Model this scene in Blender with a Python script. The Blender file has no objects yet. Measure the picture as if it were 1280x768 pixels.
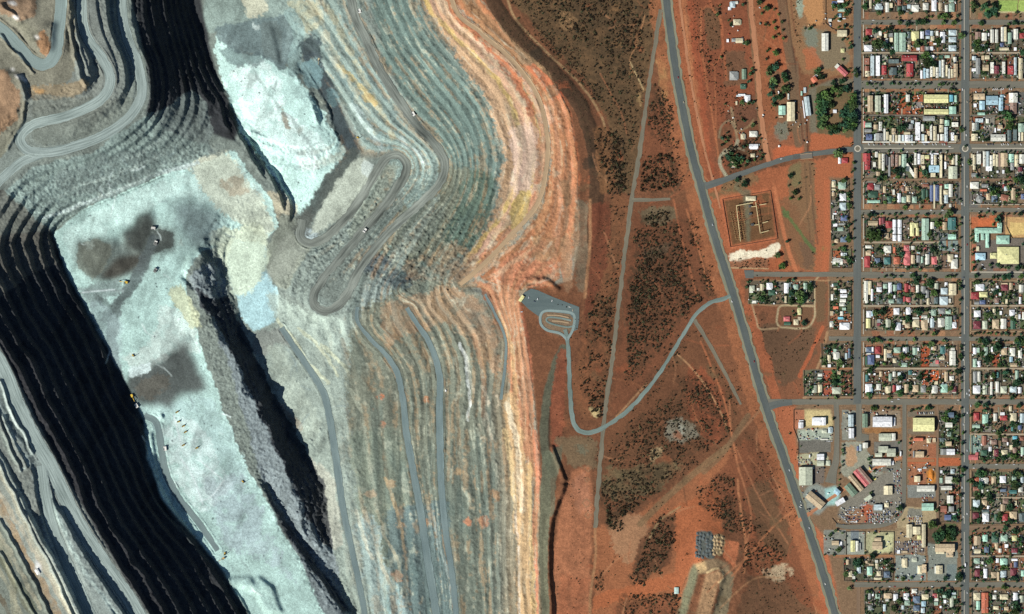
# Open-cut gold mine beside a small grid-plan town, seen from far overhead.
import bpy, bmesh, math, random
import numpy as np

S = 2.0                       # metres per map unit (map units run x right, y down; the map is only a survey grid)
EXPO = 1.75                   # lit flat ground shows about albedo * EXPO
rng = np.random.RandomState(7)
random.seed(7)

def wx(x): return (x - 640.0) * S
def wy(y): return (384.0 - y) * S

scene = bpy.context.scene
COLL = scene.collection

# ------------------------------------------------------------------ survey grid
X0, X1, Y0, Y1 = -140, 1420, -120, 888
NX, NY = X1 - X0 + 1, Y1 - Y0 + 1
PX, PY = np.meshgrid(np.arange(X0, X1 + 1, dtype=np.float32), np.arange(Y0, Y1 + 1, dtype=np.float32))

_tab = rng.rand(256, 256).astype(np.float32)
def vn(x, y, seed=0):
    xi = np.floor(x).astype(np.int32); yi = np.floor(y).astype(np.int32)
    fx = x - xi; fy = y - yi
    fx = fx * fx * (3 - 2 * fx); fy = fy * fy * (3 - 2 * fy)
    xi = xi + seed * 37; yi = yi + seed * 101
    a = _tab[yi & 255, xi & 255]; b = _tab[yi & 255, (xi + 1) & 255]
    c = _tab[(yi + 1) & 255, xi & 255]; d = _tab[(yi + 1) & 255, (xi + 1) & 255]
    return (a * (1 - fx) + b * fx) * (1 - fy) + (c * (1 - fx) + d * fx) * fy
def fbm(x, y, seed=0, octv=4, gain=0.5):
    s = 0; a = 1.0; t = 0
    for o in range(octv):
        s = s + a * vn(x * 2 ** o, y * 2 ** o, seed + o * 3); t += a; a *= gain
    return s / t - 0.5                                  # about -0.5 .. 0.5
def sm(a, b, x):
    t = np.clip((x - a) / (b - a), 0, 1); return t * t * (3 - 2 * t)

WX_ = fbm(PX / 14, PY / 14, 1, 4) * 2
WY_ = fbm(PX / 14, PY / 14, 5, 4) * 2
N3 = fbm(PX / 3.0, PY / 3.0, 9, 2) * 2
N8 = fbm(PX / 8.0, PY / 8.0, 11, 3) * 2
N30 = fbm(PX / 30.0, PY / 30.0, 13, 3) * 2

def spline(pts, step=2.0):
    P = np.array(pts, dtype=np.float64)
    if len(P) < 3:
        Q = [P[0], P[-1]]
        n = max(2, int(np.linalg.norm(P[-1][:2] - P[0][:2]) / step))
        t = np.linspace(0, 1, n + 1)[:, None]
        return P[0] * (1 - t) + P[-1] * t
    P = np.vstack([2 * P[0] - P[1], P, 2 * P[-1] - P[-2]])
    out = []
    for i in range(1, len(P) - 2):
        p0, p1, p2, p3 = P[i - 1], P[i], P[i + 1], P[i + 2]
        n = max(1, int(np.linalg.norm(p2[:2] - p1[:2]) / step))
        for k in range(n):
            t = k / n
            out.append(0.5 * ((2 * p1) + (-p0 + p2) * t + (2 * p0 - 5 * p1 + 4 * p2 - p3) * t * t + (-p0 + 3 * p1 - 3 * p2 + p3) * t ** 3))
    out.append(P[-2])
    return np.array(out)

def box_of(pts, pad):
    P = np.asarray(pts)
    x0 = int(max(X0, math.floor(P[:, 0].min() - pad))); x1 = int(min(X1, math.ceil(P[:, 0].max() + pad)))
    y0 = int(max(Y0, math.floor(P[:, 1].min() - pad))); y1 = int(min(Y1, math.ceil(P[:, 1].max() + pad)))
    if x1 <= x0 or y1 <= y0: return None
    return slice(y0 - Y0, y1 - Y0 + 1), slice(x0 - X0, x1 - X0 + 1)

def inside(x, y, pts):
    m = np.zeros(x.shape, bool); n = len(pts)
    for i in range(n):
        xa, ya = pts[i][0], pts[i][1]; xb, yb = pts[(i + 1) % n][0], pts[(i + 1) % n][1]
        if ya == yb: continue
        c = ((ya > y) != (yb > y)) & (x < (xb - xa) * (y - ya) / (yb - ya) + xa)
        m ^= c
    return m
def blur(m, r):
    r = int(round(r))
    if r < 1: return m
    for _ in range(2):
        for ax in (0, 1):
            pad = [(0, 0), (0, 0)]; pad[ax] = (r + 1, r)
            c = np.cumsum(np.pad(m, pad, mode='edge'), axis=ax)
            if ax == 0: m = (c[2 * r + 1:] - c[:-(2 * r + 1)]) / (2 * r + 1)
            else: m = (c[:, 2 * r + 1:] - c[:, :-(2 * r + 1)]) / (2 * r + 1)
    return m
def pmask(pts, soft=1, warp=2):
    sl = box_of(pts, 4 + 2 * soft + warp * 1.2)
    if sl is None: return None, None
    m = inside(PX[sl] + WX_[sl] * warp, PY[sl] + WY_[sl] * warp, pts).astype(np.float32)
    return sl, blur(m, soft)
def dist_line(pts, pad, warp=0, zs=False):
    """distance to a polyline, signed side, arclength, and third column interpolated, inside its box"""
    sl = box_of(pts, pad)
    if sl is None: return None
    x = PX[sl] + WX_[sl] * warp; y = PY[sl] + WY_[sl] * warp
    best = np.full(x.shape, 1e9, np.float32); val = np.zeros(x.shape, np.float32); side = np.zeros(x.shape, np.float32); arc = np.zeros(x.shape, np.float32)
    L = 0.0
    for i in range(len(pts) - 1):
        ax, ay = pts[i][0], pts[i][1]; bx, by = pts[i + 1][0], pts[i + 1][1]
        dx, dy = bx - ax, by - ay; l2 = dx * dx + dy * dy
        if l2 < 1e-9: continue
        l = math.sqrt(l2)
        # only touch the neighbourhood of this segment
        xa = int(max(0, math.floor(min(ax, bx) - pad - (sl[1].start + X0)))); xb = int(max(0, math.ceil(max(ax, bx) + pad - (sl[1].start + X0)) + 1))
        ya = int(max(0, math.floor(min(ay, by) - pad - (sl[0].start + Y0)))); yb = int(max(0, math.ceil(max(ay, by) + pad - (sl[0].start + Y0)) + 1))
        if xb <= xa or yb <= ya: L += l; continue
        s = (slice(ya, yb), slice(xa, xb))
        xs, ys = x[s], y[s]
        if xs.size == 0: L += l; continue
        t = np.clip(((xs - ax) * dx + (ys - ay) * dy) / l2, 0, 1)
        d = np.hypot(xs - ax - t * dx, ys - ay - t * dy)
        u = d < best[s]
        best[s] = np.where(u, d, best[s])
        arc[s] = np.where(u, L + t * l, arc[s])
        side[s] = np.where(u, np.sign(dx * (ys - ay) - dy * (xs - ax)) * d, side[s])
        if zs: val[s] = np.where(u, pts[i][2] + t * (pts[i + 1][2] - pts[i][2]), val[s])
        L += l
    return sl, best, val, side, arc

def lin(c):
    c = np.asarray(c, dtype=np.float64) / 255.0
    return np.where(c <= 0.04045, c / 12.92, ((c + 0.055) / 1.055) ** 2.4)
def alb(c, k=1.0):
    """surface albedo of something that shows the 0-255 colour c when lit flat"""
    return np.clip(lin(c) / EXPO * k, 0.004, 0.85).astype(np.float32)
# ------------------------------------------------------------------ relief of the pit
RIM = [(590,-130),(598,-60),(602,0),(640,50),(685,88),(712,140),(722,200),(724,300),(715,350),(690,357),(660,360),(648,380),(658,425),(668,500),(676,600),(674,700),(678,800),(680,900)]
ORANGE_ROAD = [(556,-130,-20),(565,0,-22),(600,40,-24),(640,75,-27),(672,120,-30),(684,170,-34),(683,210,-37),(672,255,-41),(640,293,-46),(605,330,-52),(575,356,-58)]
HAUL = [(420,-130,-138),(438,0,-148),(455,45,-153),(472,82,-157),(495,120,-162),(520,155,-168),(545,182,-173),(556,205,-177),(548,230,-180),(520,258,-184),(490,285,-189),(462,318,-194),(444,345,-198),(432,370,-201),(412,388,-204),(395,385,-206),(391,370,-208),(405,345,-211),(435,310,-215),(460,280,-219),(485,250,-223),(503,222,-226),(507,205,-228),(497,193,-229),(481,198,-231),(466,220,-234),(450,248,-237),(430,273,-240),(405,297,-243),(386,304,-245),(374,295,-246),(377,274,-246),(395,250,-244),(420,222,-240)]
SMEAR = [(420,222,-240),(440,192,-234),(432,168,-230),(412,120,-226),(392,88,-222),(378,60,-216)]
ROAD_C = [(350,410,-244),(362,428,-240),(382,457,-237),(402,490,-234),(410,520,-232),(418,570,-229),(428,640,-226),(441,700,-223),(455,770,-218),(470,880,-212)]
ROAD_A = [(446,384,-192),(446,402,-189),(462,424,-186),(480,442,-184),(495,465,-181),(503,500,-178),(507,540,-175),(514,580,-172),(525,640,-168),(534,700,-164),(545,770,-160),(560,890,-152)]
ROAD_B = [(508,385,-142),(516,398,-140),(537,430,-137),(549,470,-134),(549,520,-131),(551,600,-127),(556,660,-124),(565,720,-120),(572,790,-116),(580,890,-110)]
ROAD_D = [(606,368,-66),(620,395,-62),(632,425,-58),(631,460,-55),(626,500,-52)]
R_TOP = [(80,-130,-24),(76,0,-30),(72,40,-32),(69,66,-34),(57,80,-36),(40,76,-37),(20,55,-39),(0,36,-41),(-40,10,-42),(-150,-40,-42)]
R_ONE = [(98,-130,-52),(101,0,-55),(106,42,-58),(128,75,-61),(137,100,-64),(125,124,-67),(85,144,-71),(42,155,-75),(24,172,-78),(34,188,-80),(62,190,-82),(95,182,-84),(130,168,-86),(160,146,-88),(176,118,-90),(172,82,-92),(156,40,-94),(151,0,-96),(150,-130,-102)]
R_LEFT = [(-150,300,-80),(-30,250,-82),(0,224,-83),(25,203,-83),(50,192,-82)]
R_P = [(-60,330,-52),(-25,410,-42),(5,465,-37),(22,508,-35),(42,548,-34),(60,578,-33),(78,615,-37),(98,655,-40),(130,705,-43),(172,768,-45),(230,880,-46)]
R_Q = [(52,582,-33),(56,620,-31),(66,660,-29),(84,705,-27),(112,768,-25),(160,880,-22)]
FLOOR_ROAD = [(178,520,-214),(193,530,-213),(199,560,-209),(205,592,-206),(220,622,-203),(246,655,-201),(270,690,-200)]
F_LOOP = [(150,352,-219),(172,340,-219),(190,318,-220),(186,296,-220)]
FLOOR_HAUL = [(186,296,-220),(168,345,-219),(145,378,-218),(138,410,-217),(140,445,-216),(150,480,-215),(160,505,-214),(178,520,-214)]
# haul roads: name, control points, half width of the running surface (map units)
PITROADS = [('haul', HAUL, 6.0), ('smear', SMEAR, 6), ('c', ROAD_C, 4.6), ('a', ROAD_A, 5.0), ('b', ROAD_B, 4.6), ('d', ROAD_D, 2.6), ('orange', ORANGE_ROAD, 2.6), ('top', R_TOP, 8.0), ('one', R_ONE, 7.0), ('left', R_LEFT, 6.5), ('p', R_P, 9.5), ('q', R_Q, 7.5), ('floor', FLOOR_ROAD, 5.0), ('fh', FLOOR_HAUL, 5)]

def z_(pts, z): return [(x, y, z) for x, y in pts]
CONTOURS = [
 z_([(520,-130),(526,0),(560,60),(610,120),(634,190),(618,262),(588,322),(566,352)], -66),
 # mouth of the dark wall, upper left: crest and toe
 [(166,-130,-106),(163,0,-98),(168,40,-97),(182,80,-95),(187,118,-93),(180,142,-91)],
 [(232,-130,-222),(238,0,-222),(252,45,-221),(263,82,-220),(277,110,-219)],
 # grey slope below the switchback
 [(-140,330,-84),(-20,268,-85),(2,240,-85),(40,208,-85),(70,200,-86),(110,192,-88),(150,172,-90),(180,145,-91)],
 [(62,290,-212),(80,272,-212),(110,256,-212),(160,236,-213),(215,212,-213),(250,198,-213),(268,190,-213)],
 # west wall: crest and toe
 [(-50,330,-56),(-14,412,-44),(16,464,-40),(34,505,-38),(55,545,-37),(74,577,-36),(90,612,-41),(110,652,-44),(142,702,-47),(184,766,-49),(245,880,-50)],
 [(-30,326,-84),(6,404,-72),(37,462,-68),(55,505,-66),(75,542,-65),(93,574,-64),(108,608,-68),(128,646,-70),(160,694,-73),(202,756,-76),(262,870,-76)],
 [(58,292,-213),(83,345,-214),(116,408,-215),(154,476,-215),(177,526,-213),(183,576,-206),(200,624,-201),(224,653,-198),(250,682,-197),(274,712,-199),(308,766,-203),(348,850,-203)],
 [(20,300,-160),(52,390,-150)],
 # floor of the west half
 z_([(80,300),(130,270),(200,240),(262,215),(290,200)], -216), z_([(105,330),(160,300),(210,280),(250,260)], -218), z_([(130,420),(170,400),(215,380)], -216),
 z_([(165,480),(200,440),(235,420)], -212), z_([(190,530),(230,500),(265,500)], -206), z_([(215,600),(250,570),(290,560)], -203), z_([(240,650),(290,640),(330,650)], -202), z_([(280,700),(330,690),(370,720),(400,768)], -203),
 # rubble ridge and its two drops
 [(232,344,-212),(248,385,-203),(274,425,-198),(304,490,-196),(336,545,-196),(360,592,-198),(374,635,-206),(400,690,-222)],
 [(268,338,-246),(288,372,-252),(302,420,-256),(332,480,-258),(374,566,-258),(400,606,-256),(402,640,-250),(412,690,-244)],
 [(270,500,-203),(300,572,-202),(322,604,-202),(345,648,-202),(378,700,-203),(425,770,-204),(470,850,-204)],
 [(328,598,-212),(352,640,-226),(388,698,-232),(432,762,-236),(470,820,-236)],
 [(385,650,-226),(420,720,-238),(452,768,-230)],
 # pale pond and fan
 z_([(286,292),(330,290),(334,330),(344,368),(342,404),(318,414),(300,402),(284,352),(278,320),(286,292)], -252),
 z_([(310,330),(325,390)], -252), z_([(300,310),(322,310)], -252),
 [(340,330,-250),(350,345,-249),(365,335,-248)], [(340,300,-250),(352,285,-248)],
 [(250,300,-224),(262,318,-234)], [(262,270,-222),(285,280,-240)],
 [(340,415,-247),(380,400,-236),(400,400,-222)], [(400,470,-222),(430,520,-214),(450,600,-208),(470,700,-204),(490,800,-198)],
 # white dump between wall and corridor
 z_([(280,40),(300,60),(330,90),(365,95)], -207), z_([(300,120),(330,120),(370,120),(395,150)], -209), [(310,165,-212),(360,180,-214),(405,180,-216),(415,172,-218)], [(372,66,-216),(377,84,-218),(391,98,-219),(395,117,-221),(409,136,-223),(414,155,-226),(427,171,-229),(433,186,-232)],
 [(300,0,-206),(340,20,-205),(365,40,-205)],
 # dark sliver by the white dump
 [(262,126,-186),(280,154,-198),(298,180,-206),(318,207,-212),(338,234,-218),(352,261,-226),(358,276,-236)], [(286,130,-220),(300,156,-225),(326,190,-236),(350,221,-243),(364,251,-246),(367,273,-246)],
 [(330,230,-222),(310,250,-226),(290,240,-222)],
 # spine left of the lower west roads
 [(-100,440,-22),(-40,500,-18),(-8,560,-13),(18,610,-9),(46,668,-7),(74,712,-5),(100,768,-3),(150,880,0)],
 [(54,602,-21),(64,630,-15),(80,662,-15),(104,706,-16),(146,768,-17),(200,860,-17)],
 [(-20,600,-12),(0,650,-8),(40,720,-5),(70,768,-2),(110,880,0)], [(-100,560,0),(-60,640,0),(0,740,0),(20,790,0)],
 # top left
 z_([(-80,60),(-20,70),(0,90),(30,110),(60,115),(92,98),(93,60),(90,0),(88,-100)], -40), z_([(0,10),(30,15),(50,40),(40,55)], -26), z_([(-60,150),(0,140),(20,140)], -54), z_([(97,110),(102,100),(100,70),(92,30)], -42),
 [(122,-60,-56),(122,0,-57),(130,40,-60),(146,75,-64),(150,105,-66)], 
 # lower east wall
 z_([(540,382),(562,405),(578,440),(584,480),(582,530),(590,600),(596,700),(602,800),(610,890)], -104), z_([(640,420),(648,500),(652,600),(650,700),(655,880)], -32),
 z_([(610,520),(618,600),(620,700),(628,880)], -72), z_([(470,400),(520,470),(526,560),(540,660),(556,800)], -158),
 [(560,362,-76),(580,372,-74),(600,366,-66)], z_([(520,372),(500,360),(530,350)], -118), [(470,360,-172),(490,335,-168),(520,300,-160)], [(455,372,-186),(470,350,-180)],
 [(580,380,-72),(600,420,-80),(606,480,-82)],
]

WIG = {(232, 344): 14, (268, 338): 12, (270, 500): 3, (328, 598): 4, (262, 126): 4, (286, 130): 3, (58, 292): 2.5, (166, -130): 2, (240, -130): 2, (-30, 326): 3}
def solve(constraint, mask, init=None):
    return

def wiggle(P_, amp):
    if amp:
        t = np.arange(len(P_)) * .7
        P_ = P_.copy(); P_[:, 0] += fbm(t / 17, t * 0 + amp, 17, 4) * 2 * amp; P_[:, 1] += fbm(t / 17, t * 0 + amp, 27, 4) * 2 * amp
    return P_
def build_height():
    # coarse-to-fine membrane through all surveyed lines
    full_pts = []
    for c in CONTOURS: full_pts.append((wiggle(spline(c, 0.7), WIG.get((c[0][0], c[0][1]), 0)), 0))
    for _, r, hw in PITROADS: full_pts.append((spline(r, 0.7), hw))
    plain = inside(PX, PY, RIM + [(1500, 900), (1500, -130)])
    h = None
    for st in (16, 8, 4, 2):
        ny, nx = (NY - 1) // st + 1, (NX - 1) // st + 1
        fix = np.zeros((ny, nx), bool); val = np.zeros((ny, nx), np.float32); cnt = np.zeros((ny, nx), np.float32); acc = np.zeros((ny, nx), np.float32)
        for P, hw in full_pts:
            offs = [0.0] if hw == 0 else list(np.arange(-hw, hw + 0.01, min(st, 1.5)))
            T = np.gradient(P[:, :2], axis=0); T /= np.maximum(np.linalg.norm(T, axis=1), 1e-6)[:, None]
            for o in offs:
                ix = np.round((P[:, 0] - T[:, 1] * o - X0) / st).astype(int); iy = np.round((P[:, 1] + T[:, 0] * o - Y0) / st).astype(int)
                ok = (ix >= 0) & (ix < nx) & (iy >= 0) & (iy < ny)
                w = 1.0 if hw == 0 else 4.0
                np.add.at(acc, (iy[ok], ix[ok]), P[ok, 2] * w); np.add.at(cnt, (iy[ok], ix[ok]), w)
        fix = cnt > 0
        val[fix] = acc[fix] / cnt[fix]
        pl = plain[::st, ::st]
        fix |= pl; val[pl] = 0
        if h is None: h = np.full((ny, nx), -120.0, np.float32)
        else:
            yy = np.minimum(np.arange(ny) / 2.0, h.shape[0] - 1); xx = np.minimum(np.arange(nx) / 2.0, h.shape[1] - 1)
            h = up(h, yy, xx)
        h[fix] = val[fix]
        for it in range(260 if st > 2 else 160):
            p = np.pad(h, 1, mode='edge')
            n = 0.25 * (p[:-2, 1:-1] + p[2:, 1:-1] + p[1:-1, :-2] + p[1:-1, 2:])
            h = np.where(fix, val, h + (n - h) * 1.0)
    yy = np.minimum(np.arange(NY) / 2.0, h.shape[0] - 1); xx = np.minimum(np.arange(NX) / 2.0, h.shape[1] - 1)
    return up(h, yy, xx).astype(np.float32), plain
def up(h, yy, xx):
    y0 = np.minimum(yy.astype(int), h.shape[0] - 2); x0 = np.minimum(xx.astype(int), h.shape[1] - 2)
    fy = (yy - y0)[:, None]; fx = (xx - x0)[None, :]
    a = h[y0][:, x0]; b = h[y0][:, x0 + 1]; c = h[y0 + 1][:, x0]; d = h[y0 + 1][:, x0 + 1]
    return ((a * (1 - fx) + b * fx) * (1 - fy) + (c * (1 - fx) + d * fx) * fy).astype(np.float32)

H, PLAIN = build_height()
H = blur(H, 1)
H0 = H.copy()                                     # smooth relief: rock bands follow it
gy, gx = np.gradient(H0 / S)
SLOPE = blur(np.hypot(gx, gy), 3)

# benches: the walls step down in lifts
def terrace(h, B, face, seed, wob):
    hb = h / B + wob
    k = np.floor(hb); f = hb - k
    f2 = np.clip((f - 0.5) / face + 0.5, 0, 1)
    return (k + f2 - wob) * B
ROADD = np.full(PX.shape, 99.0, np.float32); ROADZ = np.zeros(PX.shape, np.float32)
for nm, r, hw in PITROADS:
    R = dist_line(spline(r, 3.0), hw + 9, 0, True)
    if R is None: continue
    sl, d, v, sd, ar = R
    dd = d - hw
    u = dd < ROADD[sl]
    ROADD[sl] = np.where(u, dd, ROADD[sl]); ROADZ[sl] = np.where(u, v, ROADZ[sl])
west = sm(330, 230, PX + (PY - 400) * -0.25)
BW = 22.0; BE = 13.0
wob = N30 * 0.18 + N8 * 0.08
tw = terrace(H0, BW, 0.34, 0, wob); te = terrace(H0, BE, 0.36, 0, wob * 1.0)
PHE = H0 / BE + wob; PHE = PHE - np.floor(PHE)                  # where on its bench a point lies
T = tw * west + te * (1 - west)
amt = sm(0.16, 0.34, SLOPE) * sm(0.5, 4.0, ROADD) * (1 - PLAIN)
amt *= west + (1 - west) * np.clip(.78 + 1.5 * fbm(PX / 22, PY / 22, 33, 3), .15, 1)
amt *= 1 - 0.75 * np.exp(-(((PX - 330) / 130) ** 2 + ((PY - 540) / 160) ** 2)) * (PX > 215)      # rubble ridge has no lifts
amt *= 1 - 0.92 * sm(44, 20, np.abs(PX - 120) * 0.3 + np.abs(PY - (262 - PX * 0.33)) ) * (PX > 30) * (PX < 280)  # grey slope: mostly talus
H = H0 * (1 - amt) + T * amt
# broken rock: everything inside the pit that is not road or graded floor
rough = (0.35 + 2.2 * sm(0.12, 0.4, SLOPE)) * (1 - PLAIN)
rub = np.zeros_like(H)
for pts, a in (([(228,345),(262,330),(285,372),(300,430),(335,500),(402,600),(415,690),(445,768),(400,768),(340,650),(300,575),(262,470),(240,400)], 2.1),
               ([(0,235),(70,195),(150,175),(190,145),(270,190),(215,212),(110,256),(60,288)], .6),
               ([(440,330),(560,250),(600,300),(560,370),(470,370)], 1.6), ([(380,330),(450,240),(490,200),(470,290),(410,360),(350,370)], 1.4)):
    sl, m = pmask(pts, 4, 4); rub[sl] += m * a
ease = sm(0.0, 3.0, ROADD)
H += (N3 * 0.8 + N8 * 0.5) * (rough + rub) * ease
crag = fbm(PX / 2.2, PY / 2.2, 21, 2) * 2
H += np.abs(crag) * rub * 1.2 * ease
H = np.where(ROADD < 0, ROADZ, np.where(ROADD < 2.0, ROADZ + (H - ROADZ) * sm(0, 2.0, ROADD), H))
berm = np.exp(-((ROADD - 1.3) / .55) ** 2) * np.clip(.55 + 1.1 * N8, 0, 1.3) * 2.6 * (1 - PLAIN)
for pts_ in (SMEAR, FLOOR_HAUL, R_LEFT):
    R_q = dist_line(spline(pts_, 3), 14)
    berm[R_q[0]] *= sm(6, 12, R_q[1])
H += berm
# pond is level
sl, m = pmask([(290,296),(330,294),(332,330),(343,368),(340,402),(318,411),(302,400),(286,352),(281,320)], 2, 4)
H[sl] = H[sl] * (1 - m) + (-252.0) * m

def ridge(pts, hgt, w, side=0.0, warp=2, cap=0.0):
    """long heap of dumped ground; w half width, cap flat top half width"""
    R = dist_line(spline(pts, 3), w + 6, warp)
    sl, d, v, sd, ar = R
    H[sl] += hgt * sm(w, cap, d) * (1 + 0.25 * N8[sl])
def mound(pts, hgt, soft, warp=3):
    sl, m = pmask(pts, soft, warp)
    H[sl] += hgt * m * (1 + 0.2 * N8[sl])
sl, m = pmask([(646,376),(655,364),(664,358),(672,360),(690,369),(708,376),(728,382),(728,402),(724,418),(712,420),(700,424),(682,415),(671,406),(668,394),(658,388)], 2, 0)
H[sl] = H[sl] * (1 - m)
# windrows and bunds
ridge([(612,-60),(616,0),(650,48),(696,92),(728,136),(742,190),(744,250),(738,300)], 2.5, 12, warp=2, cap=4)
ridge([(690,880),(689,768),(686,720),(686,670),(692,640),(704,608)], 11, 6.5, warp=1)
ridge([(705,600),(695,575),(690,560)], 7, 5)
ridge([(648,360),(660,350),(682,351),(696,362)], 6, 6)
for q in ([(0,20),(18,30),(30,22)], [(2,8),(22,26)],): ridge(q, 6, 6)
for q_, h_q, w_q in (([(0,650),(30,705),(62,768),(90,830)], 8, 3.2), ([(0,690),(25,735),(45,775)], 6, 3), ([(-12,560),(8,600),(38,660),(66,715),(92,772)], 7, 3), ([(0,478),(14,515),(30,545),(40,566)], 8, 3.5), ([(4,522),(18,556),(34,586)], 6, 3), ([(-10,500),(6,545),(26,590)], 7, 3), ([(86,-20),(88,40),(95,80),(106,106)], 11, 4), ([(100,-20),(94,20),(99,60),(110,92)], 6, 3), ([(0,44),(22,70),(42,92)], 6, 3), ([(22,96),(30,120),(26,150),(8,185)], 8, 4), ([(-10,170),(14,150),(40,128)], 5, 3)):
    ridge(q_, h_q, w_q, warp=2.5)
mound([(70,30),(56,30),(40,52),(52,68),(64,62)], 12, 3); mound([(0,0),(44,0),(42,18),(22,26),(0,14)], 8, 3)
mound([(0,86),(22,92),(34,118),(24,150),(0,120)], 10, 3)
# rubble wedge by the pond and the small cliffs of the floor
mound([(226,336),(246,308),(262,330),(274,352),(262,372),(244,362)], 14, 2, 4)
mound([(300,735),(322,722),(340,735),(352,768),(330,768),(318,745)], 9, 2, 2)
mound([(250,722),(262,718),(280,724),(312,722),(320,740),(296,734),(262,735)], 6, 2, 2)
mound([(183,545),(188,540),(192,575),(196,600),(190,600)], 6, 1, 1)
mound([(190,600),(198,606),(214,636),(238,670),(246,684),(236,680),(206,640)], 9, 1, 2)
mound([(338,30),(352,22),(360,34),(358,60),(350,80),(345,60)], -5, 2, 2)
mound([(150,292),(178,268),(190,262),(186,300),(172,318),(160,310)], 5, 3, 2)
mound([(92,310),(140,295),(150,330),(120,355),(95,345)], 4, 4, 3)
# dump with an embankment, south
mound([(880,660),(905,668),(900,700),(930,700),(940,718),(918,790),(840,790),(862,735)], 7, 5, 2)
mound([(884,716),(900,710),(906,722),(880,800),(855,800)], 8, 2, 1)
# scrub country is never quite flat
scrub = PLAIN * sm(1000, 960, PX)
H += scrub * (N8 * 0.35 + N30 * 0.5)
# meet the plain beyond the survey
edge = np.minimum.reduce([PX - X0, X1 - PX, PY - Y0, Y1 - PY])
H *= sm(0, 60, edge)
def hz(x, y):
    fx = min(max(x - X0, 0), NX - 1.001); fy = min(max(y - Y0, 0), NY - 1.001)
    i, j = int(fx), int(fy); fx -= i; fy -= j
    return float((H[j, i] * (1 - fx) + H[j, i + 1] * fx) * (1 - fy) + (H[j + 1, i] * (1 - fx) + H[j + 1, i + 1] * fx) * fy)
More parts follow.
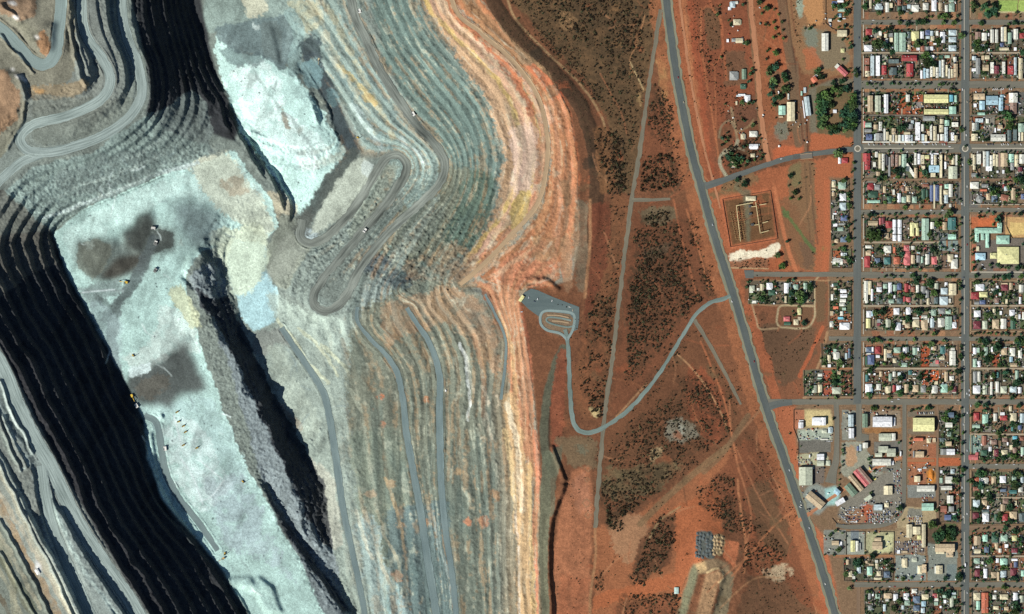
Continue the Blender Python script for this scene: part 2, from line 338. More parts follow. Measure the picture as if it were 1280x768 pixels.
# ------------------------------------------------------------------ survey of the buildings
# each tile: origin on the map, then "x y w h colour [turn]" in tenths of a map unit
TOWN = {
'm0': ((1074,0), "140 55 30 110 c;245 90 70 80 s;245 100 100 40 s;350 95 45 120 W;500 35 45 70 t;500 115 45 60 n;560 105 50 60 d;620 85 45 50 s;700 105 90 80 W;830 85 70 90 W;935 70 60 140 w;1015 90 50 100 b;1090 110 38 90 W;1155 100 70 100 l;1150 15 60 34 l;398 70 36 60 c;30 -90 60 60 W;200 -80 70 80 g;400 -70 80 80 s;600 -80 60 90 c;900 -90 80 80 W"),
'm1': ((1074,0), "120 405 75 78 r;148 450 24 16 w;110 605 95 80 w;262 420 36 56 W;250 475 50 56 b;330 450 36 50 c;342 512 40 58 W;395 440 50 46 g;400 500 40 55 c;463 530 52 235 l;540 530 80 235 l;620 440 45 80 d;702 455 90 120 y;786 440 45 90 w;856 415 60 56 B;856 470 50 34 s;906 420 36 60 s;916 482 45 58 c;972 420 34 60 W;1042 470 62 135 w;1165 412 95 70 s;1165 497 95 66 s;1165 605 95 75 s;735 615 40 35 w;790 610 50 70 t;855 610 50 60 g;906 610 38 50 w;625 590 40 60 b;946 552 40 18 w;288 625 28 30 s"),
'm2': ((1074,77), "95 0 60 80 t;95 90 55 60 t;100 155 55 70 c;163 55 46 250 s;232 55 50 250 w;310 110 58 115 r;322 25 25 30 c;430 0 130 50 d;420 125 95 95 d;625 -40 190 72 r;632 110 85 160 r;902 -52 70 50 w;776 165 25 100 w;814 150 28 130 L;856 150 38 110 s;900 130 30 130 W;935 125 30 130 c;975 140 36 130 W;1008 90 22 200 s;1046 90 34 220 W;1094 115 28 140 c;1122 150 22 120 W;1160 150 34 110 c;1205 115 50 170 b;1195 -25 40 60 W;1100 -60 60 36 l;1020 -55 50 40 n"),
'm3': ((1074,77), "137 530 65 205 b;233 530 72 205 G;335 530 52 235 w;606 460 50 88 W;960 468 305 105 y;962 630 306 65 y;1150 462 48 85 T;1204 466 34 88 m;1166 612 88 95 m;92 548 26 20 W"),
'm4': ((1074,154), "112 25 80 56 l;66 20 20 80 p;110 95 90 40 g;122 178 78 72 B;108 238 138 20 W;205 50 50 60 b;265 40 40 110 W;248 175 92 92 g;200 180 26 80 s;315 145 25 150 W;352 160 34 100 c;390 190 30 80 c;432 105 50 76 b;425 190 25 90 W;465 190 30 80 c;505 190 34 80 W;545 190 28 80 s;604 190 72 80 w;596 128 80 34 c;656 190 24 80 s;640 45 60 60 g;664 -10 35 44 s;730 105 60 225 w;795 180 34 80 s;792 60 34 90 W;832 190 30 80 c;866 130 38 60 b;896 115 28 190 W;945 130 42 180 c;986 180 22 80 W;1026 70 50 90 c;1036 180 46 80 W;1086 140 42 180 s;1096 0 56 70 m;1030 -20 46 60 c;1166 170 38 100 w;1196 20 80 56 W;1208 190 38 70 c;870 -55 150 60 g;575 240 250 20 W;830 240 100 18 w;1048 238 108 24 t;330 239 100 18 W"),
'm5': ((1074,154), "90 432 92 105 r;100 535 66 100 r;190 520 34 60 W;215 395 38 70 W;260 480 40 180 c;300 490 32 210 W;270 388 110 16 y;345 470 30 120 k;415 470 38 150 u;470 470 40 150 u;508 480 24 150 c;560 475 58 170 l;640 590 38 190 W -34;700 450 28 150 W;746 450 34 130 w;706 625 40 130 b;790 455 44 110 c;846 425 56 46 y;852 455 40 18 t;910 455 28 130 w;950 465 34 130 c;936 385 112 16 w;935 575 130 86 L;922 650 60 50 c;1020 540 32 290 c;1076 530 24 90 w;1076 435 20 60 b;1170 620 110 155 G;1172 465 36 110 c;1214 465 25 130 W;800 565 44 60 c;374 545 26 240 g;590 575 70 60 d;235 635 50 50 b"),
'm6': ((1074,231), "140 30 80 72 r;225 30 70 56 g;316 60 38 84 b;165 125 110 80 n;180 212 160 34 m;430 95 28 66 W;375 185 58 80 n;498 165 45 112 w;560 190 48 76 l;616 175 48 84 c;690 190 58 80 l;800 120 48 130 n;848 115 30 90 n;830 10 76 40 t;905 110 46 200 B;972 105 50 200 B;938 150 20 300 c;1020 130 30 230 c;1082 96 58 56 c;1086 180 45 105 s;1092 22 50 54 m;1142 75 48 160 W;1136 262 30 44 W;1026 6 24 16 r;545 60 40 60 u;600 50 44 60 b"),
'm7': ((1074,231), "172 482 120 58 b;300 450 36 80 R;366 500 74 90 r;262 460 30 84 p;440 487 44 96 w;505 487 48 96 w;440 577 44 76 w;505 577 48 76 w;440 665 44 78 w;505 665 48 78 w;660 560 52 170 y;712 510 50 60 y;728 590 40 100 y;825 560 90 270 l;912 512 48 84 W;1066 520 52 100 b;1156 490 100 150 e;1160 652 100 66 m;340 640 60 70 b"),
'm8': ((1074,308), "115 8 74 36 W;100 200 72 130 r;115 90 70 56 b;226 185 68 68 z;350 185 78 86 e;356 40 86 90 W;436 50 28 76 o;466 180 74 90 o;592 25 68 70 p;602 105 70 80 p;596 190 84 96 p;670 165 48 108 b;738 160 46 86 g;786 170 30 80 l;850 165 52 128 W;938 180 66 96 p;972 150 34 46 b;1140 150 74 96 c;1188 222 84 120 W;1212 122 34 28 w;670 20 40 46 W;824 40 38 44 p;740 80 40 22 s;40 150 16 16 w"),
'm9': ((1074,308), "84 560 46 250 W;132 520 40 170 c;160 610 28 150 w;92 692 40 40 W;252 478 60 50 u;250 542 64 60 w;326 500 54 58 l;386 530 44 150 w;446 522 48 80 l;500 510 54 70 B;500 580 50 46 t;588 522 48 104 r;628 512 22 46 p;612 670 58 60 p;562 662 28 66 r;672 540 44 66 t;728 540 38 108 W;800 550 58 96 g;782 448 66 30 t;966 500 44 78 G;500 685 58 66 d;402 690 70 46 l;860 690 34 84 c;1062 562 84 80 s;1056 680 104 96 s;1166 540 94 145 c;1132 682 28 50 W;1086 470 34 36 w;848 600 44 90 g;960 680 56 80 d;440 630 22 40 w"),
'm10': ((1074,385), "120 80 60 84 w;156 76 28 60 L;112 195 54 118 y;245 165 44 46 g;243 212 44 38 R;356 195 54 100 G;466 45 70 78 w;486 240 68 88 w;612 45 58 78 w;706 130 80 20 W;706 195 88 96 c;558 185 34 56 c;604 225 64 56 b;816 215 84 130 b;812 115 74 38 W;866 160 18 56 W;912 190 48 116 s;1020 185 74 116 W;1116 190 84 160 l;1186 222 58 66 w;1030 40 88 66 g;1112 50 64 56 l;932 60 56 76 l;1196 120 40 60 k"),
'm11': ((1074,385), "120 525 68 66 z;162 520 30 56 w;115 576 60 14 W;146 650 84 120 B;86 660 24 100 n;230 535 72 78 r;232 608 48 34 w;326 590 34 150 c;378 545 60 40 b;376 595 60 56 g;476 530 78 72 l;442 660 46 56 c;570 530 50 72 w;608 520 26 66 d;696 545 58 92 l;736 520 18 38 w;560 715 80 52 l;940 508 50 56 b;912 505 20 38 w;1040 530 58 92 e;1034 625 70 44 c;1166 630 76 180 W;1168 520 50 40 W;972 680 40 46 p"),
'm12': ((1074,462), "95 110 38 88 e;118 240 84 116 w;150 260 40 60 L;270 60 38 68 b;242 220 56 76 W;386 100 38 96 l;360 250 66 84 c;436 240 36 86 r;436 60 38 66 W;500 60 38 46 s;494 235 56 66 w;590 240 54 106 b;702 240 76 86 b;636 40 46 56 e;802 250 66 76 g;936 250 66 100 W;960 168 44 44 c;1060 240 86 100 m;1086 90 42 124 b;1156 110 56 56 W;1186 250 56 66 R;125 60 26 24 w;190 60 26 24 w;690 60 44 18 w;692 112 40 14 W;630 110 30 14 c"),
'ib': ((1074,462), "70 640 66 170 v;290 655 242 128 w;438 655 24 104 w;805 690 268 170 y;1145 570 76 64 z;1120 695 88 60 W"),
'ic': ((1074,539), "324 78 160 92 G;424 75 58 90 W;300 230 120 80 G;400 270 110 100 G;240 300 90 50 G;280 390 230 82 W;405 398 56 50 w;755 292 108 74 b;680 290 18 80 g;740 105 118 38 o;938 115 38 50 b;868 120 50 60 c;755 480 48 22 w;820 460 40 22 s;725 600 74 74 c;830 720 220 74 W;1125 40 48 56 l;1035 110 56 46 d;1115 160 76 56 b;1050 262 70 74 g;1142 262 104 74 w;1166 505 48 56 s;1025 510 28 36 w;1120 612 88 84 W;1022 620 36 66 l;1090 712 138 50 W;360 740 108 110 c"),
'r1': ((1152,0), "702 450 68 96 u;782 462 62 96 W;836 435 22 38 w;880 455 42 165 W;936 455 38 165 W;1008 430 34 180 W;1046 430 30 180 c;1100 480 44 140 l;1132 430 22 100 g;1176 430 56 130 W;1252 450 58 66 r;1000 565 46 56 B;1030 615 118 34 c;780 570 78 22 w;1170 615 34 42 w;840 625 18 36 w;645 632 36 26 W;1330 440 60 120 s;1320 580 60 60 c"),
'r2': ((1152,77), "655 -40 50 50 s;704 60 56 200 g;655 105 58 38 w;818 -50 58 48 c;764 -45 36 56 b;800 80 78 76 b;880 80 42 140 W;936 105 62 96 R;1025 80 38 150 W;1110 110 72 106 r;1170 60 34 220 s;1236 90 50 260 c;1310 80 60 140 W"),
'r3': ((1152,77), "720 440 138 76 b;880 488 150 112 L;990 535 54 165 L;1003 440 46 46 L;755 550 68 110 L;745 655 94 32 m;668 550 38 46 w;1145 455 108 120 W;1145 585 86 140 u;1065 580 42 56 t;1330 520 80 160 s"),
'r4': ((1152,154), "652 50 44 100 W;696 40 38 100 d;660 180 78 88 c;720 -30 96 50 s;822 -25 38 56 W;980 50 60 46 b;920 90 18 56 w;966 76 40 36 w;955 185 186 86 W;1095 160 48 140 d;1166 150 46 140 d;1245 60 76 106 l;1220 170 22 106 W;1256 170 28 106 c;1320 120 60 160 b"),
'r5': ((1152,154), "626 460 22 150 c;656 490 34 190 c;714 450 54 130 W;784 450 36 190 W;826 450 36 190 s;870 480 36 150 W;908 460 34 150 c;944 470 28 150 c;970 460 22 170 u;1030 460 88 170 b;1120 440 62 106 m;1132 545 46 90 g;1185 470 48 150 c;1250 450 58 116 W;1230 580 52 54 R;840 570 76 56 w;660 650 76 46 g;950 610 28 28 w;1020 610 28 46 w;1330 460 60 160 W"),
'r6': ((1152,231), "660 10 108 84 W;790 15 86 46 g;772 70 86 28 o;725 185 86 84 g 30;832 150 50 80 b;910 180 72 76 z;1035 165 96 76 t 12;1145 120 54 156 b;1052 50 46 56 s;1022 20 22 36 r;1265 150 46 66 B"),
'rs': ((1152,231), "830 575 340 66 m;974 510 58 64 m;690 660 52 120 m;762 650 46 86 m;820 700 44 180 m;1015 690 164 106 m"),
'rt': ((1152,308), "735 130 128 88 L;898 120 84 72 y;1080 115 272 212 y;700 30 38 56 c"),
'r9': ((1152,308), "725 515 98 84 w;665 620 98 86 r;772 605 104 66 y;760 700 72 54 B;688 710 60 36 g;910 545 86 30 W;945 510 28 34 w;1035 520 88 70 R;1035 472 80 22 b;1115 500 44 86 b;1245 530 58 96 W;980 600 28 36 w;1060 690 28 56 c;940 680 56 66 u;1230 680 28 86 w;1160 620 40 50 g"),
'r10': ((1152,385), "695 75 82 82 w;690 220 92 86 R;790 215 62 106 G;830 45 48 32 W;925 205 84 116 b;1022 200 72 126 W;1140 215 62 106 n;990 65 28 46 w;1130 60 66 70 w;1175 115 50 60 c;1225 110 28 56 w;906 50 38 76 c;1272 100 28 96 W"),
'r11': ((1152,385), "664 535 44 72 w;706 530 34 60 l;805 545 44 106 l;878 520 24 66 w;890 570 38 28 c;1030 545 72 86 b;1135 550 68 96 W;1230 570 46 126 W;664 690 48 106 l;716 702 38 76 w;1118 645 42 66 L;1150 715 86 46 b"),
'r12': ((1152,462), "666 100 46 150 g;716 90 36 126 W;687 250 92 96 w;790 260 56 106 G;872 240 28 166 W;945 220 42 136 W;1025 255 78 86 G;1146 250 80 76 s;1226 260 42 76 w;1190 70 38 110 l;870 100 26 40 W;950 70 26 70 e"),
'r13': ((1152,462), "685 590 68 96 r;795 620 72 116 m;920 600 46 96 W;1025 608 92 60 r;1010 555 56 36 w;1145 600 82 106 c;1110 490 38 66 c;1255 610 52 116 s;680 712 96 44 l;1225 722 46 62 B;1130 745 28 50 e"),
'r14': ((1152,539), "650 330 108 66 p;690 285 38 36 p;780 120 56 116 t;856 225 38 56 w;932 275 56 86 R;1035 275 78 76 c;780 275 76 66 n;1166 85 58 42 T;1118 205 36 60 c;1262 250 46 96 l;1162 240 46 66 u;905 140 76 56 u;1040 110 66 56 u;752 170 22 22 w;1074 160 18 38 w;1250 95 56 50 t"),
'r15': ((1152,539), "685 610 66 56 o;796 620 58 76 W;752 615 26 56 w;900 620 56 96 b;1015 605 78 86 w;1255 610 38 76 s;1155 600 56 56 l;680 722 76 46 t;1020 742 76 36 z;1145 762 86 46 e;1235 735 56 60 W;756 745 26 56 W"),
'r16': ((1152,616), "685 135 86 86 s;670 290 66 76 R;800 312 84 106 w;786 130 66 70 b;830 185 26 40 w;800 232 94 36 d;926 310 46 76 n;1040 310 72 84 r;1145 285 92 96 b;1175 130 28 56 c;1050 110 70 56 u;1010 190 46 84 b;1255 310 56 106 d"),
'r17': ((1152,616), "690 600 72 116 b;795 570 58 86 m;915 580 82 86 n;1030 570 86 76 l;1160 570 66 66 y;1060 668 46 44 w;1160 725 76 56 R;700 735 76 50 c;645 690 18 28 w;812 715 60 70 z;1245 580 56 76 k;935 670 46 80 b;980 725 36 50 W"),
'r18': ((1152,691), "690 105 76 66 l;762 130 28 38 W;700 180 48 18 w;695 255 66 86 R;796 260 46 116 w;900 280 66 76 b;1020 115 82 84 m;1025 270 66 86 s;955 300 26 110 b;1146 245 76 96 R;1175 150 44 70 B;1160 90 76 28 w;945 100 38 56 w;1118 160 26 56 t;1265 260 46 76 m"),
'r19': ((1152,691), "690 545 86 86 c;705 660 46 106 m;790 630 84 255 o;910 555 48 56 W;1030 555 104 66 c;1170 550 54 96 w;930 690 66 46 c;1060 700 56 46 b;1250 580 46 86 G;920 485 28 18 w"),
'ml': ((1152,616), "355 85 78 96 W;275 205 78 76 t;370 205 66 66 g;325 312 84 66 B;402 275 58 28 w;75 180 150 92 m;290 690 246 96 b;230 750 106 30 c;25 540 48 290 c"),
'mk': ((1152,691), "350 22 88 70 b;220 215 84 106 c;172 215 22 90 W;30 200 56 106 b"),
'mb': ((1152,691), "45 555 86 66 c;165 540 56 54 p;290 540 56 56 l;290 612 34 42 w;400 510 58 28 s;375 620 44 126 G;400 555 56 34 l;25 640 56 66 L;15 722 48 66 s;180 590 56 36 W;240 680 28 28 w;180 640 50 44 l"),
'lb': ((1024,691), "385 265 54 76 c;355 120 38 66 b;495 220 48 78 s;630 230 66 106 m;715 110 38 36 W;720 172 38 74 c;745 262 56 60 c;735 325 98 26 c;845 275 76 76 z;590 120 28 36 b;650 150 58 22 b;432 312 34 36 W;1070 130 62 116 c;1190 95 68 46 G;1258 215 58 106 c"),
'la': ((1024,691), "630 545 40 76 g;670 520 18 48 w;730 545 58 56 l;855 540 92 66 b;850 592 48 32 W;955 560 56 86 w;1090 550 66 86 w;816 690 34 86 s;1190 480 68 54 W;1215 590 86 86 z;1215 695 78 70 z;1100 630 70 60 l;1045 685 34 50 s;640 690 60 60 g"),
'lc': ((1024,630), "735 45 108 72 s;200 490 88 54 b;268 500 36 54 w;420 530 58 140 y;470 530 38 130 W;508 535 26 90 g;730 445 88 46 b;725 525 126 96 b;1125 340 72 166 c;1216 335 96 96 c;1250 420 50 50 y;990 600 38 46 w;1070 602 66 28 b;842 15 56 56 c"),
'ld': ((985,508), "355 190 112 98 w;443 190 58 98 w;160 238 62 76 w;165 182 58 18 w;455 315 66 46 G;525 298 48 78 s;785 180 66 150 s;790 338 66 126 w;405 635 92 76 w;405 715 88 66 G;505 712 50 66 G;905 520 28 84 s;872 530 28 56 B;965 490 66 70 W;450 415 96 16 W"),
'le': ((985,570), "220 255 168 228 G;340 556 244 112 b 40;650 575 122 64 w -30;612 450 78 66 L 40;960 246 240 52 u 50;915 275 240 66 p 50;848 338 240 62 b 50;785 424 165 92 v 50;1000 530 98 50 G -35"),
'lf': ((1000,400), "395 60 48 66 W;555 80 122 86 w;450 450 68 96 W;435 385 36 40 l;575 455 28 76 s;615 420 28 116 z;362 490 42 100 c;366 575 38 38 w;295 582 48 26 b;540 578 18 36 W"),
'lg': ((1000,462), "250 70 56 36 W;245 112 56 20 l;250 240 52 100 c;485 45 46 44 b;455 265 106 80 G;178 245 60 96 G"),
'lh': ((970,215), "720 155 48 76 c;720 222 48 22 c;825 170 96 84 l;715 280 34 46 b;835 320 82 86 w;835 430 82 86 s;850 580 86 64 B;735 525 44 18 w;740 665 52 36 w;820 655 72 20 g;805 718 76 46 l;712 570 18 56 W"),
'li': ((960,285), "945 145 82 72 z;855 165 50 50 b;925 330 30 36 w;965 335 40 40 s;870 425 126 70 W;965 415 50 54 u"),
'lj': ((930,340), "100 205 66 66 G;90 248 46 26 W;225 195 52 84 c;178 222 34 34 W;315 180 66 84 w;345 262 82 64 n;530 205 56 126 w;572 160 30 56 d;650 190 56 66 l;765 180 48 80 l;765 242 38 34 c;520 345 28 86 c;125 378 56 34 W;785 365 46 36 b;535 590 82 60 p;540 648 82 40 n;690 500 52 76 y;650 630 60 70 c;690 585 36 44 b"),
'lk': ((930,340), "1240 240 78 44 w;1245 300 86 44 w;1235 360 76 44 W;1225 410 66 40 W;1140 160 64 36 n;1100 320 28 76 W;1145 450 66 36 o;1095 520 42 56 b;1220 522 38 56 W;1205 580 66 30 T;1250 465 46 34 l;1110 170 22 36 w;1140 212 38 18 c"),
'll': ((960,0), "830 35 66 32 B;905 15 76 34 w;920 130 96 36 l;890 195 56 46 L;775 255 42 36 W;925 420 122 82 c;712 530 84 222 W;932 635 48 52 y;890 262 38 18 w;950 235 38 14 w"),
'lm': ((960,77), "930 122 140 64 p 43;862 60 40 56 W 43;575 228 70 70 o -35;592 184 60 24 w -35;460 360 32 68 s;420 400 22 56 m;492 560 66 240 s -7;446 600 14 220 w -7;175 612 86 116 m;285 628 98 240 c;255 440 20 76 W;135 400 14 56 w -15;835 625 46 42 w;160 692 56 18 b"),
'ln': ((880,120), "545 35 68 88 w;430 0 56 22 s;405 90 22 48 c;485 510 54 70 c;615 478 96 74 W;620 632 112 56 w;610 745 56 46 c"),
'lo': ((880,0), "360 60 60 80 s;320 110 40 40 w;405 35 40 36 W;410 280 90 74 c;375 505 60 46 g;440 510 90 60 c;295 510 28 40 w;370 950 100 110 g;500 930 56 130 v;490 1080 76 56 n;470 1190 90 26 w;365 2050 60 80 b;1760 2010 80 66 r;1695 2010 36 80 w"),
'lp': ((895,235), "435 135 128 58 c"),
}
PLACE = {  # how each half-block can be found in the picture
'm0': 'in the topmost middle block', 'm1': 'in the middle block below the top street', 'm2': 'above the street with median trees', 'm3': 'in the block with long yellow sheds', 'm4': 'along the upper side of the shopping street', 'm5': 'along the lower side of the shopping street', 'm6': 'behind the shopping street, left of the avenue', 'm7': 'in the block with white twin flats', 'm8': 'in the block with pink long house', 'm9': 'in the middle block under the big street', 'm10': 'in the tenth middle half-block down', 'm11': 'in the block with blue gabled shed', 'm12': 'in the middle row above the cross street', 'ib': 'beside the industrial street', 'ic': 'east of the diagonal dirt road',
'r1': 'below the green courts', 'r2': 'right of the avenue under the lane', 'r3': 'in the block with pale blue roofs', 'r4': 'upper side of main street, right of roundabout', 'r5': 'lower side of main street, right of roundabout', 'r6': 'above the school across the street', 'rs': 'in the school grounds', 'rt': 'in the yard with the large yellow roof', 'r9': 'right block just below the school', 'r10': 'right block with orange-tan house', 'r11': 'right block under leafy street', 'r12': 'right block above the cross street', 'r13': 'right block below the cross street', 'r14': 'right block with grey paved corner', 'r15': 'right block with white square house', 'r16': 'right block above the brown street', 'r17': 'right block below the brown street', 'r18': 'right block above the lowest street', 'r19': 'bottom right block',
'ml': 'near the wooded corner by the avenue', 'mk': 'on the grey service station yard', 'mb': 'bottom middle block', 'lb': 'lower left houses below the yards', 'la': 'bottom left block', 'lc': 'beside the car-wrecking yards', 'ld': 'in the industrial yards near the highway', 'le': 'by the diagonal dirt road', 'lf': 'left column block by the curved track', 'lg': 'left column row above the cross street', 'lh': 'left column beside the red clearing', 'li': 'left column above the grey side street', 'lj': 'in the isolated block by the highway', 'lk': 'narrow left block below the side street', 'll': 'west of the avenue near the top', 'lm': 'around the railway yard and park', 'ln': 'in the small settlement above the spur road', 'lo': 'west of the railway corridor', 'lp': 'in the substation yard'}
ROOF = {'w': ((240,243,244),'white'), 'W': ((226,226,206),'off-white'), 'c': ((222,208,160),'cream'), 'y': ((226,222,142),'pale yellow'), 'b': ((206,178,132),'tan'), 'g': ((148,152,146),'grey'), 'd': ((88,110,108),'slate green'), 'n': ((56,104,76),'dark green'), 'l': ((160,196,168),'light green'), 'm': ((166,222,192),'mint'), 'r': ((188,52,52),'red'), 'p': ((222,100,98),'salmon'), 'o': ((226,108,66),'orange'), 'B': ((86,106,152),'blue'), 'L': ((160,206,222),'pale blue'), 'k': ((70,72,76),'charcoal'), 't': ((166,96,68),'brick brown'), 's': ((188,210,212),'silver'), 'R': ((132,46,56),'maroon'), 'T': ((92,192,214),'turquoise'), 'e': ((58,124,118),'teal'), 'z': ((92,116,140),'slate blue'), 'u': ((156,120,100),'brown'), 'G': ((192,200,168),'grey-green'), 'v': ((112,142,112),'sage green')}
BLD = []
for key, (o, s) in TOWN.items():
    for it in s.split(';'):
        f = it.split()
        x, y, w_, h_ = (float(v) / 10 for v in f[:4])
        BLD.append(dict(b=key, x=o[0] + x, y=o[1] + y, w=w_, h=h_, c=f[4], a=float(f[5]) if len(f) > 5 else 0.0))
# half-blocks: x0 x1 y0 y1 lots(number), soil mood
BLOCKS = [('m0',1080,1196,-24,15,12),('m1',1080,1198,37,65,12),('m2',1080,1198,68,98,12),('m3',1080,1198,115,143,8),('m4',1080,1199,146,177,14),('m5',1080,1199,193,223,14),('m6',1081,1197,227,255,11),('m7',1081,1197,273,301,10),('m8',1081,1198,305,335,11),('m9',1081,1192,352,381,10),('m10',1081,1198,385,413,10),('m11',1081,1197,431,459,10),('m12',1081,1197,463,494,11),
 ('r1',1215,1300,37,65,9),('r2',1215,1300,68,98,8),('r3',1215,1300,115,143,5),('r4',1215,1300,146,177,6),('r5',1215,1300,193,223,8),('r6',1215,1300,227,255,6),('r9',1215,1300,352,381,8),('r10',1215,1300,385,412,7),('r11',1215,1300,431,459,7),('r12',1215,1300,463,494,7),('r13',1215,1300,513,541,7),('r14',1215,1300,545,575,7),('r15',1215,1300,590,621,7),('r16',1215,1300,624,655,7),('r17',1215,1300,665,694,7),('r18',1215,1300,697,726,7),('r19',1215,1300,739,790,7),
 ('ml',1174,1199,514,568,2),('ml',1174,1199,584,653,2),('mb',1081,1198,738,790,11),('lb',1055,1116,698,726,5),('lf',1027,1065,430,459,4),('lg',1005,1064,463,495,5),('lh',1039,1061,226,300,1),('li',1040,1064,311,335,1),('lk',1037,1064,352,412,1),('lj',936,1016,352,380,7)]
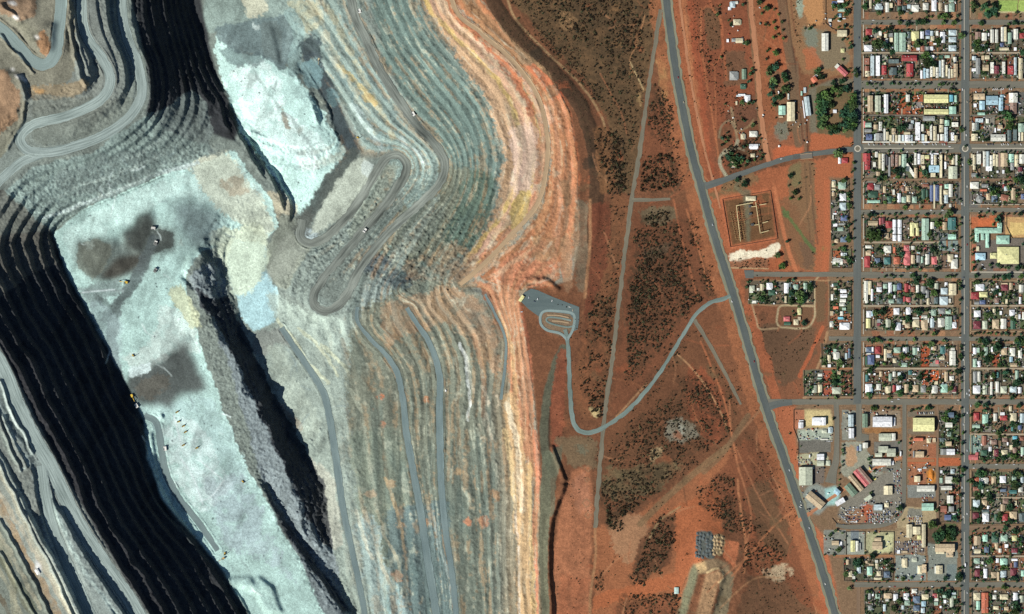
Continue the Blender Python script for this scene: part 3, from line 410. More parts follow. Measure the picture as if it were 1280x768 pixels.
# ------------------------------------------------------------------ survey of the trees: tile origin, then x y crown-radius in tenths
TREES = {
(1074, 0): '80 80 45;230 15 40;245 165 35;520 165 38;640 165 25;840 160 30;500 290 35;600 305 35;740 285 40;800 280 40;850 285 25;1050 285 35;1180 285 40;1000 215 35;1070 215 45;1130 220 25;1230 210 30;90 490 45;225 560 65;330 580 55;380 360 35;200 390 35;980 500 50;700 560 55;770 510 25;830 520 30;720 30 20;420 660 40;830 700 50;880 740 40;215 300 10;270 295 14;390 305 14;290 230 10;350 230 10;460 225 10;505 230 12;650 240 10;850 215 22;900 210 22;320 370 25;660 295 20',
(1074, 77): '850 20 60;930 30 45;100 280 25;140 290 22;200 280 22;260 290 25;400 275 28;430 280 20;500 285 25;600 285 24;640 280 22;690 290 20;745 275 24;840 285 20;880 280 20;1010 285 28;1060 280 28;1110 285 22;1160 285 20;1205 285 20;1150 350 30;1200 365 25;85 460 28;80 520 24;85 610 22;190 490 18;180 560 18;300 520 20;310 600 30;390 520 20;400 600 28;440 635 24;210 350 14;320 350 10;510 350 10;665 350 12;660 480 18;660 560 18;620 380 16;1245 390 16;530 80 26;535 150 22;360 100 30;490 130 20;700 120 14',
(1074, 154): '540 60 55;600 30 30;500 90 30;300 30 26;380 40 26;850 60 26;880 30 24;460 600 60;480 660 36;270 700 50;320 690 34;170 590 30;190 450 28;630 470 36;650 430 28;1140 440 36;820 620 44;760 590 28;850 660 30;110 360 25;190 360 16;370 355 20;520 350 26;700 355 20;780 355 14;860 360 18;920 360 16;1000 360 18;1090 355 16;1240 420 26;1240 480 30;870 520 26;550 580 36',
(1074, 231): '70 30 26;130 380 40;200 380 28;280 375 24;370 375 16;440 375 24;510 370 24;720 375 24;835 375 30;1130 345 55;1090 390 36;930 360 14;1000 370 18;1040 290 32;570 285 36;775 290 16;220 275 12;180 630 95;130 600 40;230 670 40;985 500 48;80 470 24;390 590 28;880 620 36;950 630 26;1005 740 22;740 60 30;750 130 30;750 190 26;850 180 24;330 140 24;330 220 30;440 180 32;440 230 24;1200 620 24;700 430 24;690 690 30;750 680 24;640 740 20;70 120 26;120 90 24;200 180 20;320 680 18;1260 490 26;1260 180 22',
(1074, 308): '240 290 14;450 295 10;610 285 30;650 265 22;760 290 22;970 285 34;320 380 22;400 370 26;440 385 24;520 380 24;670 370 38;745 385 24;810 380 28;840 375 18;1090 380 28;1140 380 26;1190 375 26;710 435 45;880 455 52;900 510 34;930 580 50;920 45 36;530 100 36;500 40 26;720 20 20;760 60 24;200 220 30;260 230 34;280 60 24;220 50 30;820 50 26;380 620 36;330 560 24;330 660 22;450 600 20;720 620 36;770 625 44;700 660 24;560 590 20;1250 460 30;1260 520 34;1265 670 28;200 490 18;640 620 20;690 250 30;500 600 24;1040 20 24;240 400 12;1230 440 20',
(1074, 385): '205 60 40;290 50 52;610 140 44;650 160 24;740 50 50;720 20 26;420 220 36;430 260 24;345 265 22;270 230 20;300 230 26;520 315 18;625 320 16;655 295 20;775 325 22;830 325 26;930 325 30;970 325 32;110 410 26;165 415 38;220 405 38;280 415 28;370 410 22;395 415 18;690 400 28;720 405 18;1060 410 28;1100 415 22;900 450 46;870 470 26;800 465 24;540 600 44;620 610 26;660 605 26;690 720 30;730 710 24;980 610 26;930 550 20;220 720 32;150 750 26;1260 90 24;1100 490 24;1130 500 26;1265 600 26;1270 640 20;1150 720 22;320 700 24;400 560 18;520 720 20;850 25 30;690 250 24;770 265 16;1070 100 20;450 130 20;480 410 12;580 410 12;1100 30 24;1050 260 22',
(1074, 462): '130 20 36;520 120 42;520 90 26;500 300 45;540 270 26;640 240 36;650 200 26;750 100 40;760 50 26;860 130 34;870 240 34;1140 240 36;1020 235 20;300 200 32;180 210 22;120 310 40;380 310 24;130 360 22;370 360 26;400 355 16;650 340 20;730 350 14;960 355 14;1040 355 10;830 350 10;180 480 36;220 490 24;320 480 14;350 490 20;420 480 26;480 490 18;650 510 26;710 495 24;760 490 24;860 490 40;900 490 26;1080 610 50;1100 540 36;1190 640 40;1210 590 26;1150 490 20;1015 550 12;1245 30 46;1210 20 26;330 190 18;410 190 14;160 110 18;250 150 20;590 310 16',
(1074, 539): '640 100 18;640 160 16;1080 170 28;1040 60 26;1160 60 30;1210 100 30;1230 160 20;1200 620 50;1060 520 22;500 150 24;1230 280 20;630 240 14;630 310 14;1010 170 20;850 320 12;120 350 30;140 400 24;190 500 24;480 310 14;500 280 12',
(1152, 0): '650 60 46;640 110 30;640 150 26;700 100 24;790 80 46;750 130 26;820 180 46;840 220 24;900 130 55;910 60 40;930 180 30;940 210 18;750 290 40;760 280 24;700 520 50;660 560 40;700 620 50;750 610 40;800 590 36;1190 165 26;1060 205 22;1090 300 26;1150 290 36;1200 300 24;1240 290 24;1270 300 20;1265 660 40;820 400 20;500 440 44;480 480 26;480 730 22;1250 380 22;650 440 20;1080 380 26;860 740 20',
(1152, 77): '940 190 20;930 230 16;1070 320 18;790 350 12;1190 230 16;620 440 14;1060 400 20;1080 690 65;1120 720 40;1040 640 36;970 650 24;850 110 16;1040 170 22;990 140 16;800 160 16',
(1152, 154): '820 200 34;900 240 16;1000 240 18;1110 240 16;1210 240 16;500 90 34;490 60 24;1100 20 50;1160 60 26;600 480 36;600 510 26;700 660 32;1240 720 55;1170 720 44;1220 690 36;1080 480 26;1060 600 40;550 290 22;990 365 16;1040 360 18;1100 360 18;1160 360 16;1230 365 18;890 360 16;820 360 14;900 640 14;1250 400 24',
(1152, 231): '870 60 44;900 100 44;940 60 36;960 130 30;920 200 26;880 130 24;1100 60 28;1190 80 26;1190 140 26;1080 30 30;1130 210 22;970 260 18;730 350 24;820 355 26;900 360 26;1000 365 18;1080 365 16;1150 365 20;1230 365 34;960 430 50;980 460 30;900 500 26;720 410 24;770 400 20;640 620 24;650 670 24;620 700 20;660 720 24;640 580 18;610 650 16;480 660 24;490 430 22;1265 745 22',
(1152, 308): '640 40 26;640 100 26;650 200 24;650 260 28;640 290 20;700 190 24;860 235 28;950 240 34;990 265 24;1050 265 24;1090 270 26;1190 270 34;1220 250 26;1265 265 30;740 290 28;870 270 16;680 375 34;700 380 24;890 390 26;950 385 30;1030 390 36;1100 370 46;1110 390 34;1240 375 36;700 450 34;660 460 26;930 570 38;970 555 26;1090 600 32;1100 660 30;1160 630 28;860 570 20;880 480 22;790 440 18;740 660 20;1030 420 16;1110 560 24;850 440 18;1180 560 18;870 650 20',
(1152, 385): '830 95 52;860 80 34;1140 140 36;850 210 26;865 160 18;800 150 26;660 325 22;710 320 26;770 315 20;830 315 20;870 315 22;930 320 22;1000 320 26;1050 325 30;1080 330 24;1150 325 24;1240 330 22;730 410 34;790 420 44;820 440 34;770 470 28;910 410 26;970 410 22;950 480 58;980 500 40;920 510 34;1190 400 40;1210 440 44;1200 480 30;1260 390 40;1265 440 40;760 560 34;750 590 26;810 650 54;860 620 40;840 600 30;1020 620 28;980 710 36;1030 690 24;1040 420 14;1080 415 14;1110 580 22;1220 650 24;1220 710 28;1270 560 30;490 480 28;490 520 20;480 600 34;490 640 28;1170 150 18;680 400 14;1270 250 30;700 140 24;910 265 18;1095 265 16;690 720 20;1220 520 24',
(1152, 462): '490 110 22;500 155 16;480 270 18;490 490 20;510 580 24;450 590 28;610 575 22;690 440 36;720 430 24;800 450 40;880 450 22;1040 455 30;1220 445 34;1190 470 20;680 355 28;750 355 22;850 345 34;780 365 18;910 355 14;1130 350 36;1180 325 22;810 90 34;780 150 26;890 80 38;910 50 28;1000 50 20;1200 160 50;1160 190 36;1050 40 36;870 530 24;800 520 34;820 690 34;1130 680 36;990 750 40;1160 670 26;850 560 18;1220 470 18;780 250 22;910 260 18;1180 700 30;650 750 30;740 740 26;1250 170 24',
(1152, 539): '510 150 30;500 290 24;510 490 40;510 560 26;570 630 18;510 20 30;720 540 55;770 530 40;630 625 40;670 660 40;740 680 50;1160 530 45;1210 540 40;1170 650 48;1210 680 38;1170 700 44;1030 330 42;960 340 24;760 340 30;780 380 26;880 380 12;950 380 26;1010 385 14;1060 385 12;1110 380 14;1160 385 12;1210 380 16;1260 380 12;940 680 20;850 280 28;830 340 24;960 100 22;1160 160 44;1150 310 40;1090 320 30;1200 120 24;1020 70 20;960 20 40;900 660 20',
(1152, 616): '700 60 40;720 20 30;860 70 48;900 110 24;740 180 36;700 215 34;670 210 24;1100 180 46;1080 200 30;980 270 36;950 340 40;1000 380 18;1050 380 30;1110 365 38;1170 360 22;1040 445 38;820 445 22;700 455 14;770 455 12;900 458 14;650 490 24;610 560 30;610 630 24;1160 490 44;1200 490 30;1250 460 32;890 520 30;950 530 26;720 350 36;660 350 26;740 330 22;860 200 20;1220 590 36;1240 640 30;880 720 30;840 570 24;490 350 16;490 30 30;140 410 56;120 380 36;200 530 90;240 480 55;170 570 55;250 550 45;330 480 46;390 470 46;340 560 50;400 540 40;390 590 30;420 310 44;400 290 24;350 160 30;460 220 26;190 220 30;460 500 20;1110 600 24;1250 720 24;960 480 16',
(1152, 691): '460 290 46;480 320 44;500 270 30;460 205 24;520 190 24;615 185 18;700 320 24;655 330 22;770 355 24;850 100 46;1020 190 36;1060 185 26;1030 330 30;1110 60 24;1150 320 36;1190 330 24;1190 360 20;680 420 22;830 430 22;890 435 16;1030 435 36;1080 440 20;1150 430 16;1230 440 16;610 485 24;1170 660 55;1180 720 55;1030 615 30;990 660 20;320 420 24;300 320 36;70 440 12;130 445 14;240 480 40;320 500 50;340 540 36;260 520 24;70 480 30;440 610 30;440 700 30;110 590 40;490 420 16;510 640 24;610 670 24;340 720 24;870 620 30;860 740 20;490 40 20;1210 540 20;450 730 24;130 720 24',
(1024, 691): '460 120 60;500 100 36;660 50 48;690 40 24;330 265 36;450 260 32;440 350 24;380 440 32;690 265 26;850 350 22;830 120 36;870 100 30;900 230 34;920 170 24;880 160 26;600 490 30;630 480 26;580 540 24;590 600 30;690 445 14;770 440 14;1000 610 40;940 700 40;920 680 24;680 680 18;1060 460 24;1090 470 24;960 310 20;1050 325 36;1070 320 22;1160 315 24;740 600 14;780 495 20;990 740 20;70 20 16;180 30 24;820 300 14;560 310 14',
(1024, 630): '1010 45 44;980 60 30;130 390 30;150 370 20;205 335 24;290 365 18;240 570 40;190 635 22;60 635 10;340 410 14;340 520 12;690 360 24;840 380 16;580 610 20;960 150 24;1050 200 16;880 620 14',
(985, 508): '560 155 24;690 490 16;680 540 20;690 570 20;690 600 20;680 700 20;685 740 16;160 500 12;880 570 14;350 350 8;20 340 16',
(985, 570): '640 150 14;640 220 14;640 300 14;640 370 14;1040 460 24;1060 280 20;290 100 10;1030 500 20',
(1000, 400): '500 535 50;330 390 30;360 340 30;320 330 16;440 320 24;500 350 30;480 360 24;640 330 20;630 560 20;470 615 22;650 490 16;260 480 18;460 270 18;350 390 22;310 540 34;310 490 24;420 500 24;560 185 10;620 390 14',
(1000, 462): '545 165 34;555 230 34;555 315 20;610 315 22;670 270 20;670 315 18;450 360 30;430 90 40;440 160 36;520 190 24;120 260 34;150 220 30;80 310 24;250 150 30;250 310 26;125 375 12;345 370 12;220 455 10;180 470 10',
(970, 215): '185 50 36;160 175 18;285 140 16;240 255 42;185 325 26;285 340 24;850 110 36;970 110 16;970 155 20;960 225 14;905 280 34;910 345 32;760 340 30;910 410 36;915 455 24;960 455 16;840 560 24;900 575 22;970 625 22;910 660 30;965 720 18;715 635 26;870 700 24;740 720 24;780 480 24;760 230 14',
(960, 285): '240 160 32;120 340 44;180 490 50;150 500 24;940 265 36;900 260 20;1010 130 40;1000 90 26;1000 170 24;1070 130 20;1070 305 20;1070 365 18;1070 430 20;1010 410 36;1020 450 26;970 360 26;860 450 30;830 470 22;820 205 24;820 140 18;860 625 12;935 625 12;155 625 10;320 640 20;250 680 26;960 390 18',
(930, 340): '60 130 30;30 190 26;230 110 14;280 120 22;400 160 22;400 200 20;550 120 28;620 110 28;830 190 46;830 150 28;690 290 55;750 310 46;700 350 50;740 370 40;590 260 44;600 380 40;580 340 24;240 270 36;230 340 40;270 390 26;170 350 24;120 280 24;680 435 20;630 540 28;750 640 38;610 500 16;170 240 14;1160 270 36;1190 130 22;1160 200 20;1140 390 14',
(960, 0): '15 90 30;80 120 18;130 180 20;175 275 26;80 280 20;100 360 26;180 380 20;70 470 26;190 480 26;95 665 40;10 620 20;540 345 30;520 370 22;460 360 16;820 80 36;900 90 40;960 70 36;1000 40 26;990 140 36;970 180 36;860 210 30;900 240 30;950 330 34;885 345 20;1020 335 16;940 500 30;990 490 18;1030 540 24;1050 600 30;1040 570 22;1020 600 22;940 745 20;820 235 18;1060 60 16;15 320 14;120 430 14;145 440 12',
(960, 77): '30 80 36;90 70 36;20 150 36;60 250 46;50 310 40;200 170 36;215 220 36;220 350 46;180 330 26;20 410 30;150 440 40;70 480 30;80 550 22;620 110 34;600 150 26;640 180 26;680 200 28;820 265 28;930 240 32;900 270 22;570 295 22;530 310 18;820 350 44;760 380 24;700 420 50;650 440 44;760 450 40;640 500 44;700 540 50;780 550 40;650 600 50;690 640 46;640 680 44;700 700 44;670 740 40;900 360 36;980 350 40;1010 340 26;880 430 22;1060 450 44;1080 480 30;1030 530 40;1080 550 40;1050 600 44;1000 620 36;970 570 34;920 640 32;960 660 40;1060 660 44;1010 700 40;1080 720 40;960 730 36;900 690 26;1090 110 26;1100 170 30;1090 390 20;1010 100 16;760 700 26;630 800 36;690 800 44;760 830 30;790 870 40;830 840 36;900 800 30;960 790 40;1030 800 44;1080 800 36;1060 850 34;860 870 30;960 860 28',
(880, 120): '260 100 20;480 90 36;560 90 30;620 80 30;480 300 24;510 310 20;620 350 28;600 380 24;690 500 16;710 540 16;300 520 30;230 530 30;270 570 26;220 610 24;290 460 18;350 720 34;290 740 30;400 740 26;500 640 24;540 620 20;640 560 16;740 740 24;860 100 26;880 130 20;300 780 40;360 800 40;420 790 36;480 760 34;330 860 34;400 850 40;480 830 34;550 810 30;420 900 30;520 870 24;640 800 24;710 790 24;700 700 20;410 1050 36;510 1100 44;1690 720 60;1880 830 30;1870 920 24;1850 950 20',
(880, 0): '60 765 24;220 710 24;540 540 36;500 540 24;310 260 20;330 320 24;340 290 22;485 60 26;580 925 30;590 860 24;560 1030 30;620 890 24;170 180 30;200 70 16;690 30 40;780 110 40;800 80 30;720 170 20;770 300 30;870 280 24;890 370 20;790 640 22;890 670 40;780 740 20;900 790 30',
}
# scrub belts: outline, plants per square unit, smallest and largest radius
SCRUB = [
 ([(622,-20),(640,4),(680,44),(715,80),(745,118),(766,160),(768,235),(790,246),(800,150),(816,60),(820,-20)], .030, .7, 2.0),
 ([(655,-10),(700,30),(740,60),(780,100),(800,60),(810,0),(730,-10)], .028, .8, 2.4), ([(660,18),(690,45),(720,75),(760,130),(740,120),(700,80),(670,45)], .05, .8, 1.8),
 ([(742,160),(764,160),(782,245),(762,250)], .05, .8, 2.2), ([(762,165),(782,168),(785,240),(766,238)], .07, 1.0, 2.6),
 ([(800,195),(838,190),(848,236),(802,242)], .07, .9, 2.6), ([(806,140),(826,110),(846,160),(856,228),(845,232),(834,190),(815,170)], .055, .8, 2.0), ([(812,110),(830,105),(850,160),(840,165)], .035, .8, 1.8),
 ([(802,270),(838,262),(838,284),(804,284)], .075, 1.0, 2.4), ([(795,290),(848,280),(862,330),(880,376),(850,400),(830,430),(800,470),(780,480),(786,380)], .062, .8, 2.1), ([(790,320),(840,300),(850,350),(830,390),(785,390)], .035, 1.0, 2.4),
 ([(858,270),(868,270),(896,370),(886,376)], .055, .9, 2.1), ([(760,250),(783,262),(775,330),(768,400),(755,395),(760,330)], .028, .7, 1.8), ([(742,370),(768,370),(760,500),(735,515),(722,470)], .045, .8, 2.4), ([(738,500),(760,490),(756,520),(742,522)], .06, 1.2, 3.0),
 ([(800,480),(838,430),(862,405),(868,402),(850,450),(815,500),(780,520)], .02, .7, 1.8), ([(780,530),(830,500),(870,460),(905,500),(915,545),(880,560),(840,580),(800,560)], .05, .7, 2.0), ([(760,545),(790,540),(820,560),(810,590),(765,590)], .04, .8, 1.9), ([(840,470),(900,480),(912,530),(870,510)], .03, .7, 1.7),
 ([(868,405),(905,470),(925,520),(925,545),(905,520),(880,450)], .012, .8, 1.8), ([(905,490),(920,480),(925,500),(908,510)], .03, .8, 2.2),
 ([(750,600),(800,590),(840,580),(830,610),(800,635),(760,660),(755,640)], .06, .8, 2.2), ([(754,640),(785,630),(780,665),(756,662)], .09, 1.2, 2.8), ([(775,590),(860,570),(880,575),(840,600),(800,610)], .035, .6, 1.6),
 ([(810,665),(845,636),(842,680),(820,720),(790,735),(788,720)], .075, .8, 2.2), ([(870,615),(900,590),(918,600),(916,650),(890,650)], .05, .8, 2.1), ([(892,620),(925,620),(930,668),(905,660)], .05, .7, 1.9), ([(925,640),(960,660),(985,690),(960,715),(930,720)], .055, .7, 2.0), ([(775,745),(850,742),(850,790),(775,790)], .06, .8, 2.1),
 ([(740,560),(760,560),(750,640),(742,640)], .02, .7, 1.6), ([(738,715),(752,712),(755,735),(742,738)], .05, .9, 2.0),
 ([(860,10),(900,0),(905,60),(935,140),(920,170),(890,140),(870,60)], .03, .6, 1.5), ([(900,195),(920,178),(935,180),(930,205),(905,215)], .05, .8, 1.8), ([(860,0),(875,0),(890,110),(884,120)], .03, .6, 1.4),
 ([(905,185),(950,170),(955,200),(930,215),(910,215)], .05, .8, 2.0), ([(900,222),(930,215),(935,232),(900,238)], .03, .6, 1.4), ([(915,327),(965,322),(962,336),(918,336)], .06, .7, 1.5), ([(945,404),(1020,408),(1015,440),(965,480)], .012, .6, 1.4),
 ([(920,400),(945,440),(960,500),(985,580),(975,600),(940,500)], .006, .6, 1.2), ([(930,540),(960,560),(1000,650),(990,660),(940,600)], .02, .5, 1.2), ([(940,720),(990,700),(1030,790),(930,790)], .016, .6, 1.4), ([(612,0),(640,20),(700,85),(735,130),(745,200),(742,240),(738,200),(720,130),(680,95),(640,55)], .05, .4, .9), ([(736,300),(762,262),(764,330),(740,460),(733,440)], .02, .5, 1.2),
 ([(985,-10),(1000,0),(998,30),(1004,60),(994,60),(988,30)], .03, .6, 1.4), ([(958,90),(985,92),(990,170),(968,165)], .025, .8, 1.9), ([(1000,205),(1020,200),(1030,260),(1020,330),(1000,300)], .003, .8, 1.6), ([(700,595),(712,590),(722,640),(714,650)], .02, .5, 1.1)]
# ------------------------------------------------------------------ rock and soil colours (albedo, with shade painted into the rubble ridge's drops)
COL = np.empty(PX.shape + (3,), np.float32)
COL[:] = alb((128, 82, 56))
RAG = (fbm(PX / 2.6, PY / 2.6, 111, 3) * 2 + N8 * .7) * .62
def put(sl, m, c, k=1.0):
    COL[sl] += (alb(c, k) - COL[sl]) * m[..., None]
def P(pts, c, a=1.0, soft=2, warp=4, k=1.0, brk=0.0, bs=None):
    """soil patch; brk breaks it up with noise"""
    sl, m = pmask(pts, soft, warp)
    if sl is None: return
    if soft >= 2 and brk >= 0: m = sm(.28, .72, m + RAG[sl] * np.minimum(m, 1 - m) * 2)
    m = m * a
    if brk > 0:
        n = (N8 if bs is None else bs)[sl]
        m = m * np.clip(1 - brk + brk * (0.5 + 1.4 * n) * 1.6, 0, 1)
    put(sl, m, c, k)
def Ln(pts, w, c, a=1.0, soft=1.0, warp=0.6, k=1.0, brk=0.0, sp=True):
    """stripe; w half width"""
    Q = spline(pts, 3) if sp and len(pts) > 2 else pts
    R = dist_line(Q, w + soft + 2 + warp * 1.2, warp)
    if R is None: return
    sl, d = R[0], R[1]
    m = sm(w + soft, max(w - soft, 0), d)
    if soft >= 1.5: m = sm(.2, .8, m + RAG[sl] * np.minimum(m, 1 - m) * 2)
    m = m * a
    if brk > 0: m = m * np.clip(1 - brk + brk * (0.5 + 1.4 * N8[sl]) * 1.6, 0, 1)
    put(sl, m, c, k)
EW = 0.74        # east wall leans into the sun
def blend(n, lo, hi): return sm(lo, hi, n)

# ---- pit: ground tone
pitm = 1 - blur(PLAIN.astype(np.float32), 1)
COL += (alb((138, 146, 138), 0.85) - COL) * pitm[..., None]
# east wall, upper half
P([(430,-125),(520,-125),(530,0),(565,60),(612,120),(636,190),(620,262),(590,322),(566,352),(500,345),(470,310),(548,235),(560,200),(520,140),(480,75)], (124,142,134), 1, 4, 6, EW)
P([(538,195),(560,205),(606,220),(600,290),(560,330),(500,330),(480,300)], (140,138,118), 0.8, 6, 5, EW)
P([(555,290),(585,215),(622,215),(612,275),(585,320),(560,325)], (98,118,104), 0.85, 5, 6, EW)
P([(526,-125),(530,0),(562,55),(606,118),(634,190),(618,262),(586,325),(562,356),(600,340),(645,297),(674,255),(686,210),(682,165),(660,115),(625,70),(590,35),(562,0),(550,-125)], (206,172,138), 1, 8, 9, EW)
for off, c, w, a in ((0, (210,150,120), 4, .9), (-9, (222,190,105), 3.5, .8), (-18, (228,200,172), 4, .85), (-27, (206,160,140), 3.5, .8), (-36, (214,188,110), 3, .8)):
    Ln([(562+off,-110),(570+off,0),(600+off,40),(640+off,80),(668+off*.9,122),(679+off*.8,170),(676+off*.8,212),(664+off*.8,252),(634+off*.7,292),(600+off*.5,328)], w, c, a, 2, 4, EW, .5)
Ln([(556,-110),(562,0),(590,36),(622,70),(648,104),(664,140)], 5.0, (200,92,62), .9, 4, 4, EW)
Ln([(664,140),(673,190),(668,238),(640,282),(602,322)], 3.5, (205,128,98), .8, 2, 3, EW)
P([(640,160),(668,150),(676,200),(660,245),(640,250)], (222,196,182), .75, 5, 6, EW)
P([(648,236),(666,240),(656,275),(640,290),(636,265)], (214,190,100), .8, 3, 5, EW)
# above the orange track
P([(553,-125),(566,0),(605,38),(645,73),(678,123),(690,175),(688,217),(676,262),(648,300),(600,345),(640,364),(690,359),(724,300),(724,200),(712,140),(685,88),(640,50),(602,0),(598,-125)], (172,102,66), k=.86)
P([(575,-20),(610,20),(650,60),(668,82),(648,75),(610,40),(580,10)], (128,84,56), .9, 2, 3, .86)
P([(656,84),(668,74),(700,108),(705,122),(692,128),(672,108)], (196,88,52), .9, 1, 2, .86)
P([(642,56),(666,72),(664,84),(650,78)], (120,100,82), .8, 2, 2)
P([(676,130),(692,132),(694,150),(684,160)], (225,190,165), .8, 2, 3)
for x0, c in ((694,(176,110,80)), (700,(206,140,108)), (707,(158,92,62)), (714,(198,120,86)), (720,(170,98,64))):
    Ln([(x0-14,120),(x0-3,170),(x0,230),(x0-2,290),(x0-10,345)], 2.6, c, .8, 1.5, 3, .9, .4)
P([(700,225),(712,225),(714,255),(706,262)], (60,52,42), .6, 2, 4)
P([(718,252),(737,250),(738,290),(733,362),(720,366),(714,320)], (122,112,96), .75, 4, 7, 1, .3)
P([(700,300),(712,290),(716,360),(706,370)], (150,112,86), .8, 2, 2)
P([(610,345),(640,320),(664,300),(690,300),(700,340),(680,358),(640,364)], (188,112,84), .8, 4, 5)
for q in ([(595,345),(640,310),(668,280)], [(612,352),(650,325),(680,290)], [(600,350),(632,335),(664,310)]): Ln(q, 1.8, (222,176,142), .7, 1.5, 3, .85, .5)
P([(660,300),(690,292),(698,318),(668,330)], (140,120,88), .5, 5, 6, 1, .6)
# pale mid slope beside the haul road
P([(255,-125),(425,-125),(440,0),(470,85),(545,190),(548,225),(510,262),(480,190),(455,190),(440,150),(405,85),(380,50),(330,30),(255,40)], (158,174,166), k=.82)
for q, c, a in (([(395,0),(415,60),(440,110),(470,165)], (214,206,178), .6), ([(405,0),(432,50),(455,100),(492,170)], (206,190,150), .5), ([(378,20),(420,90),(462,150),(490,190)], (128,150,150), .6), ([(425,80),(445,105),(468,128)], (216,186,120), .7), ([(385,0),(400,40),(428,95)], (222,218,196), .5), ([(440,130),(460,160),(478,186)], (208,222,218), .7), ([(450,60),(470,110),(500,160)], (116,134,134), .5), ([(500,175),(520,190),(530,206)], (198,210,205), .8)):
    Ln(q, 3.5, c, a, 3, 5, .85, .6)
P([(355,0),(392,0),(405,30),(380,40)], (206,196,160), .6, 4, 6, .9, .6)
# tipped white waste
P([(266,40),(300,65),(335,70),(365,85),(385,115),(410,155),(435,190),(405,230),(375,275),(355,240),(320,190),(298,165),(285,120),(270,80)], (202,230,222), 1, 3, 6, 1.0)
P([(285,80),(330,76),(355,110),(350,140),(400,170),(415,195),(385,215),(340,180),(305,140)], (232,248,242), .8, 5, 9, 1.03, .5)
P([(348,130),(352,128),(362,165),(354,160)], (140,110,80), .7, 2, 4)
P([(256,-125),(262,0),(270,30),(320,20),(360,18),(372,60),(352,86),(320,68),(290,62),(268,50)], (122,138,138), .95, 3, 6, .9)
P([(300,-10),(335,-5),(330,15),(305,20)], (226,218,190), .7, 4, 6); P([(312,24),(322,30),(318,40)], (190,200,196), .8, 3, 5)
P([(322,30),(346,24),(354,40),(350,80),(325,66)], (112,124,122), .9, 3, 4)
Ln([(362,16),(372,40),(366,88)], 8, (150,172,168), .8, 3, 3)
P([(270,60),(300,60),(330,70),(320,80),(285,80)], (90,104,106), .7, 4, 6)
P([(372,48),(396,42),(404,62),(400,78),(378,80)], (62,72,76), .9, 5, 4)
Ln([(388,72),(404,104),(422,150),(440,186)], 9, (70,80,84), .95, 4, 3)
P([(372,76),(392,70),(404,92),(398,110),(380,104)], (138,168,170), .75, 3, 5); P([(400,110),(418,108),(426,132),(410,132)], (112,140,142), .6, 4, 5)
Ln([(300,60),(330,110),(362,150),(400,195)], 2, (120,132,130), .5, 3, 5, 1, .5)
P([(330,240),(352,236),(372,260),(362,280),(345,275)], (206,190,160), .6, 4, 5)
# switchback ground and fan
P([(388,300),(462,215),(480,205),(480,235),(420,318),(396,372),(440,380),(500,300),(540,250),(560,230),(500,340),(450,388),(395,395),(350,360),(372,330)], (150,160,152), .85, 4, 5, .9)
P([(460,210),(500,200),(480,250),(440,300),(432,290)], (160,166,150), .6, 3, 5, .9)
P([(440,330),(470,318),(520,345),(530,370),(500,372),(470,350)], (78,88,94), .9, 5, 8, .85, .3)
P([(452,360),(480,345),(500,372),(450,392)], (140,150,146), .7, 3, 4, .9)
P([(350,266),(372,272),(372,300),(390,308),(362,345),(358,364),(336,352),(328,332),(332,310)], (156,160,146), .95, 2, 3, .95)
P([(340,270),(368,262),(375,300),(350,320),(336,300)], (112,114,104), .6, 7, 4)
P([(366,290),(384,282),(398,290),(384,302),(374,302)], (176,188,190), .8, 2, 4)
P([(500,330),(575,300),(600,330),(575,362),(520,372)], (158,132,106), .75, 6, 8, .8, .6)
P([(470,300),(530,250),(560,260),(520,320)], (132,136,124), .6, 6, 6, .8)
# floor of the west half
FL = [(60,290),(110,256),(160,236),(215,212),(262,198),(290,186),(312,215),(338,250),(348,282),(330,300),(285,300),(250,312),(228,345),(240,400),(262,470),(300,572),(345,650),(395,740),(440,830),(330,830),(270,715),(212,655),(190,625),(176,580),(172,530),(148,478),(110,410),(80,345)]
P(FL, (194,222,214), 1, 2, 4, 1.0)
P([(70,292),(150,250),(230,215),(300,200),(330,245),(300,262),(250,250),(205,245),(160,275),(110,300),(90,330)], (218,242,234), .7, 5, 9, 1.0, .4)
P([(185,430),(200,380),(236,395),(250,440),(205,445),(165,465),(150,450)], (216,230,222), .85, 4, 7, 1, .3)
P([(160,510),(190,505),(255,495),(285,540),(330,650),(300,700),(260,640),(215,560)], (196,222,218), .8, 6, 9, 1.0, .5)
P([(190,540),(240,520),(262,560),(290,610),(250,640),(215,600)], (232,246,242), .6, 6, 9, 1.0, .7)
P([(255,600),(300,590),(350,690),(380,750),(330,700),(280,690)], (172,184,190), .6, 7, 9, 1, .5)
P([(228,200),(285,188),(345,282),(330,300),(268,262)], (208,206,184), .75, 6, 6)
P([(268,225),(300,218),(312,240),(285,245)], (168,140,112), .55, 4, 6, 1, .5)
P([(256,288),(330,280),(336,316),(320,342),(288,338),(270,315)], (216,222,196), .9, 5, 5)
P([(205,255),(225,246),(265,258),(282,276),(262,312),(232,312),(222,284)], (106,118,120), .85, 8, 9, 1, -1)
P([(92,330),(95,304),(116,296),(150,300),(188,262),(193,278),(218,292),(216,312),(186,320),(178,340),(150,346),(118,356)], (112,118,112), .9, 5, 6, 1, -1)
P([(150,292),(164,276),(172,266),(186,260),(192,280),(176,316),(160,312)], (64,66,62), .9, 3, 4, 1, -1)
P([(118,352),(128,336),(148,320),(176,316),(182,322),(152,346)], (74,68,60), .9, 3, 4, 1, -1)
P([(190,286),(214,290),(216,308),(196,316),(182,318)], (78,82,78), .8, 3, 3)
P([(92,330),(95,306),(116,298),(140,308),(128,336),(112,352)], (128,128,114), .7, 3, 3)
P([(98,358),(150,350),(150,368),(110,384),(98,372)], (126,136,134), .7, 5, 5)
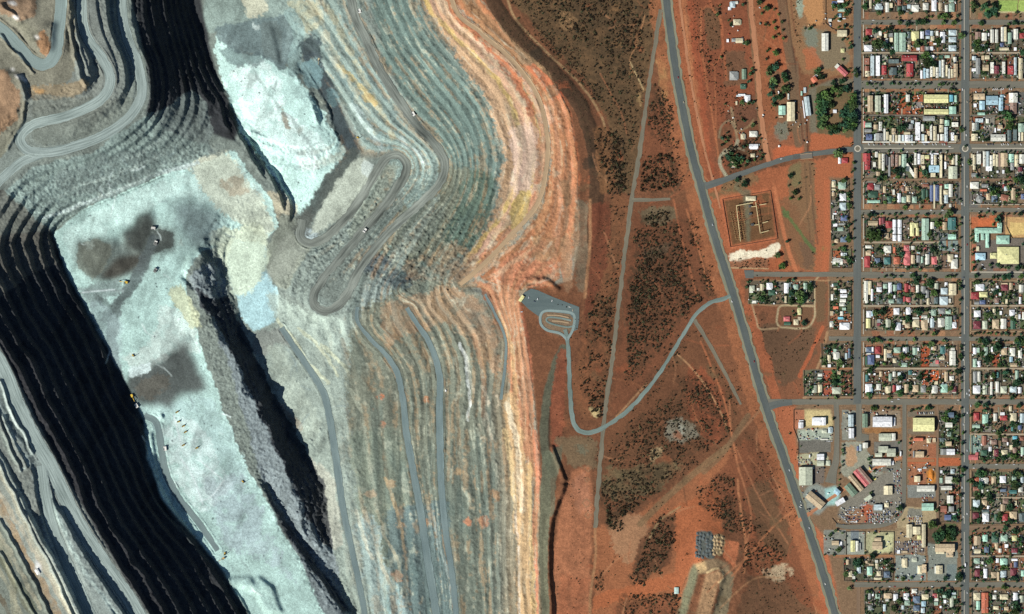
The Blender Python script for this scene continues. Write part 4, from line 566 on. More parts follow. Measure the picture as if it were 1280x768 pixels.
Ln([(190,300),(168,345),(148,376),(138,410),(139,450),(152,490)], 7, (98,106,106), .85, 5, 3)
Ln([(118,372),(132,384),(128,400)], 5, (96,106,104), .7, 5, 4)
P([(155,470),(190,452),(225,432),(238,440),(256,480),(252,490),(220,496),(210,511),(190,506),(165,506),(158,490)], (84,86,84), .95, 4, 7, 1, -1)
P([(168,478),(200,465),(215,480),(190,500),(168,496)], (104,98,88), .7, 5, 5)
P([(170,460),(205,440),(212,446),(178,466)], (150,155,150), .7, 3, 4); P([(156,462),(188,452),(184,466),(160,474)], (222,236,234), .8, 2, 3)
P([(205,364),(224,354),(244,384),(250,410),(236,412)], (204,206,172), .85, 3, 3)
P([(112,500-130),(150,400),(148,470),(120,430),(108,400)], (170,188,188), .6, 5, 5)
Ln([(96,362),(150,364)], 2, (160,172,170), .6, 2, 1)
for q in ([(225,575),(240,600),(252,632)], [(248,628),(262,622),(278,602)], [(248,577),(275,600)], [(100,366),(140,362)], [(215,520),(225,560)]): Ln(q, .7, (232,240,240), .8, .8, .5)
# rubble ridge, pond, trough
P([(230,344),(262,326),(278,352),(292,420),(332,490),(398,602),(420,690),(448,768),(480,870),(430,830),(350,650),(316,572),(288,470),(264,404)], (124,132,134), 1, 3, 5, 1.15)
P([(292,298),(333,306),(329,335),(346,366),(343,405),(319,416),(302,403),(285,352),(282,325)], (182,214,218), .95, 3, 3)
P([(286,296),(334,300),(330,335),(318,358),(290,380),(280,330)], (214,224,200), .9, 6, 6)
P([(342,402),(400,396),(440,392),(450,430),(430,500),(442,600),(474,700),(500,860),(448,860),(402,606),(370,560),(332,480),(302,420),(318,414)], (160,170,160), k=.86)
P([(318,418),(350,405),(372,440),(345,430),(330,450),(312,440)], (132,134,128), .8, 4, 4)
P([(330,440),(352,430),(362,470),(400,520),(395,560),(372,540),(345,490)], (178,186,172), .6, 5, 7, 1, .5)
P([(345,500),(375,530),(378,548),(352,520)], (150,130,112), .6, 3, 5)
P([(380,570),(420,600),(428,690),(405,680),(392,630)], (176,172,158), .7, 4, 5)
P([(330,360),(400,398),(440,398),(420,440),(380,425),(345,405)], (186,198,186), .8, 5, 6, .9)
for q in ([(345,400),(370,430),(385,455),(410,480)], [(372,410),(400,436),(420,470)], [(400,430),(425,455),(448,490)]): Ln(q, 2, (206,206,176), .6, 2, 3)
# lower east wall
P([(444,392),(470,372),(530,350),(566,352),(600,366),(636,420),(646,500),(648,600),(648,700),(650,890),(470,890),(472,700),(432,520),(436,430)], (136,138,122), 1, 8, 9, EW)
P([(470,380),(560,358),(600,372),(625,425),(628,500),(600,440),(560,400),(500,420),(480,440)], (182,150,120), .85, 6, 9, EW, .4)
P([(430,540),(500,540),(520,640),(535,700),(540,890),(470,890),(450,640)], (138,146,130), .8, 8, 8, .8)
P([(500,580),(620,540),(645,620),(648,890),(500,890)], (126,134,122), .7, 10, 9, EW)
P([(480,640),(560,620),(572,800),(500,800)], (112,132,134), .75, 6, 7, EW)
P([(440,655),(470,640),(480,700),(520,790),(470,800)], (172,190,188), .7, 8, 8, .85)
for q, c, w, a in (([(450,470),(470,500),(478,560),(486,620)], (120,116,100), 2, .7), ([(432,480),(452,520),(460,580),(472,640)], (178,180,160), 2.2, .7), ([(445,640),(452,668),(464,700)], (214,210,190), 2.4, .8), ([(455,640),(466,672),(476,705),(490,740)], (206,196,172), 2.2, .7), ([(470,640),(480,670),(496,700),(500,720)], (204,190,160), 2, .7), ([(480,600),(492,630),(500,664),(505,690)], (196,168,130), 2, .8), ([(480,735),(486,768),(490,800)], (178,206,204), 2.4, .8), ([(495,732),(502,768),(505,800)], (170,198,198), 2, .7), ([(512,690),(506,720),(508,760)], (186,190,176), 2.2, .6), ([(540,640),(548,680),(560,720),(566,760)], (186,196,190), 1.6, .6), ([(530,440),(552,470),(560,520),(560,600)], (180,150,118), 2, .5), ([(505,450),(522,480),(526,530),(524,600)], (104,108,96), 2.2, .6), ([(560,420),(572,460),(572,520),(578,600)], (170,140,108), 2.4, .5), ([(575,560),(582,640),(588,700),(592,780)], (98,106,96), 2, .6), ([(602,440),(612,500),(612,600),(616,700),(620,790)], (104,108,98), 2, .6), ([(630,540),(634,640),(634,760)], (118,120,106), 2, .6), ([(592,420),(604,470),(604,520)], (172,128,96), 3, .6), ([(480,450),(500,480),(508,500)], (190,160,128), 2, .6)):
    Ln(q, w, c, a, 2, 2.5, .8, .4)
for (x, y, r, c) in ((474,497,6,(206,120,80)), (532,500,7,(206,140,98)), (585,655,8,(200,128,92)), (604,656,10,(196,132,98)), (495,722,10,(198,150,116)), (478,532,5,(190,130,98)), (466,515,4,(196,130,96)), (530,655,8,(190,146,110)), (488,610,8,(186,156,122)), (550,545,6,(190,196,180)), (462,620,9,(184,158,130)), (620,620,9,(178,140,104)), (575,590,7,(178,146,110)), (498,660,6,(188,148,108))):
    P([(x - r, y - r * .5), (x + r * .3, y - r), (x + r, y + r * .2), (x, y + r * .8)], c, .75, 3, 5, .85)
Ln([(575,430),(582,450),(585,478),(586,505),(584,525)], 1.9, (246,246,240), .9, 1.5, 3, .9, .5)
Ln([(580,440),(588,470),(590,490)], 2.2, (226,222,206), .6, 2, 5, .8, .7)
for q in ([(600,478),(608,500),(606,530)], [(610,520),(612,550)], [(600,530),(600,548)], [(616,490),(624,500),(620,515)]): Ln(q, 2, (210,196,172), .6, 2, 4, .8, .7)
P([(590,345),(650,363),(652,400),(664,440),(668,520),(668,600),(650,560),(640,510),(632,430),(606,375)], (190,122,88), .92, 3, 4, .84)
for q, c in (([(652,385),(660,430),(662,480),(660,540)], (172,96,70)), ([(640,400),(652,450),(655,520),(656,560)], (206,152,120)), ([(622,390),(640,440),(646,500)], (212,180,130)), ([(612,380),(626,420)], (150,110,80))): Ln(q, 2.8, c, .75, 2, 3, .85, .4)
Ln([(636,500),(644,540),(650,600),(652,660),(655,720),(658,800)], 9, (226,188,138), .85, 4, 4, .84)
Ln([(634,505),(645,545),(648,575),(652,640)], 3.5, (246,232,200), .95, 3, 3, .95); Ln([(632,540),(640,590),(645,640)], 3, (240,214,160), .8, 3, 3, .9)
Ln([(644,620),(648,700),(650,800)], 1.4, (238,236,226), .7, 1, 2, .9, .6)
Ln([(668,540),(672,600),(668,660),(672,720),(674,800)], 3.4, (196,116,86), .85, 2, 2.5)
Ln([(662,580),(662,640),(665,700),(668,790)], 2.6, (240,206,140), .7, 2, 3, .9)
# rim flank, bench behind it, bund
Ln([(704,436),(690,470),(682,515),(681,560),(690,592)], 5.5, (98,102,88), .95, 1.2, 2)
Ln([(709,440),(696,474),(688,517),(687,560),(696,590)], 1.4, (52,44,36), .7, 1, 2)
Ln([(684,570),(682,620),(679,680),(680,800)], 6.5, (108,114,98), .9, 1.5, 2)
Ln([(698,560),(690,600),(686,640)], 6, (110,112,96), .8, 2, 2)
P([(700,430),(708,440),(706,520),(700,560),(690,560),(688,500),(694,460)], (150,84,58), .9, 2, 2)
P([(692,900),(691,768),(692,690),(703,622),(714,590),(736,580),(741,620),(738,700),(735,900)], (182,116,82), .95, 1, 2)
P([(700,720),(735,720),(735,800),(700,800)], (188,112,76), .7, 6, 6, 1, .5)
P([(712,600),(735,590),(738,640),(720,640)], (196,132,104), .6, 5, 6, 1, .5)
Ln([(612,-60),(617,0),(650,50),(696,94),(728,138),(743,190),(746,250),(742,300)], 9.5, (84,60,43), .95, 1.5, 1.5)
P([(738,255),(765,255),(764,330),(757,400),(733,470),(732,380)], (122,66,44), .9, 3, 3)
P([(732,400),(757,395),(752,470),(730,520)], (128,70,46), .7, 4, 4)
Ln([(738,250),(737,310),(731,372)], 1.8, (176,128,92), .8, 1, .6)
for x, y in ((668,70),(690,115),(736,205)): P([(x-8,y-6),(x+8,y-10),(x+10,y+4),(x-6,y+8)], (58,50,40), .7, 2, 2)
Ln([(625,-40),(640,16),(660,42),(690,72),(722,102),(748,138),(757,170),(757,230)], 1.4, (176,142,104), .9, .8, .6)
Ln([(672,-60),(676,8),(698,30),(722,46)], 1.0, (150,112,78), .7, .8, .8)
# west side
P([(-140,255),(2,240),(40,208),(110,192),(180,145),(192,150),(262,190),(215,212),(160,236),(110,256),(60,290),(-140,300)], (132,146,140), k=1.15)
P([(60,215),(110,200),(160,190),(200,185),(215,205),(150,232),(90,250)], (116,126,122), .7, 5, 9, 1.0, .4)
Ln([(52,272),(110,252),(160,232),(205,214),(245,202)], 2.2, (196,208,204), .8, 2, 2)
P([(185,145),(200,120),(262,182),(270,190),(235,186)], (132,142,138), .8, 3, 5, .85)
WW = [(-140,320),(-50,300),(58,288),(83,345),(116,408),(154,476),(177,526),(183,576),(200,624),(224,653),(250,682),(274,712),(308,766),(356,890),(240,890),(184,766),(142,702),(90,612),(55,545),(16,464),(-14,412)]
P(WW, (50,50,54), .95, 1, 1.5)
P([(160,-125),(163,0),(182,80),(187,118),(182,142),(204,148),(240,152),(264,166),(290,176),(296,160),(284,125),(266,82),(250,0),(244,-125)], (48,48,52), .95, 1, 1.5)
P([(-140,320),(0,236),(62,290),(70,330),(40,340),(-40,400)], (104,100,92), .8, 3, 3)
P([(-60,330),(5,452),(60,560),(92,640),(184,768),(240,880),(110,880),(60,700),(40,590),(-20,470)], (140,153,148), .95, 2, 2, .95)
P([(-140,440),(-8,560),(46,668),(100,768),(150,890),(110,890),(70,768),(0,650),(-140,560)], (162,170,158), .9, 2, 3)
P([(-140,560),(-20,600),(0,648),(40,720),(72,768),(115,890),(-140,890)], (126,134,122), .95, 3, 4)
for q, c, w in (([(0,625),(30,690),(60,740),(80,780)], (176,146,108), 3), ([(-10,600),(25,660),(60,720),(92,775)], (196,186,160), 2.5), ([(0,700),(30,740),(50,780)], (106,112,92), 4), ([(-20,640),(10,700),(20,780)], (160,158,132), 4), ([(0,745),(12,768),(20,790)], (96,80,58), 3)): Ln(q, w, c, .7, 2, 3, 1, .3)
Ln([(54,600),(66,632),(82,668),(104,712),(150,775)], 2.4, (184,204,196), .85, 1.4, 2.5, .9, .4)
P([(45,700),(52,708),(50,720),(44,714)], (240,240,235), .8, 1, 2)
# top left
P([(-140,-125),(96,-125),(90,0),(96,60),(90,100),(40,110),(22,92),(34,140),(0,195),(-140,200)], (136,134,116), .9, 3, 4, .9)
P([(-20,-20),(42,-20),(44,18),(22,28),(0,14)], (160,132,104), .9, 2, 4, .85); P([(-30,72),(10,90),(26,118),(22,150),(-30,190)], (164,128,96), .8, 3, 4, .8)
P([(42,48),(56,34),(66,66),(58,76)], (172,130,92), .9, 2, 3, .9); P([(10,20),(36,28),(52,50),(40,56)], (128,128,110), .7, 3, 3)
P([(34,110),(70,106),(104,98),(112,108),(90,122),(40,124)], (160,140,106), .7, 3, 4, .9); P([(36,112),(60,112),(52,120)], (196,150,90), .6, 2, 3)
for x, y, r in ((15,4,6),(19,22,5),(45,47,4),(60,71,3.5),(24,96,6),(30,100,4),(14,86,3)): P([(x-r,y-r*.4),(x+r*.4,y-r*.6),(x+r,y+r*.4),(x,y+r*.5)], (246,244,236), .9, 1, 2)
P([(40,118),(120,124),(176,120),(150,160),(90,182),(40,178)], (128,134,124), .7, 3, 4, .85)

P([(414,216),(440,196),(458,198),(466,212),(440,258),(408,286),(384,292),(396,262)], (192,196,180), .85, 4, 5)
P([(330,352),(345,300),(360,290),(380,312),(362,345)], (158,160,148), .5, 5, 4)
P([(184,140),(205,146),(222,150),(240,165),(262,182),(250,196),(215,205),(190,180)], (126,138,132), .95, 3, 5)
for q in ([(60,250),(110,228),(170,208)], [(90,262),(140,240),(200,214)], [(40,262),(90,236),(150,214),(200,192)], [(120,212),(170,192),(200,172)]): Ln(q, 1.5, (166,178,170), .6, 2, 4, 1, .7)
Ln([(440,190),(430,204),(412,226),(394,252),(380,276)], 8, (84,90,86), .95, 5, 4)
P([(366,268),(392,258),(388,290),(366,300)], (96,98,92), .7, 5, 4)
P([(452,198),(468,206),(462,222),(448,212)], (206,214,208), .7, 2, 4)
fsl, fm_ = pmask(FL, 3, 4)
COL[fsl] *= (1 - fm_ * np.clip(.13 + .5 * fbm(PX[fsl] / 13, PY[fsl] / 18, 121, 5), -.02, .42))[..., None]
# tracks, drag marks and spill on the floor and the white dump
pk = np.random.RandomState(61)
for poly_, n in ((FL, 150), ([(285,80),(340,75),(400,150),(425,190),(380,262),(320,185)], 46), ([(300,430),(390,410),(430,560),(450,700),(410,610)], 34), ([(60,215),(250,170),(200,225),(90,265)], 24)):
    pq = np.array(poly_)
    for _ in range(n):
        x, y = pk.uniform(pq[:, 0].min(), pq[:, 0].max()), pk.uniform(pq[:, 1].min(), pq[:, 1].max())
        if not inside(np.array([x]), np.array([y]), poly_)[0]: continue
        a_ = pk.normal(1.1, .7); l_ = pk.uniform(5, 26); b_ = a_ + pk.normal(0, .5)
        p_ = [(x, y), (x + math.cos(a_) * l_ * .5, y + math.sin(a_) * l_ * .5), (x + math.cos(a_) * l_ * .5 + math.cos(b_) * l_ * .5, y + math.sin(a_) * l_ * .5 + math.sin(b_) * l_ * .5)]
        t_ = pk.rand()
        if t_ < .45: Ln(p_, pk.uniform(.5, 1.2), (138,152,152), pk.uniform(.25, .6), 1.0, 2, 1, .5)
        elif t_ < .7: Ln(p_, pk.uniform(.5, 1.0), (238,248,244), pk.uniform(.3, .7), .8, 2, 1, .4)
        else: P([(x, y), (x + l_ * .4, y - l_ * .15), (x + l_ * .55, y + l_ * .3), (x + l_ * .1, y + l_ * .35)], [(124,138,140),(150,158,150),(172,166,146),(96,106,108)][pk.randint(4)], pk.uniform(.25, .65), 3, 8, 1, .6)
    for _ in range(n):
        x, y = pk.uniform(pq[:, 0].min(), pq[:, 0].max()), pk.uniform(pq[:, 1].min(), pq[:, 1].max())
        if inside(np.array([x]), np.array([y]), poly_)[0]: r_ = pk.uniform(.6, 1.6); P([(x - r_, y), (x, y - r_), (x + r_, y), (x, y + r_)], (66,74,78), .75, 0, 1)
# lower left: pale dumped strips, loops of old haul track
for q, c, w, a in (([(-30,520),(10,590),(40,650),(70,705),(110,775)], (176,188,176), 2.4, .8), ([(-20,560),(8,610),(36,668),(64,722),(92,775)], (198,196,172), 2.2, .8), ([(-20,600),(10,655),(40,712),(72,772)], (170,150,118), 2.6, .75), ([(-20,640),(12,690),(50,760)], (186,182,156), 2.6, .75), ([(-20,670),(10,715),(40,775)], (120,122,100), 2.4, .7), ([(-10,700),(14,740),(30,780)], (172,170,144), 2.4, .7), ([(0,480),(14,520),(30,548),(44,572)], (196,210,202), 1.6, .8), ([(4,500),(16,536),(34,560),(40,552),(30,530)], (96,108,104), 1.2, .6), ([(-10,480),(4,520),(20,556),(40,586)], (182,198,190), 2.2, .7), ([(-30,480),(-6,530),(20,580)], (150,162,152), 3, .7), ([(30,575),(44,566),(60,572),(66,590)], (178,194,186), 1, .7), ([(26,590),(46,578),(64,585),(76,610)], (172,188,180), 1, .6)): Ln(q, w, c, a, 1.6, 3, 1, .4)
P([(190,142),(214,128),(240,110),(256,128),(268,164),(256,178),(232,174),(205,162)], (112,120,116), .9, 2, 4)
P([(238,352),(262,372),(284,372),(304,424),(335,482),(402,606),(416,690),(392,664),(366,612),(312,494),(280,424),(252,384)], (60,62,66), .9, 2, 5)  # ridge's shaded east face: rock painted darker to blacken its shadow band
P([(326,604),(350,642),(392,704),(440,768),(428,768),(378,702),(342,648)], (70,72,76), .8, 1, 3)  # second drop of the ridge, shade deepened in the colour likewise
# ---- strata: the rock changes along the lifts
inpit = (1 - PLAIN.astype(np.float32))
east = inpit * sm(380, 470, PX + (PY - 400) * -0.1) * sm(0.1, 0.25, SLOPE)
n2_ = fbm(PX / 4, PY / 4, 55, 3) * 2
pale = east * sm(.25, .6, fbm(H0 / 4.0, PY / 18.0, 49, 3) * 2 + .4 * n2_) * .5
COL += (alb((206,206,184), EW) - COL) * pale[..., None]
s1 = fbm(H0 / 7.0, (PY * 0.9 + PX * .2) / 55.0, 31, 3) * 2; s2 = fbm(H0 / 3.0, (PY + PX * .2) / 28.0, 37, 3) * 2; s3 = fbm(H0 / 5.0, PY / 40.0, 47, 2) * 2
COL *= (1 + east * (0.28 * s1 + 0.22 * s2))[..., None]
warm = east * sm(0.15, 0.6, s3 + .5 * n2_ ) * 0.42
COL += (alb((190,150,108), EW) - COL) * warm[..., None]
cool = east * sm(0.2, 0.5, -s3) * 0.35
COL += (alb((96,116,112), EW) - COL) * cool[..., None]
# bench treads carry grey fines and spill, the faces show rock
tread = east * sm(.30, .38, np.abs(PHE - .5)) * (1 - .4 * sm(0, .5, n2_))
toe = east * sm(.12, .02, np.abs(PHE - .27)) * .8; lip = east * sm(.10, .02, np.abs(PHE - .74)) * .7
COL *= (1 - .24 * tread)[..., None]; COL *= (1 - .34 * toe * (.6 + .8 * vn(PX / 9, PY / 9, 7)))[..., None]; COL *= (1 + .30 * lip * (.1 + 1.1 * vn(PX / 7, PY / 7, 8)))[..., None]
rimz = inpit * sm(-75, -45, H0) * sm(480, 560, PX)
COL += (alb((214,180,132), .8) - COL) * (rimz * .24)[..., None]
tint = inpit * sm(-55, -95, H0)
COL *= (1 + tint[..., None] * np.array([-.05, .02, .015], np.float32))
# general mottling
fl = inpit * (1 - east)
n1 = fbm(PX / 20, PY / 20, 51, 5) * 2; n2 = fbm(PX / 4, PY / 4, 55, 3) * 2
n0 = fbm(PX / 1.5, PY / 1.5, 58, 1) * 2; n3 = fbm(PX / 9, PY / 14, 59, 4) * 2
COL *= (1 + fl * (0.24 * n1 + 0.16 * n2 + .10 * n0 + .18 * n3))[..., None]
COL *= (1 + east * (0.09 * n2 + .08 * n0 + .2 * n3))[..., None]
smear = fl * sm(.12, .5, fbm((PX + PY * .4) / 16, (PY - PX * .3) / 40, 63, 4) * 2) * .6
COL += (COL * .55 - COL) * smear[..., None]
COL *= (1 + (1 - inpit) * (0.26 * n1 + 0.2 * n2 + .1 * n0))[..., None]
patchy = (1 - inpit) * sm(.12, .4, fbm(PX / 11, PY / 11, 65, 4) * 2) * .35
COL += (COL * .62 - COL) * patchy[..., None]
# loose blocks: dark and pale specks on the rubble
sp = vn(PX / 1.6, PY / 1.6, 61)
sl, m = pmask([(226,342),(262,326),(278,352),(292,420),(332,490),(398,602),(420,690),(448,768),(430,830),(345,650),(300,572),(262,470),(240,400)], 2, 3)
COL[sl] *= (1 + m * (0.55 * (sp[sl] - 0.5)))[..., None]
for pts, a in (([(60,215),(250,170),(262,198),(160,236),(60,290),(0,240)], .6), ([(380,310),(500,180),(570,230),(600,300),(560,370),(440,390),(350,360)], .5)):
    sl, m = pmask(pts, 5, 4)
    COL[sl] *= (1 + m * a * (sp[sl] - 0.5) * 1.3)[..., None]
# ------------------------------------------------------------------ the plain: scrub, tracks, town blocks
HWY = [(826,-130),(829,-60),(833,0),(838,40),(845,90),(852,130),(859,165),(867,200),(876,232),(888,278),(900,318),(914,360),(926,400),(938,442),(950,485),(963,525),(977,565),(992,608),(1008,655),(1024,702),(1044,768),(1080,888)]
GRAVEL = [(826,12),(820,50),(812,100),(805,150),(798,200),(790,246),(783,300),(776,360),(770,410),(764,460),(757,510),(751,570),(747,620),(744,660)]
LOOKOUT = [(915,369),(904,374),(888,379),(872,391),(858,412),(842,438),(826,464),(808,488),(786,512),(762,530),(742,540),(727,540),(718,530),(714,512),(712,480),(711,450),(709,425),(706,412)]
SIDE = [(868,400),(878,416),(892,440),(906,466),(918,490),(926,506)]
LINK = [(790,250),(812,250),(838,249)]
SPUR = [(881,233),(900,227),(925,218),(950,209),(975,201),(1000,195),(1030,191),(1072,186)]
def Z(pts, c, a=1.0, **k): P(pts, c, a, **k)
# scrub country
P([(618,-125),(640,0),(700,68),(740,112),(762,160),(768,235),(790,246),(804,130),(822,10),(824,-125)], (118,90,62), .95, 3, 4)
P([(640,-125),(650,10),(690,50),(730,90),(760,130),(800,130),(822,10),(824,-125)], (104,82,58), .6, 8, 8, 1, .8)
P([(694,18),(710,12),(722,30),(710,40),(698,36)], (184,142,100), .8, 3, 6)
for x, y, r in ((772,55,9),(790,90,8),(800,110,9),(765,95,8),(700,70,8),(742,105,7),(770,10,8),(795,20,7)): P([(x-r,y),(x,y-r*.7),(x+r,y+r*.2),(x,y+r*.8)], (160,118,78), .65, 4, 6)
P([(742,160),(762,158),(768,240),(748,245)], (140,96,62), .9, 3, 3)
P([(795,105),(802,120),(804,136),(798,132)], (196,160,110), .6, 2, 3)
P([(820,70),(832,80),(838,130),(828,120)], (190,150,96), .75, 3, 4)
P([(766,240),(790,250),(783,300),(770,400),(756,500),(738,530),(722,520),(716,470),(735,400),(758,330)], (136,88,58), .9, 4, 4)
P([(728,420),(760,410),(752,500),(735,520),(724,480)], (150,92,60), .8, 4, 6, 1, .5)
P([(800,150),(846,110),(858,170),(872,232),(798,240)], (140,84,56), .9, 3, 4)
P([(796,256),(870,252),(892,325),(908,372),(880,388),(852,420),(800,492),(762,524),(775,420)], (128,78,52), .95, 3, 4)
P([(800,262),(842,256),(850,272),(830,284),(804,280)], (116,106,84), .8, 4, 5)
P([(800,315),(842,300),(830,322),(806,330)], (104,94,78), .6, 4, 5)
P([(862,400),(905,380),(940,470),(962,540),(985,620),(960,610),(930,520),(890,450)], (136,86,58), .9, 3, 5)
P([(750,540),(800,505),(850,440),(870,410),(915,490),(945,560),(900,560),(840,610),(790,650),(750,660)], (124,80,54), .95, 4, 5)
P([(870,450),(900,480),(915,530),(890,560),(850,500)], (164,84,52), .7, 6, 8, 1, .5)
P([(830,530),(848,522),(870,535),(872,548),(850,556),(832,548)], (160,158,146), .85, 4, 6); P([(846,530),(858,534),(852,546)], (196,200,192), .7, 3, 4)
P([(812,560),(826,556),(828,572),(814,576)], (200,176,136), .7, 3, 5); P([(736,508),(752,510),(750,522),(738,522)], (222,198,146), .9, 2, 3)
P([(690,545),(745,545),(748,590),(735,580),(714,588),(700,562)], (128,108,84), .85, 4, 5); P([(716,555),(738,556),(730,572)], (118,120,104), .7, 4, 4)
P([(755,585),(860,575),(830,610),(790,625),(756,620)], (126,116,86), .7, 6, 7, 1, .5)
P([(742,660),(800,640),(848,606),(905,560),(918,566),(880,622),(872,660),(858,745),(800,768),(745,790),(740,720)], (168,104,68), .95, 4, 5)
P([(760,655),(800,640),(815,670),(790,710),(770,690)], (176,132,100), .8, 5, 6); P([(840,640),(900,600),(905,660),(870,720),(846,700)], (182,102,60), .85, 5, 6)
P([(805,665),(845,640),(840,700),(800,730),(790,715)], (120,76,52), .85, 4, 5)
P([(740,745),(850,715),(848,735),(742,762)], (184,104,62), .9, 2, 3); P([(770,760),(850,740),(846,790),(770,800)], (150,88,58), .8, 4, 5)
P([(890,600),(920,560),(955,545),(1000,640),(1030,768),(1060,888),(900,888),(935,720),(930,680)], (138,82,54), .95, 4, 5)
P([(900,690),(940,690),(930,740),(910,800),(900,888),(1040,888),(1030,780),(990,740),(960,700)], (122,88,64), .8, 5, 6)
P([(930,660),(960,640),(985,690),(960,720),(930,720)], (166,92,58), .7, 5, 7, 1, .5)
P([(952,714),(985,703),(992,720),(965,727)], (222,198,168), .85, 3, 8, 1, .9)
P([(930,610),(955,600),(985,650),(990,700),(950,680)], (112,84,60), .8, 6, 6)
# dump at the south edge
P([(845,690),(870,664),(874,700),(858,760),(840,760)], (190,108,66), .9, 2, 3); P([(903,672),(925,680),(918,712),(905,700)], (200,116,76), .9, 2, 2)
P([(866,704),(876,708),(858,768),(840,810),(846,768)], (132,136,112), .95, 1, 2); P([(905,712),(918,718),(915,745),(896,800),(884,800)], (132,122,100), .9, 2, 2)
P([(872,716),(880,702),(896,698),(910,706),(914,722),(902,714),(884,718)], (150,128,102), .9, 1, 2)
P([(868,705),(880,702),(884,712),(876,718)], (232,196,146), .9, 1, 2)
P([(883,716),(898,710),(904,718),(898,728),(880,800),(862,800)], (178,140,106), .95, 1, 1)
Ln([(884,716),(894,711),(902,713),(904,722),(898,728)], 1.3, (238,206,158), .95, .8, .5)
P([(871,666),(892,664),(896,698),(886,702),(870,694)], (84,98,100), .95, 2, 4); P([(894,667),(908,672),(904,694),(894,698)], (160,140,106), .9, 2, 4)
for poly_, de_, r0_, r1_ in SCRUB: P(poly_, (70,56,38), min(.12 + de_ * 6, .5), 3, 7, 1, 1.0, N3 * .9 + N8 * .5)
# highway margins
def offs(pts, o):
    Q = spline(pts, 6); T = np.gradient(Q[:, :2], axis=0); T /= np.linalg.norm(T, axis=1)[:, None]
    return np.stack([Q[:, 0] - T[:, 1] * o, Q[:, 1] + T[:, 0] * o], 1)
Ln(offs(HWY, 12), 9, (176,108,70), .75, 4, 4, 1, .4, sp=False)
Ln(offs(HWY, -16), 9, (172,98,62), .85, 3, 3, sp=False)
Ln(offs(HWY, -22)[:50], 4, (186,116,76), .8, 2, 3, 1, .5, sp=False)
P([(870,-125),(940,-125),(945,60),(950,130),(925,180),(905,220),(885,228),(872,120),(860,20)], (146,82,54), .95, 3, 4)
P([(858,0),(866,0),(878,80),(885,160),(893,215),(888,226),(876,150),(864,60)], (172,88,54), .8, 3, 4)
P([(880,10),(900,8),(902,60),(888,64),(880,40)], (112,84,60), .8, 2, 3); P([(900,66),(932,62),(936,100),(906,108)], (118,86,64), .8, 3, 4); P([(905,140),(945,120),(950,150),(920,165)], (112,76,58), .8, 3, 4)
P([(895,165),(920,150),(918,180),(905,205),(896,205)], (112,80,58), .7, 4, 4)
P([(934,-125),(975,-125),(985,60),(1000,190),(965,205),(952,150),(944,60)], (160,96,62), .95, 2, 3)
P([(952,0),(985,0),(985,90),(958,90)], (176,96,58), .7, 4, 5); P([(958,85),(995,90),(1000,170),(972,165)], (130,98,74), .85, 4, 5)
P([(975,-125),(1066,-125),(1066,90),(1030,100),(1000,90),(982,20)], (146,108,76), .95, 3, 3)
P([(1002,-125),(1030,-125),(1028,30),(1010,34),(1002,10)], (190,136,88), .9, 2, 3); P([(994,0),(1004,0),(1004,18),(998,24)], (150,172,162), .8, 2, 3)
P([(1000,35),(1050,40),(1066,80),(1030,90),(1010,60)], (128,116,96), .9, 4, 4); P([(1006,38),(1022,36),(1024,62),(1010,58)], (120,130,122), .8, 3, 3)
P([(1004,62),(1020,60),(1030,82),(1010,90)], (182,100,62), .7, 3, 4)
P([(1010,112),(1040,100),(1072,98),(1072,112),(1035,110),(1020,140),(1022,168),(1012,165)], (116,112,98), .95, 1, 2)
P([(1020,108),(1066,106),(1068,176),(1022,172)], (104,92,64), .9, 2, 3); P([(1030,130),(1060,125),(1056,170),(1030,172)], (124,98,72), .7, 3, 5)
P([(1015,165),(1068,172),(1066,182),(1012,190)], (180,98,60), .9, 2, 2)
P([(958,170),(1010,165),(1010,192),(962,202)], (150,92,64), .9, 2, 3); P([(968,155),(985,150),(984,178),(970,176)], (118,126,116), .8, 3, 2); P([(965,188),(982,182),(1004,184),(1004,192),(966,202)], (196,100,58), .9, 1, 2)
# south of the spur road
P([(884,238),(960,210),(1066,192),(1066,222),(1038,224),(1036,340),(930,340),(915,330),(896,280)], (172,98,62), .95, 2, 3)
P([(902,226),(940,214),(955,225),(930,236),(900,240)], (136,110,78), .8, 4, 5); P([(886,240),(925,232),(930,244),(892,250)], (116,106,76), .7, 3, 4)
P([(985,205),(1018,200),(1020,262),(1018,340),(1000,338),(985,280)], (128,100,72), .9, 3, 3)
P([(960,245),(985,250),(1018,300),(1016,340),(985,332),(965,290)], (132,92,64), .85, 5, 5); P([(1000,300),(1018,300),(1016,338),(1002,336)], (108,84,68), .7, 5, 4)
P([(986,205),(1000,202),(1000,232),(988,240)], (118,112,78), .7, 4, 4)
P([(975,258),(986,264),(988,275),(978,272)], (84,112,66), .85, 2, 3); Ln([(984,270),(1000,290),(1010,305),(1018,314)], 2.2, (88,116,66), .75, 2, 1.5); P([(1028,308),(1034,308),(1034,314),(1028,314)], (92,126,70), .8, 1, 2)
Ln([(1012,205),(1016,260),(1022,305)], 1.2, (92,70,56), .6, 1, .6); Ln([(1006,205),(1009,260),(1013,300)], 1, (100,78,60), .5, 1, .6)
P([(899,245),(960,236),(972,300),(912,312)], (200,112,72), .9, 1, 1); P([(905,251),(962,240),(970,296),(915,307)], (116,82,52), .98, 1, 0)
P([(964,243),(969,242),(974,292),(970,295)], (160,84,52), .8, 1, 1)
P([(928,236),(938,238),(938,302),(934,302)], (118,116,96), .85, 1, 1)
P([(909,316),(960,310),(972,307),(976,312),(968,320),(972,323),(960,321),(912,326)], (238,228,210), 1, 2, 5, 1.1); P([(912,326),(968,322),(962,334),(915,336)], (150,104,78), .8, 2, 4)
P([(960,320),(975,318),(980,336),(960,338)], (176,94,56), .8, 2, 3)
